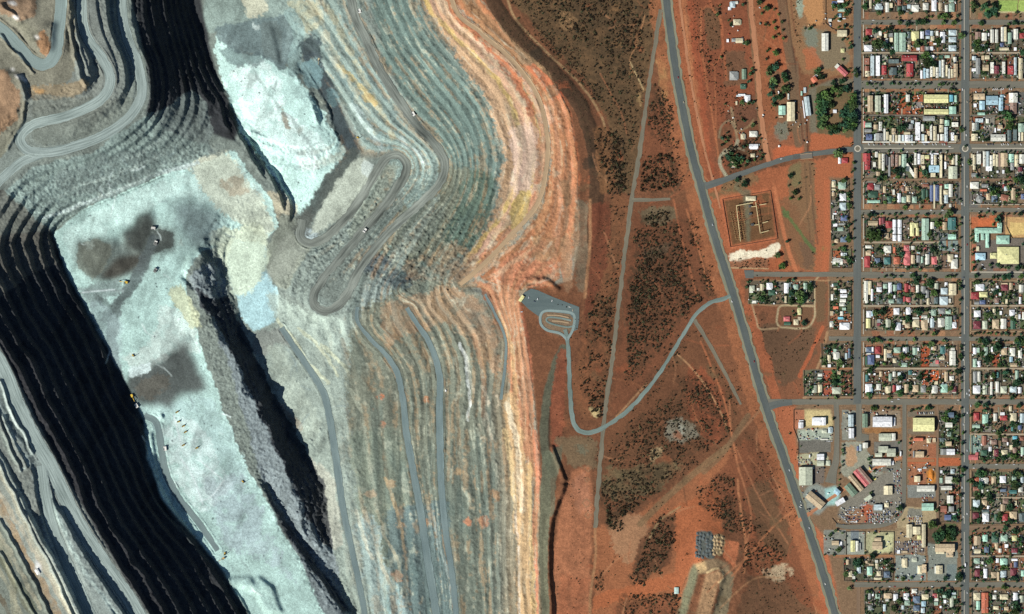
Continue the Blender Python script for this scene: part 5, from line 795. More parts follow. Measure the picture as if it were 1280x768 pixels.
P([(925,348),(1046,346),(1046,400),(1026,440),(1010,500),(962,505),(940,420)], (136,86,60), .95, 2, 3)
P([(945,404),(1020,406),(1022,440),(1000,470),(960,490),(950,440)], (110,82,62), .9, 4, 5); P([(1020,352),(1034,352),(1030,404),(1018,404)], (112,90,66), .8, 3, 3)
Ln([(935,385),(950,430),(968,490),(974,505)], 6, (176,98,62), .85, 2, 3); Ln([(1028,410),(1014,440),(1000,470)], 2.2, (190,96,56), .8, 1.5, 1.5)
P([(932,352),(1018,350),(1018,381),(938,382)], (130,98,74), .9, 1, 2); P([(974,382),(1016,382),(1014,404),(976,408)], (112,84,62), .8, 2, 2)
P([(962,510),(1000,508),(1000,560),(1004,620),(1030,650),(1052,740),(1070,890),(1050,890),(1010,660),(978,565)], (182,104,68), .95, 2, 3)
P([(1000,600),(1020,640),(1040,640),(1032,660),(1014,650)], (160,96,62), .8, 2, 3)
Ln([(1024,640),(1040,680),(1052,730),(1064,800)], 2.5, (150,84,56), .7, 2, 2)
# town ground
P([(1066,-125),(1425,-125),(1425,893),(1060,893),(1050,768),(1046,740),(1030,670),(1003,640),(992,512),(1004,500),(1030,460),(1036,400),(1036,222),(1066,222)], (130,104,82), .98, 1, 1)
# ---- tracks (worn into the soil)
TRK = (198,142,98)
for q, w, c, a in (
 ([(744,660),(744,700),(738,745),(738,800)], 1.6, (196,150,108), .5), ([(790,95),(788,75),(798,50),(806,20)], .8, TRK, .7), ([(788,78),(796,95),(804,112)], .8, (214,186,140), .8),
 ([(750,92),(764,118),(776,140),(784,168)], .8, (176,112,76), .7), ([(842,250),(850,290),(858,320),(872,375)], 1.2, (176,104,68), .8), ([(820,195),(830,215),(842,240)], 1, (176,104,68), .7), ([(858,262),(870,300),(886,360)], 1.2, (188,116,76), .8),
 ([(812,150),(830,190),(845,236)], .8, (168,98,66), .6), ([(770,522),(790,500),(808,480)], 1, (196,150,110), .7), ([(846,442),(870,466),(890,496),(904,522),(908,535)], 1, (196,146,106), .85), ([(876,428),(894,470),(908,510),(918,560),(924,590)], 1.2, (190,112,72), .75),
 ([(912,500),(914,540),(922,580),(938,640),(932,690)], 1.2, (186,120,82), .7), ([(905,562),(935,530),(950,512)], 1.6, (166,118,86), .8), ([(880,590),(905,565),(935,520)], 3.5, (128,104,78), .7), ([(800,655),(838,618),(880,582),(908,560)], 4.0, (140,112,82), .8), ([(812,672),(826,650),(850,634)], 1.2, (176,150,110), .7),
 ([(790,690),(770,700),(752,720)], 1.2, (190,130,92), .6), ([(920,560),(948,620),(985,680)], 1, (180,118,82), .6), ([(935,570),(960,600),(985,640)], .8, (176,116,80), .5), ([(915,720),(940,690),(965,660),(990,640)], 1.2, (196,124,82), .7), ([(922,600),(926,640),(932,680),(930,716)], 1.4, (200,132,90), .75), ([(884,740),(910,716),(930,700)], 1, (196,130,90), .6), ([(950,620),(970,612),(980,630),(966,650),(950,640)], .9, (166,112,82), .5), ([(900,760),(940,725),(975,722)], 1, (190,140,100), .5),
 ([(876,10),(877,60),(886,120),(896,180),(902,225)], 1.2, (186,112,72), .7), ([(856,20),(862,80),(872,140),(884,200)], 1.5, (196,128,86), .7), ([(862,-20),(868,40),(874,80),(890,160)], 1, (150,82,54), .6), ([(884,-10),(892,14),(900,22),(904,60),(908,100)], 1.6, (184,104,66), .8), ([(900,20),(882,8),(876,30),(877,60)], .9, (186,112,74), .6), ([(893,80),(894,120),(896,180)], .8, (186,112,72), .6),
 ([(904,60),(896,78),(884,82)], 1.2, (186,106,68), .7), ([(935,-20),(940,30),(946,90),(950,140),(958,196)], 4.0, (138,104,76), .9), ([(938,-20),(943,30),(949,90)], 1.4, (182,128,92), .7), ([(975,-20),(980,30),(988,80),(992,130),(998,180)], 5.0, (116,94,74), .85), ([(980,-20),(988,40),(996,100),(1004,180)], .9, (84,66,54), .8), ([(967,-20),(973,60),(980,110)], 1, (150,92,62), .6), ([(986,-20),(992,30),(996,44)], 1, (124,78,54), .7),
 ([(996,78),(998,120),(1004,150),(1008,192)], 1.6, (120,96,76), .8), ([(1003,120),(1008,150),(1010,192)], .7, (40,34,30), .7), ([(952,82),(970,80),(996,80)], .8, (118,70,46), .7),
 ([(914,135),(919,160),(922,178),(918,185)], 1.6, (156,132,104), .9), ([(899,172),(902,158),(912,151),(918,160)], 1.2, (146,130,106), .8), ([(922,165),(936,158),(942,150)], 1.2, (158,132,100), .8), ([(922,176),(918,186),(904,192),(900,205),(908,221)], 2.2, (168,164,144), .95), ([(905,188),(918,184),(930,188)], 1.5, (156,150,130), .6),
 ([(968,236),(976,275),(982,300),(988,320),(996,340)], 2.4, (196,116,76), .85), ([(1034,228),(1034,300),(1030,342)], 4, (182,100,62), .85), ([(930,224),(920,232),(928,242)], 2.5, (126,118,94), .8),
 ([(1020,350),(1024,345),(1032,342),(1042,342)], 1, (186,164,130), .85), ([(1018,352),(1018,380),(1018,396),(1012,408),(1000,411),(985,410),(975,409),(971,403),(972,390),(975,383),(990,382),(1016,383)], 1.1, (190,172,140), .95), ([(940,381),(972,382)], 1, (176,140,108), .8), ([(940,382),(946,402),(950,411),(972,411)], 1, (186,158,126), .85), ([(936,351),(1016,351)], .8, (190,150,110), .8), ([(1034,345),(1036,352),(1036,400)], .8, (168,130,96), .7), ([(1022,351),(1066,351)], .7, (190,150,110), .7),
 ([(1034,416),(1028,440),(1024,455),(1010,490),(1004,500)], 1.6, (176,140,106), .8), ([(1026,452),(1030,440),(1034,432)], 1.2, (168,168,150), .8), ([(914,335),(960,336)], .5, (206,180,140), .8),
 ([(1000,650),(1020,636),(1054,612),(1090,588),(1126,572)], 2.4, (168,106,72), .9), ([(990,655),(1000,648),(1014,641)], 3, (176,108,70), .8)):
    Ln(q, w, c, a, .8, .7)
for x, y, r in ((735,586,4),(734,600,3),(733,629,5),(735,644,4)): Ln([(x-r,y),(x,y-r),(x+r,y),(x,y+r),(x-r,y)], .7, (150,120,92), .6, .8, .5)
# odd vehicle tracks and washouts over the flat
qk = np.random.RandomState(71)
for _ in range(170):
    x, y = qk.uniform(690, 1040), qk.uniform(-20, 790)
    if x > 1000 + (y > 240) * -10 and y < 210 or x > 1020: continue
    a_ = qk.normal(1.5, .8); l_ = qk.uniform(12, 60); b_ = a_ + qk.normal(0, .35)
    p_ = [(x, y), (x + math.cos(a_) * l_ * .5, y + math.sin(a_) * l_ * .5), (x + math.cos(a_) * l_ * .5 + math.cos(b_) * l_ * .5, y + math.sin(a_) * l_ * .5 + math.sin(b_) * l_ * .5)]
    if not (p_[2][0] > 745 and p_[2][0] < 1030): continue
    Ln(p_, qk.uniform(.5, 1.1), [(186,116,76),(196,136,98),(96,66,46),(170,96,62),(110,92,70)][qk.randint(5)], qk.uniform(.25, .6), .9, 2, 1, .4)
for _ in range(150):
    x, y = qk.uniform(700, 1030), qk.uniform(0, 768); r_ = qk.uniform(3, 12)
    if x > 985 and y < 400: continue
    P([(x - r_, y), (x - r_ * .2, y - r_ * .6), (x + r_, y + r_ * .1), (x + r_ * .2, y + r_ * .7)], [(176,92,54),(186,104,64),(92,64,44),(112,92,66),(160,84,50)][qk.randint(5)], qk.uniform(.25, .6), 3, 9, 1, .7)
# fine soil speckle over the scrub
dk = blur(sum(pm_ for pm_ in [sm(.15, .6, 1 - np.clip(np.hypot((PX - cx_) / rx_, (PY - cy_) / ry_), 0, 1)) for cx_, cy_, rx_, ry_ in ((740,60,90,130),(790,180,60,90),(820,340,80,110),(770,420,60,110),(850,520,90,80),(800,610,80,60),(920,640,60,70),(820,680,45,60),(960,560,50,100),(960,740,70,60),(980,440,50,60))]), 4); dk = np.clip(dk, 0, 1) * PLAIN
COL *= (1 - .12 * dk)[..., None]
P([(672,394),(684,389),(712,392),(720,400),(716,414),(700,420),(684,413)], (136,116,98), .9, 1, 2)
COL *= (1 - .13 * (PLAIN * sm(1000, 960, PX)))[..., None]
gm = COL.mean(-1, keepdims=True); COL += (gm - COL) * (PLAIN * 0.09 + 0.02)[..., None]; COL *= (1 - PLAIN[..., None] * np.array([.01, .03, .17], np.float32))
sc = PLAIN * sm(1010, 960, PX); sc_ = fbm(PX / 2.3, PY / 2.3, 71, 2) * 2; sc2 = fbm(PX / 25, PY / 25, 75, 4) * 2
COL *= (1 + sc * (0.22 * sc_ + 0.15 * sc2))[..., None]
# ------------------------------------------------------------------ yards: every lot has its own soil, lawn or paving
YC = [(118,106,86),(104,96,78),(126,104,82),(118,114,100),(94,96,74),(128,120,102),(104,90,72),(140,118,94),(88,100,72),(76,96,62),(150,98,70),(122,118,108),(136,134,122),(92,94,84)]
def R_(x0, x1, y0, y1, c, a=.9, soft=0):
    sl = box_of([(x0, y0), (x1, y1)], 1)
    if sl is None: return
    m = ((PX[sl] + WX_[sl] * .4 >= x0) & (PX[sl] + WX_[sl] * .4 <= x1) & (PY[sl] + WY_[sl] * .4 >= y0) & (PY[sl] + WY_[sl] * .4 <= y1)).astype(np.float32)
    put(sl, blur(m, soft) * a, c)
yr = np.random.RandomState(23)
# blocks sit on darker ground than the verges
for key, x0, x1, y0, y1, n in BLOCKS:
    R_(x0 - 1, x1 + 1, y0 - 1, y1 + 1, (116, 100, 78), .9)
    e = np.linspace(x0, x1, n + 1)
    for i in range(n):
        rows = 3 if y1 - y0 > 40 else 2
        q = np.linspace(y0, y1, rows + 1)
        for j in range(rows):
            c = YC[yr.randint(len(YC))]; f = yr.uniform(.75, 1.1)
            R_(e[i], e[i + 1], q[j], q[j + 1], tuple(np.array(c) * f), .85)
            if yr.rand() < .5:
                c = YC[yr.randint(len(YC))]; xx = yr.uniform(e[i], e[i + 1] - 3); yy = yr.uniform(q[j], q[j + 1] - 3)
                R_(xx, xx + yr.uniform(2, 6), yy, yy + yr.uniform(2, 7), c, .8)
# lots that stand out
for x0, x1, y0, y1, c in ((1151,1162,434,459,(166,84,52)),(1122,1132,116,143,(166,88,56)),(1132,1139,130,143,(150,84,56)),(1140,1154,119,128,(162,88,58)),(1140,1154,136,143,(168,98,64)),(1142,1153,128,135,(136,130,124)),(1140,1154,115,119,(90,110,66)),(1163,1173,463,477,(196,98,56)),(1153,1161,463,481,(168,88,58)),(1174,1183,463,480,(140,108,78)),(1029,1040,464,494,(160,84,60)),(1040,1050,464,482,(64,104,60)),(1052,1063,464,494,(128,84,66)),(1041,1051,313,322,(166,92,58)),(1128,1136,273,301,(116,104,90)),(1176,1186,312,336,(118,98,82)),(1174,1198,301,314,(128,146,140)),(1174,1186,292,302,(104,112,112)),(1081,1094,218,224,(128,118,98)),(1093,1104,368,381,(96,110,102)),
 (1240,1250,441,457,(160,84,58)),(1214,1222,306,342,(172,110,84)),(1210,1226,544,566,(132,158,146)),(1212,1250,269,285,(182,104,66)),(1222,1242,275,283,(196,108,66)),(1257,1300,271,298,(196,158,106)),(1262,1290,278,294,(214,186,120)),(1252,1300,298,342,(112,106,96)),(1220,1252,300,342,(108,102,94)),(1212,1226,254,262,(116,112,104)),(1212,1228,240,258,(108,108,102)),(1248,1272,0,15,(150,178,92)),(1273,1300,0,15,(160,184,96)),(1247,1300,15,17,(196,186,140)),(1214,1246,0,22,(120,104,74)),(1232,1246,10,20,(74,122,62)),(1214,1232,142,144,(120,112,96)),(1231,1250,131,143,(92,90,84)),(1274,1300,115,143,(92,92,88)),
 (1215,1222,68,98,(118,116,104)),(1216,1224,92,98,(112,116,112)),(1194,1200,228,256,(112,112,104)),(1160,1166,72,98,(104,100,88))): R_(x0, x1, y0, y1, c, .92)
# industrial yards
P([(993,512),(1038,513),(1041,530),(1040,535),(1006,534),(1005,513)], (208,190,136), .9, 1, 1); R_(993,1005,512,536,(176,112,82),.8); R_(998,1041,536,551,(170,184,166),.85,1); R_(998,1039,550,566,(108,108,100),.92); P([(996,568),(1030,566),(1040,580),(1016,586),(998,582)], (180,180,146), .85, 2, 2)
R_(998,1016,584,612,(120,112,98),.6); R_(1017,1030,583,604,(110,104,96),.8)
P([(1000,620),(1010,608),(1022,604),(1034,612),(1036,632),(1024,644),(1010,640)], (136,146,138), .9, 1, 1); P([(1031,612),(1045,608),(1050,620),(1045,632),(1034,632)], (160,206,200), .85, 1, 2)
R_(1052,1069,513,551,(136,140,128),.9); P([(1052,553),(1078,553),(1092,575),(1106,592),(1090,600),(1075,580),(1060,600),(1052,590)], (150,152,134), .9, 2, 2); P([(1056,560),(1070,556),(1072,578),(1058,586)], (180,142,106), .9, 2, 2)
R_(1077,1126,514,536,(146,130,108),.85); R_(1080,1126,535,542,(150,108,66),.9); R_(1074,1092,541,552,(138,112,84),.8); R_(1092,1128,552,566,(112,112,104),.9); R_(1090,1126,576,590,(116,116,104),.85)
P([(1052,626),(1080,606),(1120,582),(1128,590),(1126,640),(1100,655),(1060,655),(1048,646)], (128,126,114), .9, 1, 1); P([(1055,642),(1075,636),(1088,634),(1086,654),(1060,654)], (150,112,84), .9, 2, 2); P([(1076,632),(1092,630),(1090,652),(1082,652)], (172,92,60), .9, 2, 2)
R_(1135,1168,514,521,(116,108,92),.9); R_(1135,1168,537,543,(120,108,90),.9); R_(1136,1169,545,573,(152,112,84),.95); R_(1160,1170,556,572,(158,96,66),.7); R_(1134,1200,573,583,(176,98,62),.92); R_(1136,1158,580,606,(158,106,76),.9); P([(1158,590),(1163,586),(1169,592),(1169,603),(1160,605)], (206,134,52), .95, 1, 1); R_(1134,1170,606,622,(126,132,126),.9)
R_(1121,1170,634,660,(168,152,118),.9); R_(1135,1153,636,646,(116,120,112),.8); R_(1119,1157,660,693,(150,132,102),.9); R_(1118,1156,678,692,(120,108,98),.8); R_(1119,1157,694,727,(132,142,134),.92); R_(1160,1197,678,727,(126,134,124),.92); R_(1184,1196,706,726,(112,126,124),.8)
R_(1030,1057,662,694,(130,134,124),.9); R_(1058,1081,665,693,(150,158,146),.9); R_(1064,1074,664,676,(112,124,132),.8); P([(1082,666),(1118,664),(1117,690),(1082,692)], (168,168,130), .92, 1, 1); P([(1100,672),(1117,668),(1112,690),(1092,692)], (196,196,148), .85, 2, 2)
R_(1182,1196,655,676,(70,88,52),.9); R_(1160,1178,660,680,(84,72,56),.8); R_(1042,1118,694,697,(150,106,78),.7)
# verges in warm soil, patchy
for y0, y1 in ((16,25),(31,36),(99,101),(111,115),(256,262),(268,272),(336,340),(348,351),(414,421),(426,430),(495,499),(506,512)):
    for x in range(1081, 1200, 9):
        if yr.rand() < .75: R_(x, x + yr.uniform(4, 11), y0, y1, [(166,106,74),(150,98,70),(142,112,86),(176,130,94),(128,110,90)][yr.randint(5)], .7)
    for x in range(1214, 1300, 9):
        if yr.rand() < .6: R_(x, x + yr.uniform(4, 11), y0, y1, [(156,104,76),(142,108,82),(146,96,70),(132,114,92)][yr.randint(4)], .65)
# small mess of yards
tw_ = PLAIN * ((PX > 1062) | ((PX > 1000) & (PY > 505) & (PX > 985 + (PY - 500) * .18)))
nn = fbm(PX / 2.2, PY / 2.2, 81, 2) * 2
COL *= (1 + tw_ * 0.22 * nn)[..., None]
# ------------------------------------------------------------------ materials
MATS = {}
def nt(name):
    m = bpy.data.materials.new(name); m.use_nodes = True
    t = m.node_tree; b = t.nodes['Principled BSDF']
    b.inputs['Roughness'].default_value = 0.95
    try: b.inputs['Specular IOR Level'].default_value = 0.2
    except Exception: pass
    MATS[name] = m
    return m, t, b
def node(t, typ, **kw):
    n = t.nodes.new(typ)
    for k, v in kw.items(): setattr(n, k, v)
    return n
def soil_mat():
    m, t, b = nt('soil_and_rock')
    at = node(t, 'ShaderNodeAttribute', attribute_name='soil')
    tc = node(t, 'ShaderNodeTexCoord')
    n1 = node(t, 'ShaderNodeTexNoise'); n1.inputs['Scale'].default_value = 0.30; n1.inputs['Detail'].default_value = 5; n1.inputs['Roughness'].default_value = .65
    n2 = node(t, 'ShaderNodeTexVoronoi'); n2.inputs['Scale'].default_value = 0.55
    t.links.new(tc.outputs['Object'], n1.inputs['Vector']); t.links.new(tc.outputs['Object'], n2.inputs['Vector'])
    r1 = node(t, 'ShaderNodeMapRange'); r1.inputs['From Min'].default_value = .3; r1.inputs['From Max'].default_value = .7; r1.inputs['To Min'].default_value = .66; r1.inputs['To Max'].default_value = 1.32
    r2 = node(t, 'ShaderNodeMapRange'); r2.inputs['From Min'].default_value = 0; r2.inputs['From Max'].default_value = .9; r2.inputs['To Min'].default_value = 1.08; r2.inputs['To Max'].default_value = .9
    t.links.new(n1.outputs['Fac'], r1.inputs['Value']); t.links.new(n2.outputs['Distance'], r2.inputs['Value'])
    mu = node(t, 'ShaderNodeMath', operation='MULTIPLY'); t.links.new(r1.outputs[0], mu.inputs[0]); t.links.new(r2.outputs[0], mu.inputs[1])
    vm = node(t, 'ShaderNodeVectorMath', operation='SCALE'); t.links.new(at.outputs['Color'], vm.inputs[0]); t.links.new(mu.outputs[0], vm.inputs['Scale'])
    t.links.new(vm.outputs[0], b.inputs['Base Color'])
    bp = node(t, 'ShaderNodeBump'); bp.inputs['Strength'].default_value = .5; bp.inputs['Distance'].default_value = 1.2
    t.links.new(n1.outputs['Fac'], bp.inputs['Height']); t.links.new(bp.outputs[0], b.inputs['Normal'])
    return m
def road_mat(name, c, c2, streak, lane=0.28, spread=.5):
    """worn running surface: streaks run along the road (uv.x along in metres, uv.y across in metres)"""
    m, t, b = nt(name)
    uv = node(t, 'ShaderNodeUVMap', uv_map='run')
    mp = node(t, 'ShaderNodeMapping'); mp.inputs['Scale'].default_value = (0.012, lane, 1)
    n = node(t, 'ShaderNodeTexNoise'); n.inputs['Scale'].default_value = 1.0; n.inputs['Detail'].default_value = 4; n.inputs['Roughness'].default_value = .6
    mp2 = node(t, 'ShaderNodeMapping'); mp2.inputs['Scale'].default_value = (0.010, 0.03, 1)
    n2 = node(t, 'ShaderNodeTexNoise'); n2.inputs['Scale'].default_value = 1.0; n2.inputs['Detail'].default_value = 2
    n3 = node(t, 'ShaderNodeTexNoise'); n3.inputs['Scale'].default_value = .5; n3.inputs['Detail'].default_value = 3
    tc = node(t, 'ShaderNodeTexCoord')
    t.links.new(uv.outputs[0], mp.inputs['Vector']); t.links.new(mp.outputs[0], n.inputs['Vector'])
    t.links.new(uv.outputs[0], mp2.inputs['Vector']); t.links.new(mp2.outputs[0], n2.inputs['Vector']); t.links.new(tc.outputs['Object'], n3.inputs['Vector'])
    ad = node(t, 'ShaderNodeMath', operation='MULTIPLY_ADD'); ad.inputs[1].default_value = streak; t.links.new(n.outputs['Fac'], ad.inputs[0])
    sc = node(t, 'ShaderNodeMath', operation='MULTIPLY'); sc.inputs[1].default_value = 1 - streak; t.links.new(n2.outputs['Fac'], sc.inputs[0]); t.links.new(sc.outputs[0], ad.inputs[2])
    rg = node(t, 'ShaderNodeMapRange'); rg.inputs['From Min'].default_value = .5 - spread * .3; rg.inputs['From Max'].default_value = .5 + spread * .3
    t.links.new(ad.outputs[0], rg.inputs['Value'])
    mx = node(t, 'ShaderNodeMix', data_type='RGBA'); t.links.new(rg.outputs[0], mx.inputs['Factor'])
    mx.inputs['A'].default_value = (*alb(c), 1); mx.inputs['B'].default_value = (*alb(c2), 1)
    r3 = node(t, 'ShaderNodeMapRange'); r3.inputs['From Min'].default_value = .3; r3.inputs['From Max'].default_value = .7; r3.inputs['To Min'].default_value = .88; r3.inputs['To Max'].default_value = 1.1
    t.links.new(n3.outputs['Fac'], r3.inputs['Value'])
    vm = node(t, 'ShaderNodeVectorMath', operation='SCALE'); t.links.new(mx.outputs['Result'], vm.inputs[0]); t.links.new(r3.outputs[0], vm.inputs['Scale'])
    t.links.new(vm.outputs[0], b.inputs['Base Color'])
    return m

# ------------------------------------------------------------------ ground sheet
def grid_faces(nx, ny):
    i = (np.arange(ny - 1)[:, None] * nx + np.arange(nx - 1)[None, :]).reshape(-1)
    return np.stack([i, i + nx, i + nx + 1, i + 1], 1)
def mesh_np(name, V, F, mat=None, smooth=False):
    me = bpy.data.meshes.new(name)
    V = np.asarray(V, np.float32); F = np.asarray(F, np.int32); k = F.shape[1]
    me.vertices.add(len(V)); me.vertices.foreach_set('co', V.reshape(-1))
    me.loops.add(F.size); me.loops.foreach_set('vertex_index', F.reshape(-1))
    me.polygons.add(len(F)); me.polygons.foreach_set('loop_start', np.arange(len(F), dtype=np.int32) * k)
    try: me.polygons.foreach_set('loop_total', np.full(len(F), k, np.int32))
    except Exception: pass
    if smooth: me.polygons.foreach_set('use_smooth', np.ones(len(F), bool))
    if mat: me.materials.append(mat)
    me.update(calc_edges=True)
    return me
def link(name, me, kind=None, parent=None):
    o = bpy.data.objects.new(name, me); COLL.objects.link(o)
    if kind: o['kind'] = kind
    if parent: o.parent = parent
    return o
def build_ground():
    V = np.stack([wx(PX), wy(PY), H], -1).reshape(-1, 3)
    C = np.concatenate([COL, np.ones(PX.shape + (1,), np.float32)], -1).reshape(-1, 4)
    F = grid_faces(NX, NY)
    # the plain goes on to the horizon
    B = 60000.0
    gx_ = [-B, wx(X0), wx(X1), B]; gy_ = [B, wy(Y0), wy(Y1), -B]
    n0 = len(V); ring = []; rf = []
    corner = {(1, 1): 0, (2, 1): NX - 1, (1, 2): (NY - 1) * NX, (2, 2): NY * NX - 1}
    ids = {}
    for j in range(4):
        for i in range(4):
            if (i, j) in corner: ids[i, j] = corner[i, j]
            else: ids[i, j] = n0 + len(ring); ring.append((gx_[i], gy_[j], 0.0))
    for j in range(3):
        for i in range(3):
            if (i, j) != (1, 1): rf.append((ids[i, j], ids[i, j + 1], ids[i + 1, j + 1], ids[i + 1, j]))
    V = np.vstack([V, np.array(ring, np.float32)]); F = np.vstack([F, np.array(rf, np.int32)])
    C = np.vstack([C, np.tile(np.array([*alb((128, 84, 58)), 1], np.float32), (len(ring), 1))])
    me = mesh_np('ground', V, F, soil_mat(), True)
    ca = me.color_attributes.new('soil', 'FLOAT_COLOR', 'POINT')
    ca.data.foreach_set('color', np.clip(C, 0.003, .9).astype(np.float32).reshape(-1))
    return link('ground', me, 'structure')

# ------------------------------------------------------------------ roads laid on the ground
def hz_arr(x, y):
    fx = np.clip(np.asarray(x) - X0, 0, NX - 1.001); fy = np.clip(np.asarray(y) - Y0, 0, NY - 1.001)
    i = fx.astype(int); j = fy.astype(int); fx = fx - i; fy = fy - j
    return H[j, i] * (1 - fx) * (1 - fy) + H[j, i + 1] * fx * (1 - fy) + H[j + 1, i] * (1 - fx) * fy + H[j + 1, i + 1] * fx * fy
def strip(name, pts, hw, mat, lift=0.3, curve=True, wob=0.0, kind='structure', step=1.5, nacross=None):
    Q = spline([p[:2] for p in pts], step) if curve else spline([p[:2] for p in (pts[0], pts[-1])], step)
    if not curve and len(pts) > 2:
        Q = np.vstack([spline([pts[i][:2], pts[i + 1][:2]], step)[(1 if i else 0):] for i in range(len(pts) - 1)])
    T = np.gradient(Q, axis=0); T /= np.maximum(np.linalg.norm(T, axis=1), 1e-6)[:, None]
    L = np.concatenate([[0], np.cumsum(np.linalg.norm(np.diff(Q, axis=0), axis=1))])
    hwv = np.array([np.interp(L, np.linspace(0, L[-1], len(hw)), hw)]).reshape(-1) if hasattr(hw, '__len__') else np.full(len(Q), hw)
    na = nacross or max(2, int(2 * hwv.max() / 1.0))
    us = np.linspace(-1, 1, na + 1)
    V = np.zeros((len(Q), na + 1, 3)); UV = np.zeros((len(Q), na + 1, 2))
    for k, u in enumerate(us):
        w = hwv.copy()
        if wob and k in (0, na): w = w + wob * (vn(L / 5.0, np.full(len(L), k * 7.3), 3) - .5) * 2
        x = Q[:, 0] - T[:, 1] * u * w; y = Q[:, 1] + T[:, 0] * u * w
        V[:, k, 0] = wx(x); V[:, k, 1] = wy(y)
        V[:, k, 2] = np.maximum.reduce([hz_arr(x, y), hz_arr(x + .5, y), hz_arr(x - .5, y), hz_arr(x, y + .5), hz_arr(x, y - .5)]) + lift
        UV[:, k, 0] = L * S; UV[:, k, 1] = u * w * S
    F = grid_faces(na + 1, len(Q))
    me = mesh_np(name, V.reshape(-1, 3), F, mat, True)
    uv = me.uv_layers.new(name='run')
    uv.data.foreach_set('uv', UV.reshape(-1, 2)[F.reshape(-1)].astype(np.float32).reshape(-1))
    o = link(name, me, kind)
    return o
def sheet(name, pts, mat, lift=0.3, kind='structure'):
    """flat paved patch on the plain"""
    n = len(pts)
    z = max(hz(x, y) for x, y in pts) + lift
    bm = bmesh.new()
    vs = [bm.verts.new((wx(x), wy(y), z)) for x, y in pts]
    f = bm.faces.new(vs)
    bmesh.ops.recalc_face_normals(bm, faces=[f])
    if f.normal.z < 0: f.normal_flip()
    uvl = bm.loops.layers.uv.new('run')
    for l in f.loops: l[uvl].uv = (l.vert.co.x, l.vert.co.y)
    bmesh.ops.triangulate(bm, faces=bm.faces[:])
    me = bpy.data.meshes.new(name); bm.to_mesh(me); bm.free(); me.materials.append(mat)
    return link(name, me, kind)
M_haul = road_mat('haul_road_surface', (104,118,114), (176,192,186), .8, .3, .62)
M_haul_dark = road_mat('watered_haul_road_surface', (64,70,66), (156,164,154), .5, .22, .5)
M_pad = road_mat('car_park_surface', (80,94,94), (104,118,116), .5, .1, .8)
M_look = road_mat('lookout_road_surface', (92,108,102), (134,150,142), .4, .15, .6)
M_bench = road_mat('bench_road_surface', (96,114,116), (134,152,150), .5, .15, .8)
M_asph = road_mat('asphalt', (72,80,80), (98,104,100), .5, .2, .8)
M_shoulder = road_mat('gravel_shoulder', (112,116,98), (146,142,118), .6, .25, .8)
M_grav = road_mat('gravel_road_surface', (98,96,84), (132,124,104), .5, .2, .8)
M_teal = road_mat('blue_metal_road_surface', (112,128,124), (150,168,164), .6, .25, .8)
M_street = road_mat('street_asphalt', (98,98,88), (124,120,106), .5, .15, .8)
M_street_d = road_mat('dark_street_asphalt', (82,88,86), (106,110,104), .5, .2, .8)
M_brown = road_mat('unsealed_street', (112,92,74), (140,116,92), .5, .2, .8)
M_dirt = road_mat('red_dirt_road', (156,104,74), (190,136,100), .6, .25, .7)
M_lane = road_mat('concrete_lane', (150,136,114), (178,164,140), .4, .15, .8)
M_verge = road_mat('verge_gravel', (140,100,70), (172,122,84), .5, .15, .8)
M_line = road_mat('pale_kerb', (176,170,152), (212,204,184), .4, .15, .8)
M_tan = road_mat('tan_bench_track', (156,134,106), (184,158,124), .5, .2, .8)

def leaf_attr_mat(name):
    m, t, b = nt(name); at = node(t, 'ShaderNodeAttribute', attribute_name='soil')
    g = node(t, 'ShaderNodeNewGeometry'); n = node(t, 'ShaderNodeTexNoise'); n.inputs['Scale'].default_value = .4; n.inputs['Detail'].default_value = 3
    t.links.new(g.outputs['Position'], n.inputs['Vector'])
    r = node(t, 'ShaderNodeMapRange'); r.inputs['From Min'].default_value = .3; r.inputs['From Max'].default_value = .7; r.inputs['To Min'].default_value = .6; r.inputs['To Max'].default_value = 1.4
    t.links.new(n.outputs['Fac'], r.inputs['Value'])
    vm = node(t, 'ShaderNodeVectorMath', operation='SCALE'); t.links.new(at.outputs['Color'], vm.inputs[0]); t.links.new(r.outputs[0], vm.inputs['Scale']); t.links.new(vm.outputs[0], b.inputs['Base Color'])
    return m
build_ground(); 
# pit roads
strip('haul_road', HAUL[:-2], 5.3, M_haul_dark, .35, wob=1.2)
strip('haul_road', R_ONE, 6.2, M_haul, .35, wob=.6); strip('haul_road', R_TOP, 7.4, M_teal, .36, wob=.7)
strip('haul_road', R_LEFT, 5.6, M_haul, .30, wob=.6)
strip('haul_road', R_P, 8.8, M_haul, .35, wob=.8); strip('haul_road', R_Q, 6.6, M_haul, .42, wob=.6)
strip('haul_road', FLOOR_ROAD, [3.5, 4.5, 4.5, 4, 4, 3], M_bench, .35, wob=.6)
strip('bench_road', ROAD_C, [3.4, 4.2, 4.4, 3.6, 3.6, 3.4], M_bench, .35, wob=.5); strip('bench_road', ROAD_A, [2, 3.5, 4.2, 4.4, 5, 4.6, 4.2], M_bench, .35, wob=.6)
strip('bench_road', ROAD_B, [2.6, 4, 4.4, 4, 3.6, 3.2, 3], M_bench, .35, wob=.5); strip('bench_road', ROAD_D, 1.7, M_bench, .35, wob=.4)
strip('bench_track', ORANGE_ROAD, 2.8, M_tan, .35, wob=.4)
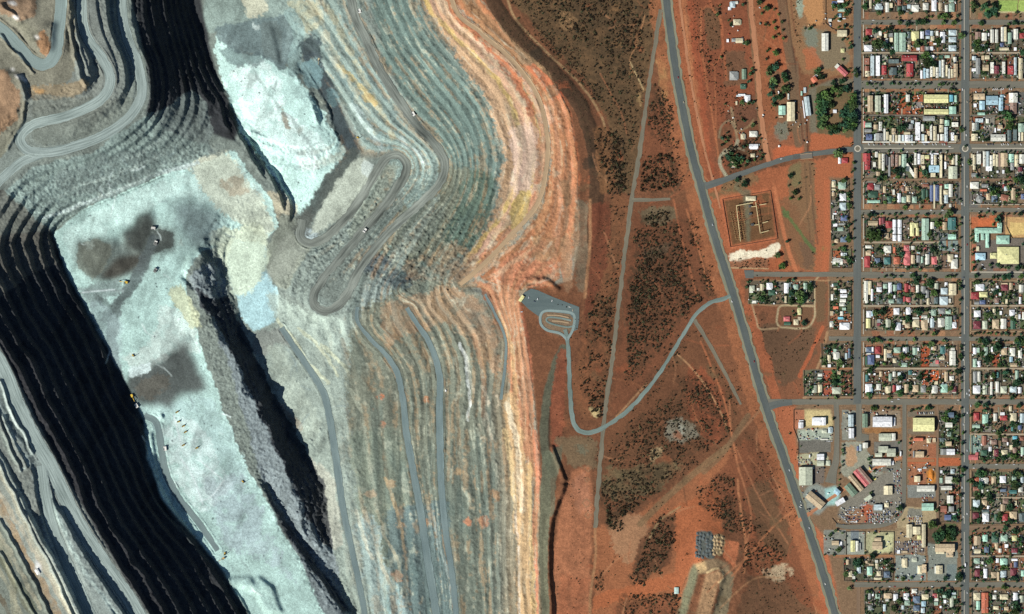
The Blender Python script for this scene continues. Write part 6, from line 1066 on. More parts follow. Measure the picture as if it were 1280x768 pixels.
# sealed roads outside
strip('highway_shoulder', HWY, 7.2, M_shoulder, .30, wob=1.3); strip('highway', HWY, 4.1, M_asph, .65, wob=.45)
strip('gravel_road', GRAVEL, 2.6, M_grav, .32, wob=1.0); strip('gravel_road', LINK, [2.6, 2, 1.6], M_grav, .36, wob=.4); strip('gravel_road', SIDE, [2.4, 2.4, 1.6], M_grav, .34, wob=.5)
sheet('lookout_car_park', [(649,375),(655,366),(664,361),(672,363),(690,371),(708,378),(724,384),(724,400),(722,412),(716,415),(717,399),(712,393),(696,391),(682,390),(674,396),(668,392),(660,386)], M_pad, .25)
strip('lookout_road', LOOKOUT, [2.4, 2.5, 2.3, 2.3, 2.4, 2.6, 2.8, 2.8, 2.6, 2.6], M_look, .60, wob=.7)
strip('lookout_loop', [(716,408),(708,409),(690,405),(683,401),(686,397),(700,398),(714,401)], 1.1, M_look, .80)
strip('lookout_loop', [(709,425),(700,417),(684,413),(676,405),(676,394),(682,389),(696,389),(712,391),(718,396),(716,412),(709,425)], 1.6, M_teal, .85)
for q in ([(684,394.3),(698,394.6),(711,397.5)], [(690,401.4),(700,402),(711,404)]): strip('traffic_island', q, .9, M_tan, 1.1)
strip('spur_road', SPUR, [4.5, 3.6, 3.2, 3.2, 3.2, 3.4], M_street_d, .50, wob=.5)
# streets: verge sheets first, then asphalt, then kerb strips
def street(x0, y0, x1, y1, hw, mat=M_street, lift=.5): strip('street', [(x0, y0), (x1, y1)], hw, mat, lift, curve=False, wob=.4, step=4)
def lane(x0, y0, x1, y1, hw=1.1, mat=M_lane): strip('back_lane', [(x0, y0), (x1, y1)], hw, mat, .42, curve=False, wob=.2, step=4)
def line(x0, y0, x1, y1, hw=.35, mat=M_line, nm='kerb_strip'): strip(nm, [(x0, y0), (x1, y1)], hw, mat, .75, curve=False, step=6, nacross=1)
street(1071.6, -100, 1071.6, 505, 4.7, M_street_d, .55); street(1206.5, -100, 1206.5, 870, 5.0, M_street_d, .56)
R = 1400
for y, hw, a, b in ((28, 3.1, 1074, 1204), (28, 3.2, 1209, R), (106, 5.2, 1074, 1204), (106, 4.4, 1209, R), (185.6, 5.6, 1074, R), (265.5, 2.9, 1074, 1204), (262.7, 2.8, 1209, R), (344, 3.9, 1074, 1204), (344.3, 3.8, 1209, R), (423.6, 2.7, 1074, R), (502.6, 3.5, 960, R), (583, 3.2, 1209, R), (660, 3.0, 1209, R), (731.2, 3.2, 1068, R)):
    street(a, y, b, y, hw, M_brown if y in (660,) else M_street, .50)
street(932, 343, 1070, 343.4, 3.0, M_street, .48); sheet('street_end', [(930,338),(942,338),(942,348),(932,348)], M_street_d, .52); street(1036, 423.4, 1070, 423.4, 2.7, M_street, .48)
strip('street', [(958,510),(966,507),(976,504.5),(990,503)], [5, 4.2, 3.6], M_street_d, .58)
strip('street', [(1045,503),(1046,525),(1046,552),(1045,575),(1041,590),(1038,604)], [3.2, 3, 3, 3.4, 4.5, 7], M_street, .54)
street(1073.5, 505, 1073.5, 552, 3.6, M_street, .53); sheet('yard_paving', [(1070,540),(1086,544),(1086,552),(1070,552)], M_street, .44)
strip('street', [(1130.5,505),(1130.5,560),(1130,610),(1128,634),(1120,648),(1108,655),(1090,658),(1060,659),(1045,656)], [2.5, 2.5, 2.4, 2.6, 3.0, 3, 2.8, 2.4], M_street, .54)
strip('street', [(1073,734),(1073,860)], 2.3, M_brown, .46); lane(1171.7, 507, 1171.7, 660, 1.3, M_brown)
lane(1134, 576, 1168, 576, 1.8, M_verge)
for y, a, b, m in ((66.3,1077,1199,M_lane),(66.3,1213,R,M_lane),(144.7,1077,1199,M_street),(144.8,1213,R,M_street),(224.8,1077,1199,M_brown),(224.6,1213,R,M_brown),(303.2,1080,1174,M_lane),(382.7,1079,1192,M_lane),(382.4,1213,R,M_lane),(461.0,1079,1199,M_lane),(461.0,1213,R,M_lane),(461,1026,1066,M_verge),(543.2,1213,R,M_lane),(622.5,1213,R,M_lane),(695.6,1213,R,M_lane),(694.8,1042,1116,M_verge)):
    lane(a, y, b, y, 1.0, m)
# kerb strips along the two avenues and the median of the shopping street
for y0, y1 in ((0,23),(31,62),(70,96),(112,178),(194,222),(228,261),(270,299),(307,339),(349,379),(387,418),(428,457),(465,498)):
    line(1079.3, y0, 1079.3, y1, .45)
for y0, y1 in ((-60,22),(33,100),(268,338),(350,418),(428,498),(508,578),(588,656)): line(1213.3, y0, 1213.3, y1, .4, M_tan)
for y0, y1 in ((-60,100),(112,176),(196,258),(270,338),(350,418),(428,498),(510,578),(590,655),(665,728),(738,840)): line(1205.3, y0, 1205.3, y1, .33)
line(1080, 185.6, 1192, 185.6, .42); line(1215, 185.6, R, 185.6, .42)
line(1079, 496.8, 1198, 496.8, .4, M_tan); line(1213, 496.6, R, 496.6, .4, M_tan); line(1213, 351.2, R, 351.2, .4, M_tan); line(1213, 414.6, R, 414.6, .4, M_tan); line(1080, 351.4, 1145, 351.4, .4, M_tan); line(1003, 496.6, 1066, 496.6, .35, M_tan); line(1214, 255.8, R, 255.8, .3, M_line); line(1080, 726.8, 1195, 726.8, .4, M_verge); line(1080,176.6+1.2,1195,176.6+1.2,.8); line(1214,340.3,R,340.3,.6,M_line)

# driveways crossing the verges
dr = np.random.RandomState(31)
for key, x0, x1, y0, y1, n in BLOCKS:
    if y1 - y0 > 40 or key in ('lf', 'lg', 'lj', 'm4', 'm5', 'r4', 'r5'): continue
    e = np.linspace(x0, x1, n + 1)
    for yb, sgn in ((y0, -1), (y1, 1)):
        for i in range(n):
            if dr.rand() < .3:
                x = dr.uniform(e[i] + 2, e[i + 1] - 2)
                strip('driveway', [(x, yb - sgn * dr.uniform(2, 8)), (x + dr.uniform(-.5, .5), yb + sgn * dr.uniform(3, 5.5))], dr.uniform(.6, 1.1), [M_lane, M_verge, M_shoulder][dr.randint(3)], .40, curve=False, step=4, nacross=1)

strip('dirt_road', [(998,651),(1020,636.5),(1054,612),(1090,588),(1127,571.5)], 2.2, M_dirt, .50, wob=.6)
strip('dirt_road', [(935,-100),(938,0),(942,40),(947,90),(951,140),(958,190),(962,204)], 3.0, M_dirt, .34, wob=.8)
strip('dirt_road', offs(HWY, -16.5)[2:62].tolist(), 1.5, M_dirt, .34, wob=.5)
# ------------------------------------------------------------------ helpers for things
def tagit(o, label, cat, group=None):
    o['label'] = label; o['category'] = cat
    if group: o['group'] = group
def thing(name, label, cat, loc, rz=0.0, group=None):
    o = bpy.data.objects.new(name, None); COLL.objects.link(o)
    o.empty_display_size = 2.0
    o.location = loc; o.rotation_euler = (0, 0, rz); tagit(o, label, cat, group)
    return o
def part(name, me, parent, loc=(0, 0, 0), scale=(1, 1, 1), rz=0.0, color=None, mat=None):
    o = bpy.data.objects.new(name, me); COLL.objects.link(o); o.parent = parent
    o.location = loc; o.scale = scale; o.rotation_euler = (0, 0, rz)
    if color is not None: o.color = (*[float(v) for v in color], 1)
    return o
def copy_tree(o, parent=None):
    c = o.copy(); COLL.objects.link(c); c.parent = parent
    for ch in list(o.children): copy_tree(ch, c)
    return c
def obj_mat(name, rough=.7, blotch=.25, scale=.25, spec=.3):
    """painted or bare surface: the object's own colour, weathered"""
    m, t, b = nt(name); b.inputs['Roughness'].default_value = rough; b.inputs['Specular IOR Level'].default_value = spec
    oi = node(t, 'ShaderNodeObjectInfo'); g = node(t, 'ShaderNodeNewGeometry')
    n = node(t, 'ShaderNodeTexNoise'); n.inputs['Scale'].default_value = scale; n.inputs['Detail'].default_value = 4
    t.links.new(g.outputs['Position'], n.inputs['Vector'])
    r = node(t, 'ShaderNodeMapRange'); r.inputs['From Min'].default_value = .32; r.inputs['From Max'].default_value = .68; r.inputs['To Min'].default_value = 1 - blotch; r.inputs['To Max'].default_value = 1 + blotch * .5
    t.links.new(n.outputs['Fac'], r.inputs['Value'])
    vm = node(t, 'ShaderNodeVectorMath', operation='SCALE'); t.links.new(oi.outputs['Color'], vm.inputs[0]); t.links.new(r.outputs[0], vm.inputs['Scale'])
    t.links.new(vm.outputs[0], b.inputs['Base Color'])
    return m
M_roof = obj_mat('roof_sheeting', .6, .3, .22, .3); M_wall = obj_mat('painted_wall', .9, .15, .4); M_metal = obj_mat('painted_metal', .5, .2, .6, .4)
def bm_mesh(name, verts, faces, mat):
    me = bpy.data.meshes.new(name); me.from_pydata(verts, [], faces); me.materials.append(mat)
    bm = bmesh.new(); bm.from_mesh(me); bmesh.ops.recalc_face_normals(bm, faces=bm.faces[:]); bm.to_mesh(me); bm.free()
    return me
def boxes_mesh(name, bl, mat):
    """several boxes (x0,x1,y0,y1,z0,z1) as one mesh"""
    V = []; F = []
    for x0, x1, y0, y1, z0, z1 in bl:
        k = len(V)
        V += [(x0,y0,z0),(x1,y0,z0),(x1,y1,z0),(x0,y1,z0),(x0,y0,z1),(x1,y0,z1),(x1,y1,z1),(x0,y1,z1)]
        F += [(k,k+3,k+2,k+1),(k+4,k+5,k+6,k+7),(k,k+1,k+5,k+4),(k+1,k+2,k+6,k+5),(k+2,k+3,k+7,k+6),(k+3,k,k+4,k+7)]
    return bm_mesh(name, V, F, mat)
h_ = .5
ME_wall = boxes_mesh('wall', [(-h_, h_, -h_, h_, 0, 1)], M_wall)
# ridge runs along y; slight eave thickness below z=0
e_ = -.12
ME_gable = bm_mesh('gable_roof', [(-h_,-h_,e_),(h_,-h_,e_),(h_,h_,e_),(-h_,h_,e_),(-h_,-h_,0),(h_,-h_,0),(h_,h_,0),(-h_,h_,0),(0,-h_,1),(0,h_,1)], [(0,3,2,1),(0,1,5,8,4),(2,3,7,9,6),(1,2,6,5),(3,0,4,7),(5,6,9,8),(7,4,8,9)], M_roof)
def hip_mesh(k): return bm_mesh('hip_roof', [(-h_,-h_,e_),(h_,-h_,e_),(h_,h_,e_),(-h_,h_,e_),(-h_,-h_,0),(h_,-h_,0),(h_,h_,0),(-h_,h_,0),(0,-h_+k,1),(0,h_-k,1)], [(0,3,2,1),(0,1,5,4),(1,2,6,5),(2,3,7,6),(3,0,4,7),(5,6,9,8),(7,4,8,9),(4,5,8),(6,7,9)], M_roof)
ME_hip = [hip_mesh(.46), hip_mesh(.34), hip_mesh(.24)]
ME_skil = bm_mesh('skillion_roof', [(-h_,-h_,e_),(h_,-h_,e_),(h_,h_,e_),(-h_,h_,e_),(-h_,-h_,.05),(h_,-h_,.9),(h_,h_,.9),(-h_,h_,.05)], [(0,3,2,1),(4,5,6,7),(0,1,5,4),(1,2,6,5),(2,3,7,6),(3,0,4,7)], M_roof)
ME_box = boxes_mesh('box', [(-h_, h_, -h_, h_, 0, 1)], M_metal)
ME_post = boxes_mesh('post', [(-h_, h_, -h_, h_, 0, 1)], M_metal)
def ordw(n): return ['first', 'second', 'third', 'fourth', 'fifth', 'sixth', 'seventh', 'eighth', 'ninth', 'tenth', 'eleventh', 'twelfth', 'thirteenth', 'fourteenth'][min(n, 13)]

SHOPS = {'m4', 'm5', 'r4', 'r5', 'm2', 'r2', 'r3', 'mk'}
WORKS = {'m3', 'ib', 'ic', 'le', 'ld', 'lc', 'ml', 'lm', 'r1', 'll'}
def kind_of(b):
    A = b['w'] * b['h']; thin = min(b['w'], b['h']); asp = max(b['w'], b['h']) / thin
    if thin <= 2.6 and asp > 4: return 'awning'
    if A < 24: return 'shed'
    if b['b'] in ('rs', 'rt'): return 'school building'
    if b['b'] in SHOPS and A > 15: return 'shop'
    if (b['b'] in WORKS and A > 40): return 'warehouse'
    if A > 110: return 'hall'
    if asp > 2.05: return 'flats'
    return 'house'
def look(b):
    asp = max(b['w'], b['h']) / min(b['w'], b['h']); A = b['w'] * b['h']
    s = 'long ' if asp > 2.3 else ('large ' if A > 75 else ('square ' if asp < 1.12 else ''))
    k = b['k']
    return f"{s}{ROOF[b['c']][1]}{'-roofed' if k != 'awning' else ''} {k}"
for b in BLD: b['k'] = kind_of(b)
# one label each: by look, else by neighbour, else by order in its row
byb = {}
for b in BLD: b['look'] = look(b); byb.setdefault(b['b'], []).append(b)
used = set()
for key, L in byb.items():
    cnt = {}
    for b in L: cnt[b['look']] = cnt.get(b['look'], 0) + 1
    for b in L:
        if cnt[b['look']] == 1: b['label'] = f"{b['look']} {PLACE[key]}"; used.add(b['label'])
    uniq = [b for b in L if 'label' in b]
    for b in L:
        if 'label' in b: continue
        best = None
        for u in sorted(uniq, key=lambda u: abs(u['x'] - b['x']) + abs(u['y'] - b['y']))[:3]:
            dx, dy = u['x'] - b['x'], u['y'] - b['y']
            if abs(dx) + abs(dy) > 20: continue
            rel = ('left of' if dx > 0 else 'right of') if abs(dx) > abs(dy) else ('above' if dy > 0 else 'below')
            lab = f"{b['look']} {rel} the {u['look']} {PLACE[key]}"
            if lab not in used and len(lab.replace('-', ' ').split()) <= 16: best = lab; break
        if not best:
            same = sorted([q for q in L if q['look'] == b['look']], key=lambda q: (q['x'], q['y']))
            best = f"{ordw(same.index(b))} {b['look']} from the left {PLACE[key]}"
            if best in used:
                best = f"{b['look']} toward the {'top' if b['y'] < np.mean([q['y'] for q in L]) else 'bottom'}, {ordw(same.index(b))} from left {PLACE[key]}"
        used.add(best); b['label'] = ' '.join(best.split()[:16])
WALLC = [(214,206,186),(190,170,140),(150,110,86),(226,222,210),(170,176,170),(200,184,150)]
br = np.random.RandomState(5)
def add_building(b):
    w_, h2 = b['w'] * S, b['h'] * S; k = b['k']; A = b['w'] * b['h']
    z0 = hz(b['x'], b['y'])
    c = np.array(ROOF[b['c']][0], float); c = (c + (c.mean() - c) * .24 + 3) * br.uniform(.92, 1.04)
    col = alb(np.clip(c, 0, 255), 1.0); wc = alb(WALLC[br.randint(len(WALLC))], .9)
    rz = -math.radians(b['a'])
    name = {'flats': 'row_of_flats', 'awning': 'street_awning', 'school building': 'school_building'}.get(k, k)
    root = thing(name, b['label'], k, (wx(b['x']), wy(b['y']), z0 - .05), rz, None)
    if k == 'awning':
        hh = 3.2
        part('canopy', ME_box, root, (0, 0, hh), (w_, h2, .35), 0, col)
        for sx in (-.46, .46):
            for sy in (-.42, .42): part('post', ME_post, root, (sx * w_, sy * h2, 0), (.25, .25, hh), 0, wc)
        return root
    H_ = {'shed': 2.5, 'house': 3.0, 'flats': 3.2, 'shop': 4.6, 'warehouse': 6.2, 'hall': 4.2, 'school building': 4.4}[k] * br.uniform(.9, 1.15)
    if b['b'] == 'le' or (k == 'warehouse' and A > 200): H_ = 7.5
    eave = .9 if k in ('house', 'flats', 'hall', 'school building') else .4
    part('wall', ME_wall, root, (0, 0, 0), (max(w_ - eave, 1), max(h2 - eave, 1), H_), 0, wc)
    long_x = w_ > h2; sx, sy = (h2, w_) if long_x else (w_, h2); rr = math.pi / 2 if long_x else 0
    asp = sy / sx
    span = min(w_, h2)
    if k == 'shed': me, rise = (ME_skil, .5) if br.rand() < .6 else (ME_gable, .8)
    elif k in ('house', 'flats'):
        if asp < 1.5: me, rise = ME_hip[0 if asp < 1.2 else 1], span * .17
        else: me, rise = (ME_gable if br.rand() < .6 else ME_hip[2]), span * .17
    elif k == 'shop': me, rise = (ME_gable if br.rand() < .7 else ME_skil), span * .14
    elif k in ('warehouse', 'hall'): me, rise = ME_gable, span * .10
    else: me, rise = ME_hip[1 if asp < 2 else 2], span * .14
    rise = min(max(rise, .6), 3.6)
    part('roof', me, root, (0, 0, H_), (sx, sy, rise), rr, col)
    f = {'w': .8}.get(b['c'], .85)
    if k == 'house' and A > 30 and br.rand() < .6:                      # lean-to verandah
        side = br.choice([-1, 1]); q = br.rand()
        vc = alb(np.array(ROOF[br.choice(list('WgWsc'))[0]][0]) * .92) if br.rand() < .6 else col * .92
        if q < .5: part('verandah', ME_box, root, (0, side * (h2 / 2 + .9), 2.3), (w_ * .8, 2.2, .18), 0, vc)
        else: part('verandah', ME_box, root, (side * (w_ / 2 + .9), 0, 2.3), (2.2, h2 * .8, .18), 0, vc)
    if k == 'house' and br.rand() < .3: part('chimney', ME_box, root, (w_ * br.uniform(-.3, .3), h2 * br.uniform(-.3, .3), H_), (.9, .9, rise + 1.0), 0, alb((150,96,74)))
    if k == 'house' and A > 22 and br.rand() < .45: part('air_conditioner', ME_box, root, (w_ * br.uniform(-.3, .3), h2 * br.uniform(-.3, .3), H_ + rise * .35), (1.3, 1.3, 1.2), 0, alb((206,204,190)))
    if k in ('shop', 'hall', 'school building') and A > 36:
        for _ in range(br.randint(1, 4)): part('air_conditioner', ME_box, root, (w_ * br.uniform(-.35, .35), h2 * br.uniform(-.35, .35), H_ + .2), (1.6, 1.6, rise + .7), 0, alb((196,198,190) if br.rand() < .6 else (110,112,108)))
    if k in ('warehouse', 'hall') and A > 60:
        part('ridge_vent', ME_box, root, (0, 0, H_ + rise - .1), (.9, sy * .94, .5) if not long_x else (sy * .94, .9, .5), 0, col * .9)
        n = int(sy // 14)
        for i in range(n):                                             # translucent sheets in the slope
            t = (i + .5) / n - .5
            for s2 in (-1, 1):
                if br.rand() < .6:
                    px_, py_ = (t * sy, s2 * sx * .25) if long_x else (s2 * sx * .25, t * sy)
                    part('skylight', ME_box, root, (px_, py_, H_ + rise * .5 - .1), (1.2, sx * .3, .28) if long_x else (sx * .3, 1.2, .28), 0, np.clip(col * .72 + .02, 0, .8))
    return root
for b in BLD: b['o'] = add_building(b)

# ------------------------------------------------------------------ lot fences, one run per half-block
M_fence = obj_mat('fence_sheeting', .8, .2, .5)
def fence_mesh(segs, h):
    bl_v = []; F = []
    for (x0, y0, x1, y1) in segs:
        a = np.array([wx(x0), wy(y0)]); b2 = np.array([wx(x1), wy(y1)]); d = b2 - a; L = np.linalg.norm(d)
        if L < .5: continue
        n = np.array([-d[1], d[0]]) / L * .12; k = len(bl_v)
        for p in (a, b2):
            for s in (1, -1):
                for z in (0, h): bl_v.append((p[0] + n[0] * s, p[1] + n[1] * s, z))
        F += [(k, k+1, k+5, k+4), (k+2, k+6, k+7, k+3), (k+1, k+3, k+7, k+5), (k, k+2, k+3, k+1), (k+4, k+5, k+7, k+6)]
    return bm_mesh('boundary_fence', bl_v, F, M_fence)
fr = np.random.RandomState(9)
for bi, (key, x0, x1, y0, y1, n) in enumerate(BLOCKS):
    e = np.linspace(x0, x1, n + 1); mid = y0 + (y1 - y0) * fr.uniform(.45, .6); segs = []
    for i in range(1, n):
        if fr.rand() < .85: segs.append((e[i], y0 + (2 if fr.rand() < .5 else 0), e[i] + fr.uniform(-.3, .3), y1))
    lane_low = True
    segs += [(x0, y0, x0, y1), (x1, y0, x1, y1), (x0, y1, x1, y1)]
    if key in ('m0', 'm2', 'm4'): segs += [(x0, y0, x1, y0)]
    if y1 - y0 > 40:
        for q in np.linspace(y0, y1, 6)[1:-1]: segs.append((x0, q, x1, q))
    else:
        for i in range(n):
            if fr.rand() < .35: segs.append((e[i], mid, e[i + 1], mid))
    fo = link('boundary_fence', fence_mesh(segs, 1.8)); fo.color = (*alb((110, 100, 86)), 1)
    fo['kind_'] = 0; del fo['kind_']
    tagit(fo, f"dark boundary fence round the lots {PLACE[key]}" + ('' if key != 'ml' else (' upper part' if y0 < 580 else ' lower part')), 'fence', 'lot fences of the town blocks')
for nm, seg, lab in (('yard_fence', [(992,512,992,536),(992,536,998,551),(992,512,1005,512),(998,551,998,584)], 'chain fence round the white shed yard by the highway'),
                     ('yard_fence', [(1046.5,655.5,1055,656),(1046.5,655.5,1040,648),(1055,656,1113,653)], 'fence along the lower edge of the wrecking yard'),
                     ('yard_fence', [(1057.5,665,1057.5,694),(1057.5,665,1081,665),(1081,665,1081,694),(1117.5,665,1117.5,694),(1101,665,1117.5,665)], 'fence between the three service yards below the curving street'),
                     ('yard_fence', [(903,249.5,963,238.5),(963,238.5,972,299),(972,299,913,309),(913,309,903,249.5)], 'wire fence round the substation yard'),
                     ('school_fence', [(1258,268,1258,284),(1258,284,1265,298),(1265,298,1300,298)], 'dark fence beside the sandy school oval'),
                     ('yard_fence', [(1032,-20,1032,29),(1032,29,1040,36),(1040,36,1046,38)], 'bent fence left of the corner house garden at the top')):
    fo = link(nm, fence_mesh(seg, 1.9)); fo.color = (*alb((96, 92, 84)), 1); fo.location.z = 0.2
    tagit(fo, lab, 'fence')
# roundabouts
def disc(name, x, y, r0, r1, h, mat, label=None):
    bm = bmesh.new(); n = 28
    o_ = [bm.verts.new((wx(x) + math.cos(i / n * 6.2832) * r1 * S, wy(y) + math.sin(i / n * 6.2832) * r1 * S, h)) for i in range(n)]
    if r0 > 0:
        q_ = [bm.verts.new((wx(x) + math.cos(i / n * 6.2832) * r0 * S, wy(y) + math.sin(i / n * 6.2832) * r0 * S, h)) for i in range(n)]
        for i in range(n): bm.faces.new((o_[i], o_[(i + 1) % n], q_[(i + 1) % n], q_[i]))
    else: bm.faces.new(o_)
    me = bpy.data.meshes.new(name); bm.to_mesh(me); bm.free(); me.materials.append(mat)
    uv = me.uv_layers.new(name='run')
    return link(name, me, 'structure')
for x in (1072, 1206.5):
    disc('roundabout_road', x, 186, 0, 7.2, .62, M_street_d); disc('roundabout_kerb', x, 186, 2.9, 4.1, .82, M_line); disc('roundabout_island', x, 186, 0, 2.9, .80, M_grav)

# odds and ends of the yards: trailers, water tanks, pergolas, lean-tos
M_clut = leaf_attr_mat('yard_clutter')
kr = np.random.RandomState(19); VV = []; FF = []; CC = []
KC = [(226,228,222),(206,204,190),(150,150,142),(92,92,90),(196,170,130),(120,84,66),(70,74,76),(168,176,176),(236,238,234),(120,140,124),(90,106,128),(170,74,60)]
def box_np(x, y, w_, d_, h2, a, c):
    ca, sa = math.cos(a), math.sin(a); z = hz(x, y); k = sum(len(v) for v in VV)
    q = [(-w_/2,-d_/2),(w_/2,-d_/2),(w_/2,d_/2),(-w_/2,d_/2)]
    P8 = [(wx(x) + p*ca - r*sa, wy(y) + p*sa + r*ca, z + zz) for zz in (0, h2) for p, r in q]
    VV.append(np.array(P8)); FF.append(np.array([(0,1,5,4),(1,2,6,5),(2,3,7,6),(3,0,4,7),(4,5,6,7)]) + k); CC.append(np.tile(np.array([*alb(c), 1.0]), (8, 1)))
for key, x0, x1, y0, y1, n in BLOCKS:
    for _ in range(int((x1 - x0) * (y1 - y0) / 22)):
        x, y = kr.uniform(x0, x1), kr.uniform(y0, y1)
        if any(abs(b['x'] - x) < b['w'] / 2 + .5 and abs(b['y'] - y) < b['h'] / 2 + .5 for b in byb.get(key, [])): continue
        box_np(x, y, kr.uniform(1.2, 4.2), kr.uniform(1.2, 4.2), kr.uniform(1.2, 2.6), kr.choice([0, 0, 0, .3, -.4]), KC[kr.randint(len(KC))])
for x0, x1, y0, y1, n in ((998,1040,536,550,26),(1055,1068,514,550,22),(1078,1126,512,520,16),(1086,1126,566,590,30),(1000,1036,575,640,34),(1136,1168,545,572,14),(1136,1168,578,606,26),(1030,1056,664,692,16),(1060,1117,664,692,16),(1120,1156,660,726,50),(1160,1196,680,725,12),(1046,1128,626,656,70),(985,1010,120,180,18),(1006,1064,0,40,16),(905,960,0,60,14),(905,960,130,205,24)):
    for _ in range(n):
        x, y = kr.uniform(x0, x1), kr.uniform(y0, y1)
        if any(abs(b['x'] - x) < b['w'] / 2 + .5 and abs(b['y'] - y) < b['h'] / 2 + .5 for b in BLD): continue
        box_np(x, y, kr.uniform(1.5, 5), kr.uniform(1.5, 4), kr.uniform(1.2, 2.8), kr.uniform(-.6, .6), KC[kr.randint(len(KC))])
me = mesh_np('yard_clutter', np.vstack(VV), np.vstack(FF), M_clut)
ca_ = me.color_attributes.new('soil', 'FLOAT_COLOR', 'POINT'); ca_.data.foreach_set('color', np.vstack(CC).astype(np.float32).reshape(-1))
o = link('yard_clutter', me, 'stuff'); tagit(o, 'clutter of tanks, trailers, pergolas and scrap in the yards', 'clutter')
# ------------------------------------------------------------------ trees and scrub
M_leaf = obj_mat('foliage', .95, .55, .35, .1); M_bark = obj_mat('bark', .95, .3, .8, .1)
tr = np.random.RandomState(77)
def crown_arrays(seed, n, lobes, flat=.75, leaf=.24):
    r = np.random.RandomState(seed)
    c = r.normal(size=(lobes, 3)); c /= np.linalg.norm(c, axis=1)[:, None]; c *= r.uniform(.25, .62, (lobes, 1)); c[:, 2] *= .6
    rad = r.uniform(.28, .5, lobes)
    V = []; F = []
    for i in range(n):
        k = r.randint(lobes); d = r.normal(size=3); d /= np.linalg.norm(d)
        p = c[k] + d * rad[k] * r.uniform(.55, 1.05)
        p[2] *= flat
        u = r.normal(size=3); u /= np.linalg.norm(u); w = np.cross(u, r.normal(size=3)); w /= np.linalg.norm(w)
        s = leaf * r.uniform(.6, 1.25); j = len(V)
        V += [p + u * s, p + w * s * .8, p - u * s * .9, p - w * s * .75]
        F.append((j, j + 1, j + 2, j + 3))
    V = np.array(V); V[:, 2] -= V[:, 2].min()
    return V, np.array(F)
def trunk_mesh(seed):
    r = np.random.RandomState(seed); V = []; F = []
    def limb(a, b, ra, rb, n=6):
        a = np.array(a); b = np.array(b); d = b - a; d /= np.linalg.norm(d)
        u = np.cross(d, [0.3, .9, .1]); u /= np.linalg.norm(u); w = np.cross(d, u); k = len(V)
        for i in range(n):
            t = i / n * 6.2832; V.append(tuple(a + (u * math.cos(t) + w * math.sin(t)) * ra)); V.append(tuple(b + (u * math.cos(t) + w * math.sin(t)) * rb))
        for i in range(n): F.append((k + 2 * i, k + 2 * ((i + 1) % n), k + 2 * ((i + 1) % n) + 1, k + 2 * i + 1))
    limb((0, 0, -.1), (.03, .02, .6), .085, .06)
    for i in range(5):
        t = i / 5 * 6.28 + r.uniform(-.4, .4); limb((.03, .02, r.uniform(.4, .6)), (math.cos(t) * .42, math.sin(t) * .42, r.uniform(.8, 1.1)), .045, .015, 5)
    return bm_mesh('trunk', V, F, M_bark)
CROWNS = []
for i in range(8):
    V, F = crown_arrays(100 + i, 190, 9 + i % 4, .8, .19)
    CROWNS.append(mesh_np('crown', V, F, M_leaf))
TRUNKS = [trunk_mesh(i) for i in range(4)]
TL = []
for (ox, oy), s in TREES.items():
    k = .15625 / 10 * 10 if (ox, oy) in ((880, 120), (880, 0)) and False else .1
    for it in s.split(';'):
        a, b, c = (float(v) for v in it.split())
        # these two tiles mix readings at 6.4 per unit (large numbers) and 10 per unit
        TL.append([ox + a * .1, oy + b * .1, max(c * .1, .6) * (1.25 if (ox, oy) == (960, 77) else 1)])
# drop double readings from overlapping tiles
keep = []
for t in sorted(TL, key=lambda q: -q[2]):
    if all((t[0] - q[0]) ** 2 + (t[1] - q[1]) ** 2 > (0.55 * max(t[2], q[2]) + .2) ** 2 for q in keep): keep.append(t)
# garden trees and street trees too small to tell apart in the survey: scattered in the lots
for key, x0, x1, y0, y1, n in BLOCKS:
    for _ in range(int((x1 - x0) * (y1 - y0) / 22)):
        x, y = tr.uniform(x0, x1), tr.uniform(y0, y1); r = tr.uniform(.7, 2.0)
        if any(abs(b['x'] - x) < b['w'] / 2 + r * .3 and abs(b['y'] - y) < b['h'] / 2 + r * .3 for b in byb.get(key, [])): continue
        keep.append([x, y, r])
for y, a, b in ((37,1082,1196),(70,1082,1196),(110,1082,1196),(180,1084,1196),(192,1084,1196),(20,1214,1280),(112,1214,1280),(256,1214,1280),(351,1214,1280),(496,1214,1280),(580,1215,1280),(588,1215,1280),(728,1060,1196),(737,1080,1196)):
    for _ in range(int((b - a) / 9)): keep.append([tr.uniform(a, b), y + tr.uniform(-2, 2), tr.uniform(.6, 1.3)])
for x in (1064, 1079, 1200, 1213):
    for _ in range(42):
        y = tr.uniform(0, 768)
        if x == 1064 and y > 500 or x == 1079 and y > 500: continue
        keep.append([x + tr.uniform(-1.5, 1.5), y, tr.uniform(.6, 1.4)])
keep.sort(key=lambda q: -q[2])
inframe = [t for t in keep if 0 < t[0] < 1280 and 0 < t[1] < 768]
TREE_N = 300
GREENS = [(56,84,50),(46,72,48),(66,88,46),(42,64,44),(72,90,54),(58,74,44),(48,78,58)]
def near_building(x, y):
    best = None; bd = 1e9
    for b in BLD:
        d = abs(b['x'] - x) + abs(b['y'] - y)
        if d < bd: bd = d; best = b
    return best, bd
tlab = set()
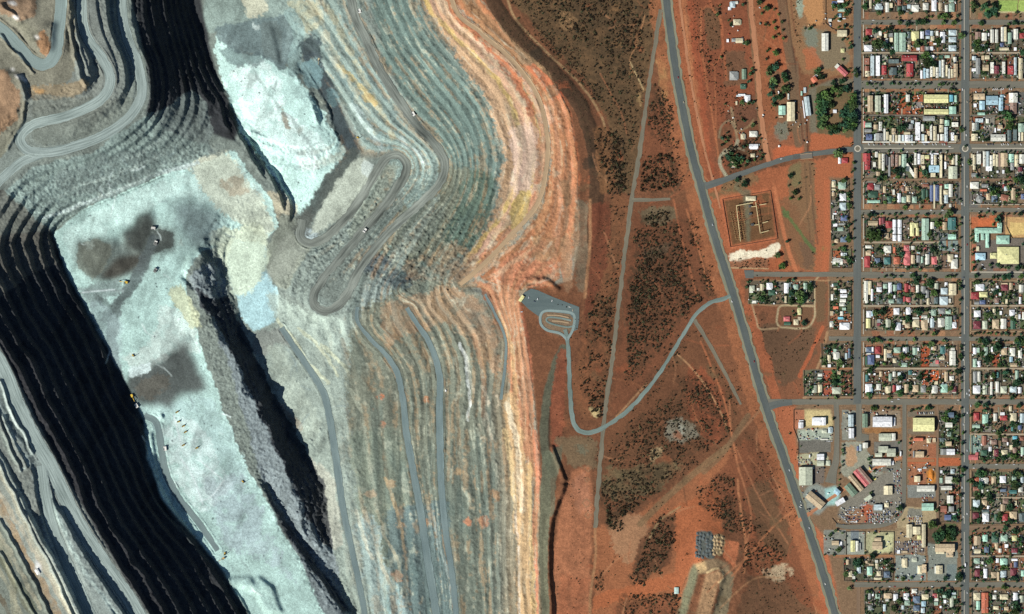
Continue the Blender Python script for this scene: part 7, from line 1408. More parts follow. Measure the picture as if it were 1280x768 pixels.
def tree_label(x, y, r, tone):
    size = 'broad' if r > 4.2 else ('large' if r > 3.4 else ('medium' if r > 2.8 else 'small'))
    c = sorted(BLD, key=lambda b: abs(b['x'] - x) + abs(b['y'] - y))[:5]
    for b in c:
        dx, dy = b['x'] - x, b['y'] - y
        if abs(dx) + abs(dy) > 60: continue
        rels = ['left of' if dx > 0 else 'right of', 'above' if dy > 0 else 'below']
        if abs(dy) > abs(dx): rels.reverse()
        for rel in rels:
            for form in (f"{size} {tone} tree {rel} the {b['label']}",):
                w = form.split()
                if len(form.replace('-', ' ').split()) <= 16 and form not in tlab: tlab.add(form); return form
    where = 'in the wooded park by the railway yard' if x < 1070 and y < 180 else ('on the avenue verge' if abs(x - 1206) < 12 or abs(x - 1071) < 12 else 'in the street between the town blocks')
    return f"{size} {tone} tree {where}"
def tree_h(r): return (r * S * 1.05 + 1.5)
first = {}
inframe_s = inframe[:TREE_N]
rest = inframe[TREE_N:] + [t for t in keep if not (0 < t[0] < 1280 and 0 < t[1] < 768)]
for i, (x, y, r) in enumerate(inframe_s):
    g = tr.randint(len(GREENS)); gc = np.array(GREENS[g]) * tr.uniform(.95, 1.5)
    tone = 'dark green' if sum(gc) < 225 else ('olive green' if gc[0] > 70 else 'green')
    R_m = r * S * 1.25; Hh = tree_h(r)
    lab = tree_label(x, y, r, tone)
    k = i % 8
    if k not in first:
        root = thing('tree', lab, 'tree', (0, 0, 0), 0, 'trees of the town')
        part('trunk', TRUNKS[k % 4], root, color=alb((96, 82, 66)))
        part('crown', CROWNS[k], root)
        first[k] = root
    else:
        root = copy_tree(first[k]); root['label'] = lab
    root.location = (wx(x), wy(y), hz(x, y)); root.rotation_euler = (0, 0, tr.uniform(0, 6.28))
    for ch in root.children:
        if ch.name.startswith('trunk'): ch.scale = (R_m, R_m, Hh * .55)
        else:
            ch.location = (0, 0, Hh * .22); ch.scale = (R_m * 1.05, R_m * 1.05, Hh * .7); ch.color = (*[float(v) for v in alb(gc, 1.0)], 1)
same_ = {}
for o in COLL.objects:
    if o.get('category') == 'tree': same_.setdefault(o['label'], []).append(o)
for lab, L in same_.items():
    if 1 < len(L) <= 13:
        for k, o in enumerate(sorted(L, key=lambda q: -q.location.y)): o['label'] = f"{lab}, {ordw(k)} from the top"
def scatter_mesh(name, items, variants, mat, label, cat):
    """many small plants as one object: items x, y, radius m, height m, colour"""
    VV = []; FF = []; CC = []; n0 = 0
    for x, y, rm, hm, c in items:
        V, F = variants[tr.randint(len(variants))]; a = tr.uniform(0, 6.28); ca, sa = math.cos(a), math.sin(a)
        Q = np.empty_like(V); Q[:, 0] = (V[:, 0] * ca - V[:, 1] * sa) * rm + wx(x); Q[:, 1] = (V[:, 0] * sa + V[:, 1] * ca) * rm + wy(y); Q[:, 2] = V[:, 2] * hm + hz(x, y)
        VV.append(Q); FF.append(F + n0); n0 += len(V); CC.append(np.tile(np.array([*c, 1.0]), (len(V), 1)))
    me = mesh_np(name, np.vstack(VV), np.vstack(FF), mat)
    ca_ = me.color_attributes.new('soil', 'FLOAT_COLOR', 'POINT'); ca_.data.foreach_set('color', np.vstack(CC).astype(np.float32).reshape(-1))
    o = link(name, me, 'stuff'); tagit(o, label, cat)
    return o
M_scrub = leaf_attr_mat('scrub_foliage')
SMALL = [crown_arrays(300 + i, 60, 5 + i % 3, .9, .27) for i in range(6)]
BUSH = [crown_arrays(400 + i, 44, 4 + i % 3, .9, .30) for i in range(8)]
scatter_mesh('garden_trees', [(x, y, r * S * 1.2, tree_h(r), alb(np.array(GREENS[tr.randint(7)]) * tr.uniform(.95, 1.55))) for x, y, r in rest], SMALL, M_scrub, 'small garden and street trees scattered through the town lots', 'small trees')

# scrub belts: outline, plants per square unit, smallest and largest radius, tone
plants = []
sr = np.random.RandomState(41)
for poly_, dens, r0, r1 in SCRUB:
    pa = np.array(poly_); x0, y0 = pa.min(0); x1, y1 = pa.max(0)
    n = int((x1 - x0) * (y1 - y0) * dens * 3.8)
    xs = sr.uniform(x0, x1, n).astype(np.float32); ys = sr.uniform(y0, y1, n).astype(np.float32)
    cl = fbm(xs / 16, ys / 16, 91, 2)
    wv = fbm(xs / 12, ys / 12, 95, 3) * 2; wu = fbm(xs / 12, ys / 12, 99, 3) * 2
    ok = inside(xs + wv * 9, ys + wu * 9, poly_) & (cl > sr.uniform(-.35, .08, n))
    for x, y in zip(xs[ok], ys[ok]): plants.append((float(x), float(y), r0 * .75 + (r1 - r0 * .75) * sr.rand() ** 2.4))
for _ in range(5200):
    x, y = sr.uniform(690, 1040), sr.uniform(-20, 790)
    if x > 960 and y < 400 or (x > 1000 and y > 500) or x < 745 and y < 380: continue
    if fbm(np.array([x / 20]), np.array([y / 20]), 97, 3)[0] > .02: plants.append((x, y, .35 + .9 * sr.rand() ** 2))
# keep roads clear
def near_line(px_, py_, pts, w):
    Q = spline([p[:2] for p in pts], 4); return np.min(np.hypot(Q[:, 0][None] - px_[:, None], Q[:, 1][None] - py_[:, None]), 1) < w
pa = np.array(plants); bad = np.zeros(len(pa), bool)
for pts, w in ((HWY, 9), (GRAVEL, 4.2), (LOOKOUT, 4.2), (SIDE, 3.6), (LINK, 3.4), (SPUR, 4.5)): bad |= near_line(pa[:, 0], pa[:, 1], pts, w)
plants = [p for p, b in zip(plants, bad) if not b]
plants.sort(key=lambda q: -q[2])
infr = [p for p in plants if 0 < p[0] < 1280 and 0 < p[1] < 768]
big = infr[:300]; small = infr[300:] + [p for p in plants if not (0 < p[0] < 1280 and 0 < p[1] < 768)]
DRY = [(66,54,38),(54,50,36),(76,58,40),(50,48,38),(82,64,44),(62,48,36),(84,78,54),(70,72,50)]
BUSHME = [mesh_np('shrub', *BUSH[i], M_leaf) for i in range(8)]
def belt(x, y):
    if x < 800 - y * .08 and y < 330: return 'in the scrub between the pit bund and gravel road'
    if y < 250 and x < 860: return 'in the wedge where the gravel road nears the highway'
    if y < 500 and x < 905 and x > 770: return 'in the scrub between gravel road and highway'
    if x < 772 and y < 540: return 'beside the looping lookout road'
    if y < 600: return 'in the reddish scrub below the lookout road'
    if x < 860: return 'around the bare orange workings at the bottom'
    return 'on the dry flat beside the lower highway'
firstb = {}
for i, (x, y, r) in enumerate(big):
    k = i % 8; lab = 'dark rounded shrub ' + belt(x, y)
    if k not in firstb:
        o = bpy.data.objects.new('shrub', BUSHME[k]); COLL.objects.link(o); firstb[k] = o; tagit(o, lab, 'shrub', 'dark shrubs of the scrub belt')
    else:
        o = firstb[k].copy(); COLL.objects.link(o); o['label'] = lab
    o.location = (wx(x), wy(y), hz(x, y) - .2); o.rotation_euler = (0, 0, sr.uniform(0, 6.28)); o.scale = (r * S * .95, r * S * .95, r * S * .9)
    o.color = (*[float(v) for v in alb(np.array(DRY[sr.randint(8)]) * sr.uniform(.85, 1.3))], 1)
scatter_mesh('scrub', [(x, y, r * S, r * S * .8, alb(np.array(DRY[sr.randint(8)]) * sr.uniform(.85, 1.35))) for x, y, r in small], BUSH, M_scrub, 'low dry scrub spread over the red plain', 'scrub')
# ------------------------------------------------------------------ vehicles, plant and yard gear
M_rub = obj_mat('tyre_rubber', .95, .1, 1.0, .1); M_glass = obj_mat('dark_glass', .15, .05, 1.0, .5)
def cyl_mesh(name, r, l, mat, n=14, axis='y'):
    V = []; F = []
    for s in (-l / 2, l / 2):
        for i in range(n):
            a = i / n * 6.2832; c, d = math.cos(a) * r, math.sin(a) * r
            V.append({'y': (c, s, d), 'x': (s, c, d), 'z': (c, d, s)}[axis])
    F = [tuple(range(n)), tuple(range(2 * n - 1, n - 1, -1))] + [(i, (i + 1) % n, n + (i + 1) % n, n + i) for i in range(n)]
    return bm_mesh(name, V, F, mat)
def prism_mesh(name, prof, w0, w1, mat):
    """outline in x-z pushed through y from w0 to w1"""
    n = len(prof); V = [(x, w0, z) for x, z in prof] + [(x, w1, z) for x, z in prof]
    F = [tuple(range(n)), tuple(range(2 * n - 1, n - 1, -1))] + [(i, (i + 1) % n, n + (i + 1) % n, n + i) for i in range(n)]
    return bm_mesh(name, V, F, mat)
BLACK = alb((34, 34, 36)); YEL = alb((226, 190, 70)); WHT = alb((232, 232, 224)); GRYM = alb((120, 120, 116))
W_big = cyl_mesh('wheel', 1.75, 1.3, M_rub); W_car = cyl_mesh('wheel', .33, .24, M_rub, 10)
tray_V = boxes_mesh('tray', [(-5.2, 2.6, -3.3, 3.3, 3.0, 3.5), (-5.2, 2.6, -3.6, -3.3, 3.0, 5.2), (-5.2, 2.6, 3.3, 3.6, 3.0, 5.2), (2.6, 3.0, -3.6, 3.6, 3.0, 5.9), (3.0, 5.6, -3.6, 3.6, 5.6, 5.9)], M_metal)
chas = boxes_mesh('chassis', [(-5.5, 5.2, -1.4, 1.4, 1.6, 2.9), (3.0, 6.0, -3.0, 3.0, 1.8, 3.3)], M_metal)
cab_t = boxes_mesh('cab', [(3.3, 5.2, .6, 2.8, 3.3, 5.3)], M_metal)
load_m = prism_mesh('ore_load', [(-5.0, 3.5), (2.4, 3.5), (2.2, 4.6), (0, 5.6), (-3, 5.0)], -3.2, 3.2, M_wall)
def haul_truck(lab, x, y, ang, loaded=False, body=WHT):
    t = thing('haul_truck', lab, 'haul truck', (wx(x), wy(y), hz(x, y) + .4), -math.radians(ang), 'mine haul trucks')
    part('chassis', chas, t, color=GRYM); part('tray', tray_V, t, color=body); part('cab', cab_t, t, color=WHT)
    if loaded: part('ore_load', load_m, t, color=alb((96, 98, 96)))
    for px_, py_ in ((4.2, -2.9), (4.2, 2.9), (-3.2, -2.9), (-3.2, 2.9), (-3.2, -1.5), (-3.2, 1.5)): part('wheel', W_big, t, (px_, py_, 1.75), color=BLACK)
    return t
haul_truck('white haul truck at the top of the long dark ramp', 448.5, 12.5, 72)
haul_truck('white haul truck halfway down the long dark ramp', 516, 141.5, 58)
haul_truck('pale haul truck on the middle leg of the switchback', 455, 287.5, 122)
haul_truck('white haul truck being loaded beside the dark ore pile', 192, 303.5, -70, True)
haul_truck('grey haul truck on the dark track below the ore pile', 191.5, 338, -60, True, alb((150, 152, 150)))
haul_truck('white haul truck beside the yellow excavator at the foot of the black wall', 168, 508, 60)
haul_truck('small white haul truck on the curved floor road', 204, 562, -95)
haul_truck('pale haul truck queued above the loading spot', 189, 285, 5, False, alb((196, 196, 190)))
trk = prism_mesh('track', [(-3.2, .3), (-2.6, 0), (2.6, 0), (3.2, .3), (3.2, 1.1), (2.6, 1.4), (-2.6, 1.4), (-3.2, 1.1)], -.5, .5, M_rub)
house_e = boxes_mesh('house', [(-3.6, 2.2, -2.2, 2.2, 1.6, 4.2), (-4.2, -3.6, -2.2, 2.2, 1.8, 3.8)], M_metal)
cab_e = boxes_mesh('cab', [(.6, 2.8, 1.0, 2.4, 3.0, 5.2)], M_glass)
boom_e = prism_mesh('boom', [(1.8, 3.0), (5.0, 6.6), (9.5, 7.0), (9.6, 6.3), (5.4, 5.6), (2.2, 2.4)], -.5, .5, M_metal)
stick_e = prism_mesh('stick', [(9.2, 7.1), (10.0, 6.8), (12.6, 2.4), (12.0, 2.2)], -.4, .4, M_metal)
buck_e = prism_mesh('bucket', [(11.6, 2.6), (13.0, 2.6), (13.2, 1.0), (12.0, .3), (11.2, 1.2)], -1.2, 1.2, M_metal)
def excavator(lab, x, y, ang, col=YEL, s=1.0):
    t = thing('excavator', lab, 'excavator', (wx(x), wy(y), hz(x, y) + .3), -math.radians(ang), 'mine excavators')
    for q in (-1.9, 1.9): part('track', trk, t, (0, q * s, 0), (s, s, s), color=BLACK)
    part('house', house_e, t, scale=(s, s, s), color=col); part('cab', cab_e, t, scale=(s, s, s), color=alb((60, 66, 70)))
    b = part('boom', boom_e, t, scale=(s, s, s), color=col); part('stick', stick_e, b, color=col); part('bucket', buck_e, b, color=GRYM)
    return t
excavator('yellow excavator reaching left beside the dark ore piles', 154.5, 353, 190, YEL, 1.25)
excavator('yellow excavator at the foot of the black wall', 162.5, 496, 65, YEL, 1.2)
excavator('small tan excavator at the lower tip of the white floor', 277, 700, 150, alb((200, 170, 110)))
excavator('dark excavator in the shadowed hollow beside the white dump', 397, 73, 95, alb((196, 186, 150)), 1.0)
deck = boxes_mesh('deck', [(-4, 4, -1.6, 1.6, 1.2, 2.0), (-3.6, .5, -1.4, 1.4, 2.0, 3.6)], M_metal); mast = boxes_mesh('mast', [(3.2, 3.9, -.6, .6, 2.0, 11.0), (3.0, 4.1, -.7, .7, 10.8, 11.2)], M_metal); cab_d = boxes_mesh('cab', [(1.4, 3.0, -1.5, .2, 2.0, 4.0)], M_glass)
def drill(lab, x, y, ang):
    t = thing('drill_rig', lab, 'drill rig', (wx(x), wy(y), hz(x, y) + .3), -math.radians(ang), 'blast-hole drill rigs')
    for q in (-1.5, 1.5): part('track', trk, t, (0, q, 0), (1, .7, .8), color=BLACK)
    part('deck', deck, t, color=YEL * .8); part('mast', mast, t, color=GRYM); part('cab', cab_d, t, color=alb((60, 66, 70)))
for x, y, a, w in ((219, 516, 150, 'topmost of the row on the white floor'), (221, 528, 160, 'second from the top on the white floor'), (227, 533.5, 155, 'third from the top on the white floor'), (229.5, 541, 150, 'fourth from the top on the white floor'), (227, 557.5, 150, 'left one of the lower pair on the white floor'), (244, 561, 150, 'right one of the lower pair on the white floor'), (302, 603.5, 40, 'at the right edge of the white floor'), (279, 694, 100, 'dark one above the small cliff at the floor tip'), (446.5, 171, 20, 'on the dark corridor beside the ramp'), (164, 445, 30, 'above the grey ore patch')): drill(f'yellow drill rig with mast, {w}', x, y, a)

# cars
car_b = prism_mesh('body', [(-2.25, .35), (2.2, .35), (2.25, .8), (1.0, 1.0), (-2.1, 1.05), (-2.25, .9)], -.88, .88, M_metal)
car_g = prism_mesh('glasshouse', [(-1.9, 1.03), (.9, 1.0), (.25, 1.5), (-1.5, 1.5)], -.76, .76, M_glass)
car_r = boxes_mesh('roof_panel', [(-1.4, .2, -.74, .74, 1.5, 1.55)], M_metal)
CARC = [((240,242,240),'white'),((238,240,236),'white'),((206,210,212),'silver'),((160,44,44),'red'),((70,80,100),'dark blue'),((60,62,66),'dark grey'),((236,236,228),'white'),((196,186,160),'beige')]
cr = np.random.RandomState(3); car0 = None
def add_car(x, y, ang, where, group, col=None, hgt=.62):
    global car0
    c, nmc = CARC[cr.randint(len(CARC))] if col is None else col
    lab = f'{nmc} car {where}'
    if car0 is None:
        car0 = thing('car', lab, 'car', (0, 0, 0), 0, group)
        part('body', car_b, car0); part('glasshouse', car_g, car0, color=alb((50, 58, 64))); part('roof_panel', car_r, car0)
        for px_, py_ in ((1.4, .8), (1.4, -.8), (-1.4, .8), (-1.4, -.8)): part('wheel', W_car, car0, (px_, py_, .33), color=BLACK)
        t = car0
    else: t = copy_tree(car0)
    t['label'] = lab; t['group'] = group
    t.location = (wx(x), wy(y), hz(x, y) + hgt); t.rotation_euler = (0, 0, -math.radians(ang))
    for ch in t.children:
        if ch.name.startswith('body') or ch.name.startswith('roof_panel'): ch.color = (*[float(v) for v in alb(c)], 1)
    t.scale = (1.12, 1.12, 1.1)
W_ = ((244,246,246),'white'); S_ = ((206,212,216),'silver')
G1 = 'cars parked along the shopping street'
for x in (1086,1092,1098,1101,1105,1112,1124,1131,1140,1155,1158,1166,1170,1178,1180.5,1183,1233,1235.5,1238,1241,1252,1254.5,1257.5,1260,1268,1276): add_car(x, 180.6 + cr.uniform(-.4, .4), 62, 'angle-parked along the upper side of the shopping street', G1)
for x in (1084,1087,1094,1099,1114,1117,1124,1134,1143,1149,1157,1164,1172,1176,1183,1222,1226,1233,1235.5,1238,1243,1246,1256,1260,1263,1272,1275): add_car(x, 190.4 + cr.uniform(-.4, .4), 118, 'angle-parked along the lower side of the shopping street', G1)
for x, y, a, w in ((1128.5,186.9,0,'driving past the shopping street median'),(1187,183.5,0,'driving on the shopping street towards the roundabout'),(1207.8,169,90,'on the avenue above the big roundabout'),(1203.5,206,90,'on the avenue below the big roundabout'),(1202.4,255,90,'on the avenue near the grey intersection'),(1203.2,112,90,'on the avenue below the tree-lined street'),(1208.6,492,90,'on the avenue near the cross street'),(1209,516,90,'on the avenue just below the cross street'),(1202.6,609.5,90,'on the lower avenue beside the right houses'),(1204,622.5,90,'on the lower avenue above the wooded corner'),(1208.8,642.5,90,'on the lower avenue beside the wooded corner'),(1115,502.3,0,'on the wide cross street'),(1123,499.2,0,'parked on the cross street verge'),(914.8,377,62,'on the highway by the lookout turn-off'),(976.5,198.8,-18,'on the spur road near the settlement'),(1211.5,488,90,'parked beside the avenue, right of the cross street'),(1211.6,494,90,'parked beside the avenue verge near the corner'),(1213.4,507.5,90,'on the corner just right of the avenue'),(1198,500.3,0,'waiting at the cross street junction'),(1088.6,101.2,0,'parked under the median trees street, upper kerb'),(1145,101,0,'parked at the upper kerb near the red hall'),(1230,147,0,'in the lane below the pale blue roofs'),(1236.6,135.5,60,'in the pale blue building yard, upper left'),(1237,142,60,'in the pale blue building yard, lower left'),(1245.4,135,60,'in the pale blue building yard, upper right'),(1245.6,140,60,'in the pale blue building yard, lower right'),(1275,129.8,0,'in the right edge car park, upper'),(1275,142.8,0,'in the right edge car park, lower'),(1228,331,30,'beside the school roofs'),(1230.5,336,0,'at the school car park edge'),(652,390,0,'at the lookout car park edge')): add_car(x, y, a, w, 'single cars on the roads', W_)
G2 = 'cars parked in rows at the yellow buildings'
for x in (1165,1168,1171,1174,1177,1180,1183): add_car(x, 134.8 + cr.uniform(-.3, .3), 90, 'parked between the two long yellow sheds', G2)
for x in (1147,1149.5,1152,1155,1158,1160.5,1163,1165.5): add_car(x, 516.6 + cr.uniform(-.3, .3), 75, 'parked above the large pale yellow hall', G2)
for x in (1241.5,1244,1246.5,1249,1251.5,1254,1262,1264.5): add_car(x, 111.6 + cr.uniform(-.3, .3), 115, 'angle-parked above the pale blue roofs', G2, CARC[cr.randint(3)])
for x in (1094,1096,1171,1174): add_car(x, 112.2, 70, 'parked at the lower kerb of the tree-lined street', G2)
# parked along the kerbs of the residential streets, at the lookout
G3 = 'cars parked along the residential streets'
for y, d, nm3, a, b in ((28,-2.4,'top residential street',1082,1278),(106,3.6,'street with median trees',1082,1278),(265,-2.0,'street below the shopping blocks',1082,1200),(262.7,2,'street above the school',1216,1278),(344,3.0,'big street below the twin flats',1082,1278),(423.6,-1.8,'leafy street halfway down',1082,1278),(502.6,2.6,'wide cross street',1000,1278),(583,-2.3,'short street on the right side',1216,1278),(731.2,2.2,'lowest cross street',1075,1278)):
    for _ in range(4): add_car(cr.uniform(a, b), y + d * cr.choice([-1, 1]), cr.choice([0, 180]), f'parked at the kerb of the {nm3}', G3)
for y in (60, 130, 240, 300, 390, 450, 540, 570, 640, 690, 750): add_car(1206.5 + cr.choice([-2.4, 2.4]), y + cr.uniform(-10, 10), 90, 'driving along the long avenue', G3)
for y in (50, 150, 320, 450): add_car(1071.6 + cr.choice([-2, 2]), y + cr.uniform(-10, 10), 90, 'driving along the left avenue', G3)
for x, y in ((661,372),(668,377),(672,374),(690,376),(712,384),(716,388)): add_car(x, y, cr.choice([20, 110]), 'parked on the grey pit lookout car park', 'cars at the lookout')
for x, y, a2 in ((846,97,80),(853,128,76),(889,281,72),(941,452,72),(985,588,70),(1010,660,70),(1033,730,69)): add_car(x + cr.choice([-1.6, 1.6]), y, a2, 'driving on the long highway', 'cars on the highway', hgt=.75)
# wrecked cars
wreck = prism_mesh('wrecked_car', [(-2.1, .2), (2.0, .15), (2.15, .75), (1.0, .95), (.5, 1.25), (-1.1, 1.3), (-1.5, 1.0), (-2.15, .95)], -.85, .85, M_metal)
wr0 = None
WC = [((220,222,220),'white'),((168,172,174),'grey'),((96,100,108),'dark grey'),((150,56,50),'red'),((66,88,130),'blue'),((186,178,150),'beige'),((60,60,62),'black'),((200,204,206),'silver')]
YARDS = [([(1047.5,643),(1062,634.5),(1076,642),(1073,655),(1058.5,654.5)], 2.0, 2.9, 25, 'in the left wrecking yard above the curving street', .78), ([(1083,642),(1113,640),(1114,654),(1086,655)], 1.9, 2.9, 70, 'packed in rows in the right wrecking yard', .92), ([(1068,634),(1090,620),(1094,626),(1074,637)], 2.2, 2.8, -35, 'strewn along the diagonal dirt road', .6), ([(1119,677),(1156,677),(1156,691),(1119,691)], 2.3, 3.0, 75, 'in the wreck rows below the cream sheds', .72), ([(1134,645),(1153,645),(1153,657),(1136,655)], 2.2, 3.0, 80, 'in the small grey yard below the mint shed', .75), ([(1117,590),(1126,586),(1127,640),(1119,641)], 2.2, 3.0, 65, 'along the fence by the industrial street', .6), ([(1153,619),(1170,619),(1170,627),(1153,627)], 2.4, 3, 60, 'in the yard above the mint shed', .5), ([(1000,545),(1040,546),(1040,552),(1000,551)], 2.6, 3, 0, 'along the dark yard near the highway', .4), ([(998,572),(1020,574),(1019,582),(998,583)], 2.3, 2.8, 80, 'in the pale yard near the highway', .6), ([(1085,578),(1108,570),(1114,580),(1092,596)], 2.4, 3, -40, 'in the yard right of the red shed', .55)]
for poly_, dx, dy, ang, where, dens in YARDS:
    pp = np.array(poly_); x0, y0 = pp.min(0); x1, y1 = pp.max(0)
    for yy in np.arange(y0 + .5, y1, dy):
        for xx in np.arange(x0 + .5, x1, dx):
            x, y = xx + cr.uniform(-.5, .5), yy + cr.uniform(-.5, .5)
            if not inside(np.array([x]), np.array([y]), poly_)[0] or cr.rand() > dens: continue
            c, nmc = WC[cr.randint(8)]
            if wr0 is None:
                o = bpy.data.objects.new('wrecked_car', wreck); COLL.objects.link(o); wr0 = o; tagit(o, '', 'wrecked car', 'wrecked cars in the yards')
            else: o = wr0.copy(); COLL.objects.link(o)
            o['label'] = f'{nmc} wrecked car {where}'
            o.location = (wx(x), wy(y), hz(x, y) + .2); o.rotation_euler = (0, 0, -math.radians(ang + cr.uniform(-18, 18))); o.scale = (1.05, 1.05, 1.1); o.color = (*[float(v) for v in alb(c)], 1)
# bus and box trucks
def boxtruck(nm, lab, cat, x, y, ang, l, w_, h2, c):
    t = thing(nm, lab, cat, (wx(x), wy(y), hz(x, y) + .62), -math.radians(ang))
    part('body', ME_box, t, (-.8, 0, .7), (l - 1.8, w_, h2), color=alb(c)); part('cab', ME_box, t, (l / 2 - .9, 0, .6), (1.8, w_ * .92, h2 * .72), color=alb((226, 228, 226))); part('windscreen', ME_box, t, (l / 2, 0, 1.4), (.1, w_ * .8, .8), color=alb((50, 56, 62)))
    for px_ in (l / 2 - 1.4, -l / 2 + 1.6):
        for q in (-1, 1): part('wheel', W_car, t, (px_, q * w_ * .45, .45), (1.4, 1.2, 1.4), color=BLACK)
boxtruck('bus', 'long white bus parked beside the industrial street', 'bus', 1125.6, 567.5, 92, 12.5, 3.6, 3.0, (240, 242, 240))
boxtruck('box_truck', 'white box truck on the avenue near the service station', 'truck', 1206.6, 706.6, 90, 8.5, 3, 3.2, (242, 244, 246))
boxtruck('box_truck', 'white box truck at the kerb by the twin flats', 'truck', 1012, 570.5, 92, 8, 3, 3, (236, 238, 236))
boxtruck('box_truck', 'yellow truck beside the red shed yard', 'truck', 1087.5, 586.5, 58, 8, 3, 3, (222, 206, 110)); boxtruck('box_truck', 'yellow truck by the diagonal dirt road', 'truck', 1094.3, 599, -35, 8, 3, 3, (226, 212, 120))
# heaps
def heap_mesh(seed):
    r = np.random.RandomState(seed); V = [(0, 0, 1)]; F = []; n = 12
    for k, (q, z) in enumerate(((.35, .72), (.7, .32), (1.0, -.08))):
        for i in range(n):
            a = i / n * 6.2832; s = q * r.uniform(.82, 1.15); V.append((math.cos(a) * s, math.sin(a) * s, z * (1 if k == 2 else r.uniform(.85, 1.15))))
    for i in range(n): F.append((0, 1 + i, 1 + (i + 1) % n))
    for k in range(2):
        for i in range(n): a = 1 + k * n; F.append((a + i, a + n + i, a + n + (i + 1) % n, a + (i + 1) % n))
    return bm_mesh('heap', V, F, M_wall)
HM = [heap_mesh(i) for i in range(4)]; hp0 = None
for j in range(7):
    for i in range(8):
        x = 872.5 + i * 4.2 + j * -.3 + cr.uniform(-1.1, 1.1); y = 667 + j * 4.6 + i * .7 + cr.uniform(-1.3, 1.3)
        if (i in (2,) and j in (2, 3, 4)) or (i > 5 and j > 4) or (i > 3 and j > 5): continue
        dark = i < 5
        lab = 'dark grey dumped heap in the block of heaps above the dump ramp' if dark else 'tan dumped heap at the right side of the block of heaps'
        o = bpy.data.objects.new('spoil_heap', HM[cr.randint(4)]); COLL.objects.link(o); tagit(o, lab, 'heap', 'dumped spoil heaps')
        o.location = (wx(x), wy(y), hz(x, y)); o.scale = (cr.uniform(3.8, 6.2), cr.uniform(3.8, 6.2), cr.uniform(2, 3.6)); o.rotation_euler = (0, 0, cr.uniform(0, 6)); o.color = (*[float(v) for v in alb((84, 92, 92) if dark else (168, 146, 110))], 1)
o = bpy.data.objects.new('soil_heap', HM[0]); COLL.objects.link(o); tagit(o, 'orange ochre soil heap in the bare yard of the industrial block', 'heap'); o.location = (wx(1164.5), wy(594), .0); o.scale = (9, 16, 4.5); o.color = (*[float(v) for v in alb((200, 124, 44))], 1)
# substation
def gantry(lab, x0, y0, x1, y1, n, h):
    a = np.array([wx(x0), wy(y0)]); b = np.array([wx(x1), wy(y1)]); L = float(np.linalg.norm(b - a)); ang = math.atan2(b[1] - a[1], b[0] - a[0])
    t = thing('busbar_gantry', lab, 'gantry', (a[0], a[1], hz(x0, y0)), ang, 'gantries of the substation')
    part('beam', ME_box, t, (L / 2, 0, h), (L, 1.3, .6), color=alb((232, 214, 160)))
    for i in range(n): part('post', ME_post, t, (L * (i + .5) / n, 0, 0), (1.0, 1.0, h), color=alb((222, 206, 160)))
gantry('long pale gantry running down the middle of the substation', 944.5, 253, 950.3, 292, 9, 7); gantry('pale gantry along the top left of the substation', 920, 257.5, 941, 253.5, 5, 7); gantry('dotted gantry running down the left of the substation', 920.5, 258, 925.5, 302, 11, 6)
gantry('short pale gantry at the upper right of the substation', 945, 258, 939, 258.8, 2, 6); gantry('pale gantry at the lower right of the substation', 950.3, 291.5, 961, 288.5, 4, 6); gantry('short pale gantry right of the middle one', 948, 281, 943, 281.6, 2, 6); gantry('pale gantry by the right fence of the substation', 953, 279, 960, 277, 3, 6); gantry('double pale gantry near the control building', 949, 256.5, 958, 255, 4, 6)
def transformer(lab, x, y):
    t = thing('transformer', lab, 'transformer', (wx(x), wy(y), hz(x, y)), .1, 'power transformers'); part('tank', ME_box, t, (0, 0, .4), (4.5, 6.0, 3.6), color=alb((72, 76, 76)))
    for q in (-3.2, 3.2): part('radiator', ME_box, t, (q, 0, .8), (1.2, 5, 2.8), color=alb((96, 100, 98)))
    for q in (-1.6, 0, 1.6): part('bushing', ME_post, t, (0, q, 4.0), (.4, .4, 1.8), color=alb((190, 180, 160)))
for x, y, w in ((937.6, 258, 'upper'), (938, 267.5, 'middle'), (940.5, 281, 'lower')): transformer(f'dark {w} transformer beside the pale substation gantry', x, y)
gr_ = np.random.RandomState(8); first_i = None
for i in range(70):
    j = i % 14; k = i // 14
    x = 913 + k * 3.6 + j * .55 + gr_.uniform(-.5, .5) ; y = 266 + j * 2.6 + gr_.uniform(-.5, .5) - k * .5
    if x > 931: continue
    o = bpy.data.objects.new('switchgear_post', ME_post); COLL.objects.link(o); tagit(o, 'small pale switchgear post in the left half of the substation', 'post', 'switchgear posts'); o.location = (wx(x), wy(y), hz(x, y)); o.scale = (1.1, 1.1, gr_.uniform(2, 4)); o.color = (*[float(v) for v in alb((214, 188, 128))], 1)
# lookout shelter and site huts
def hut(nm, lab, cat, x, y, w_, d_, h2, ang, c, wc=(200, 196, 180)):
    t = thing(nm, lab, cat, (wx(x), wy(y), hz(x, y) - .1), -math.radians(ang)); part('wall', ME_wall, t, (0, 0, 0), (w_ - .6, d_ - .6, h2), color=alb(wc)); part('roof', ME_gable if w_ <= d_ else ME_skil, t, (0, 0, h2), (w_, d_, .9), color=alb(c)); return t
hut('lookout_shelter', 'pale yellow shelter at the edge of the pit lookout', 'shelter', 651.8, 373.5, 8, 17, 4, 35, (236, 228, 160))
hut('site_hut', 'white site hut on the bench at the lower left corner', 'hut', 46.5, 715, 9, 14, 4, -30, (244, 246, 240)); hut('site_hut', 'small white hut above the gantry of the railway yard', 'hut', 974, 183, 5, 5, 3, 0, (240, 240, 234))
hut('site_hut', 'small bluish hut on the orange track at the bottom', 'hut', 845.5, 738.5, 11, 16, 3, 0, (190, 216, 206)); hut('site_hut', 'small pale hut beside the pit bench road', 'hut', 557, 489, 4, 5, 3, 0, (244, 244, 240))
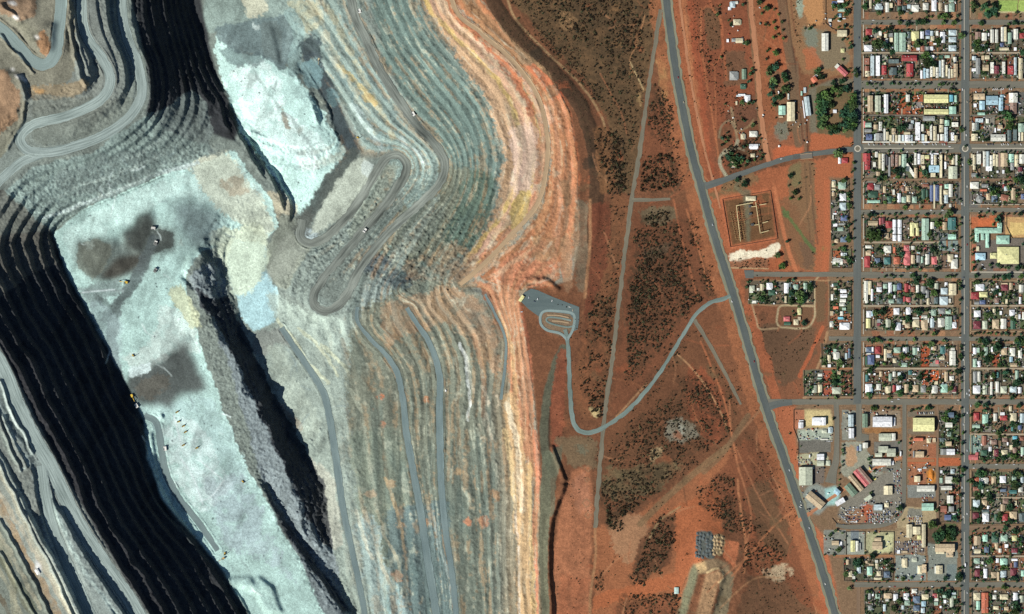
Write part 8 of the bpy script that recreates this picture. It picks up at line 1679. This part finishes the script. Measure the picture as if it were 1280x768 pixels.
# footbridge over the railway on the spur road
t = thing('road_bridge', 'short concrete road bridge carrying the spur road over the railway', 'bridge', (wx(1008), wy(195.5), .6), math.radians(5))
part('deck', ME_box, t, (0, 0, .3), (30, 13, .5), color=alb((112, 106, 96)))
for q in (-6.4, 6.4): part('parapet', ME_box, t, (0, q, .8), (30, .8, 1.1), color=alb((206, 180, 140)))
for x in range(-12, 14, 3): part('joint', ME_box, t, (x - 20, 0, -.05), (1.0, 11, .2), color=alb((88, 80, 72)))
# ------------------------------------------------------------------ light and camera
SUN_EL = math.radians(38.0)
SX, SY = -0.83, -0.56                              # towards the sun, over the ground
n_ = math.hypot(SX, SY); SX /= n_; SY /= n_
w = bpy.data.worlds.new("World"); scene.world = w; w.use_nodes = True
wt = w.node_tree; bg = wt.nodes['Background']
sky = wt.nodes.new('ShaderNodeTexSky'); sky.sky_type = 'NISHITA'; sky.sun_disc = False
sky.sun_elevation = SUN_EL; sky.sun_rotation = math.atan2(SX, SY)
sky.air_density = 1.0; sky.dust_density = 0.2; sky.ozone_density = 2.0
wt.links.new(sky.outputs[0], bg.inputs['Color']); bg.inputs['Strength'].default_value = 0.05
sl_ = bpy.data.lights.new('sun', 'SUN'); sl_.energy = 5.0; sl_.angle = math.radians(0.5); sl_.color = (1.0, 0.965, 0.90)
so = bpy.data.objects.new('sun', sl_); COLL.objects.link(so)
from mathutils import Vector
d = Vector((-SX * math.cos(SUN_EL), -SY * math.cos(SUN_EL), -math.sin(SUN_EL)))
so.rotation_euler = d.to_track_quat('-Z', 'Y').to_euler(); so.location = (-4000, -3000, 4000)
cam = bpy.data.cameras.new('camera'); co = bpy.data.objects.new('camera', cam); COLL.objects.link(co)
CAMH = 40000.0
co.location = (0, 0, CAMH); co.rotation_euler = (0, 0, 0)
cam.sensor_width = 36.0; cam.lens = 36.0 * CAMH / (1280 * S)
cam.clip_start = 100.0; cam.clip_end = 200000.0
scene.camera = co
vs_ = scene.view_settings; vs_.view_transform = 'Standard'; vs_.look = 'None'; vs_.exposure = 0.9; vs_.gamma = 1.0; vs_.use_curve_mapping = False
scene.cycles.max_bounces = 4; scene.cycles.diffuse_bounces = 2
scene.cycles.use_denoising = False
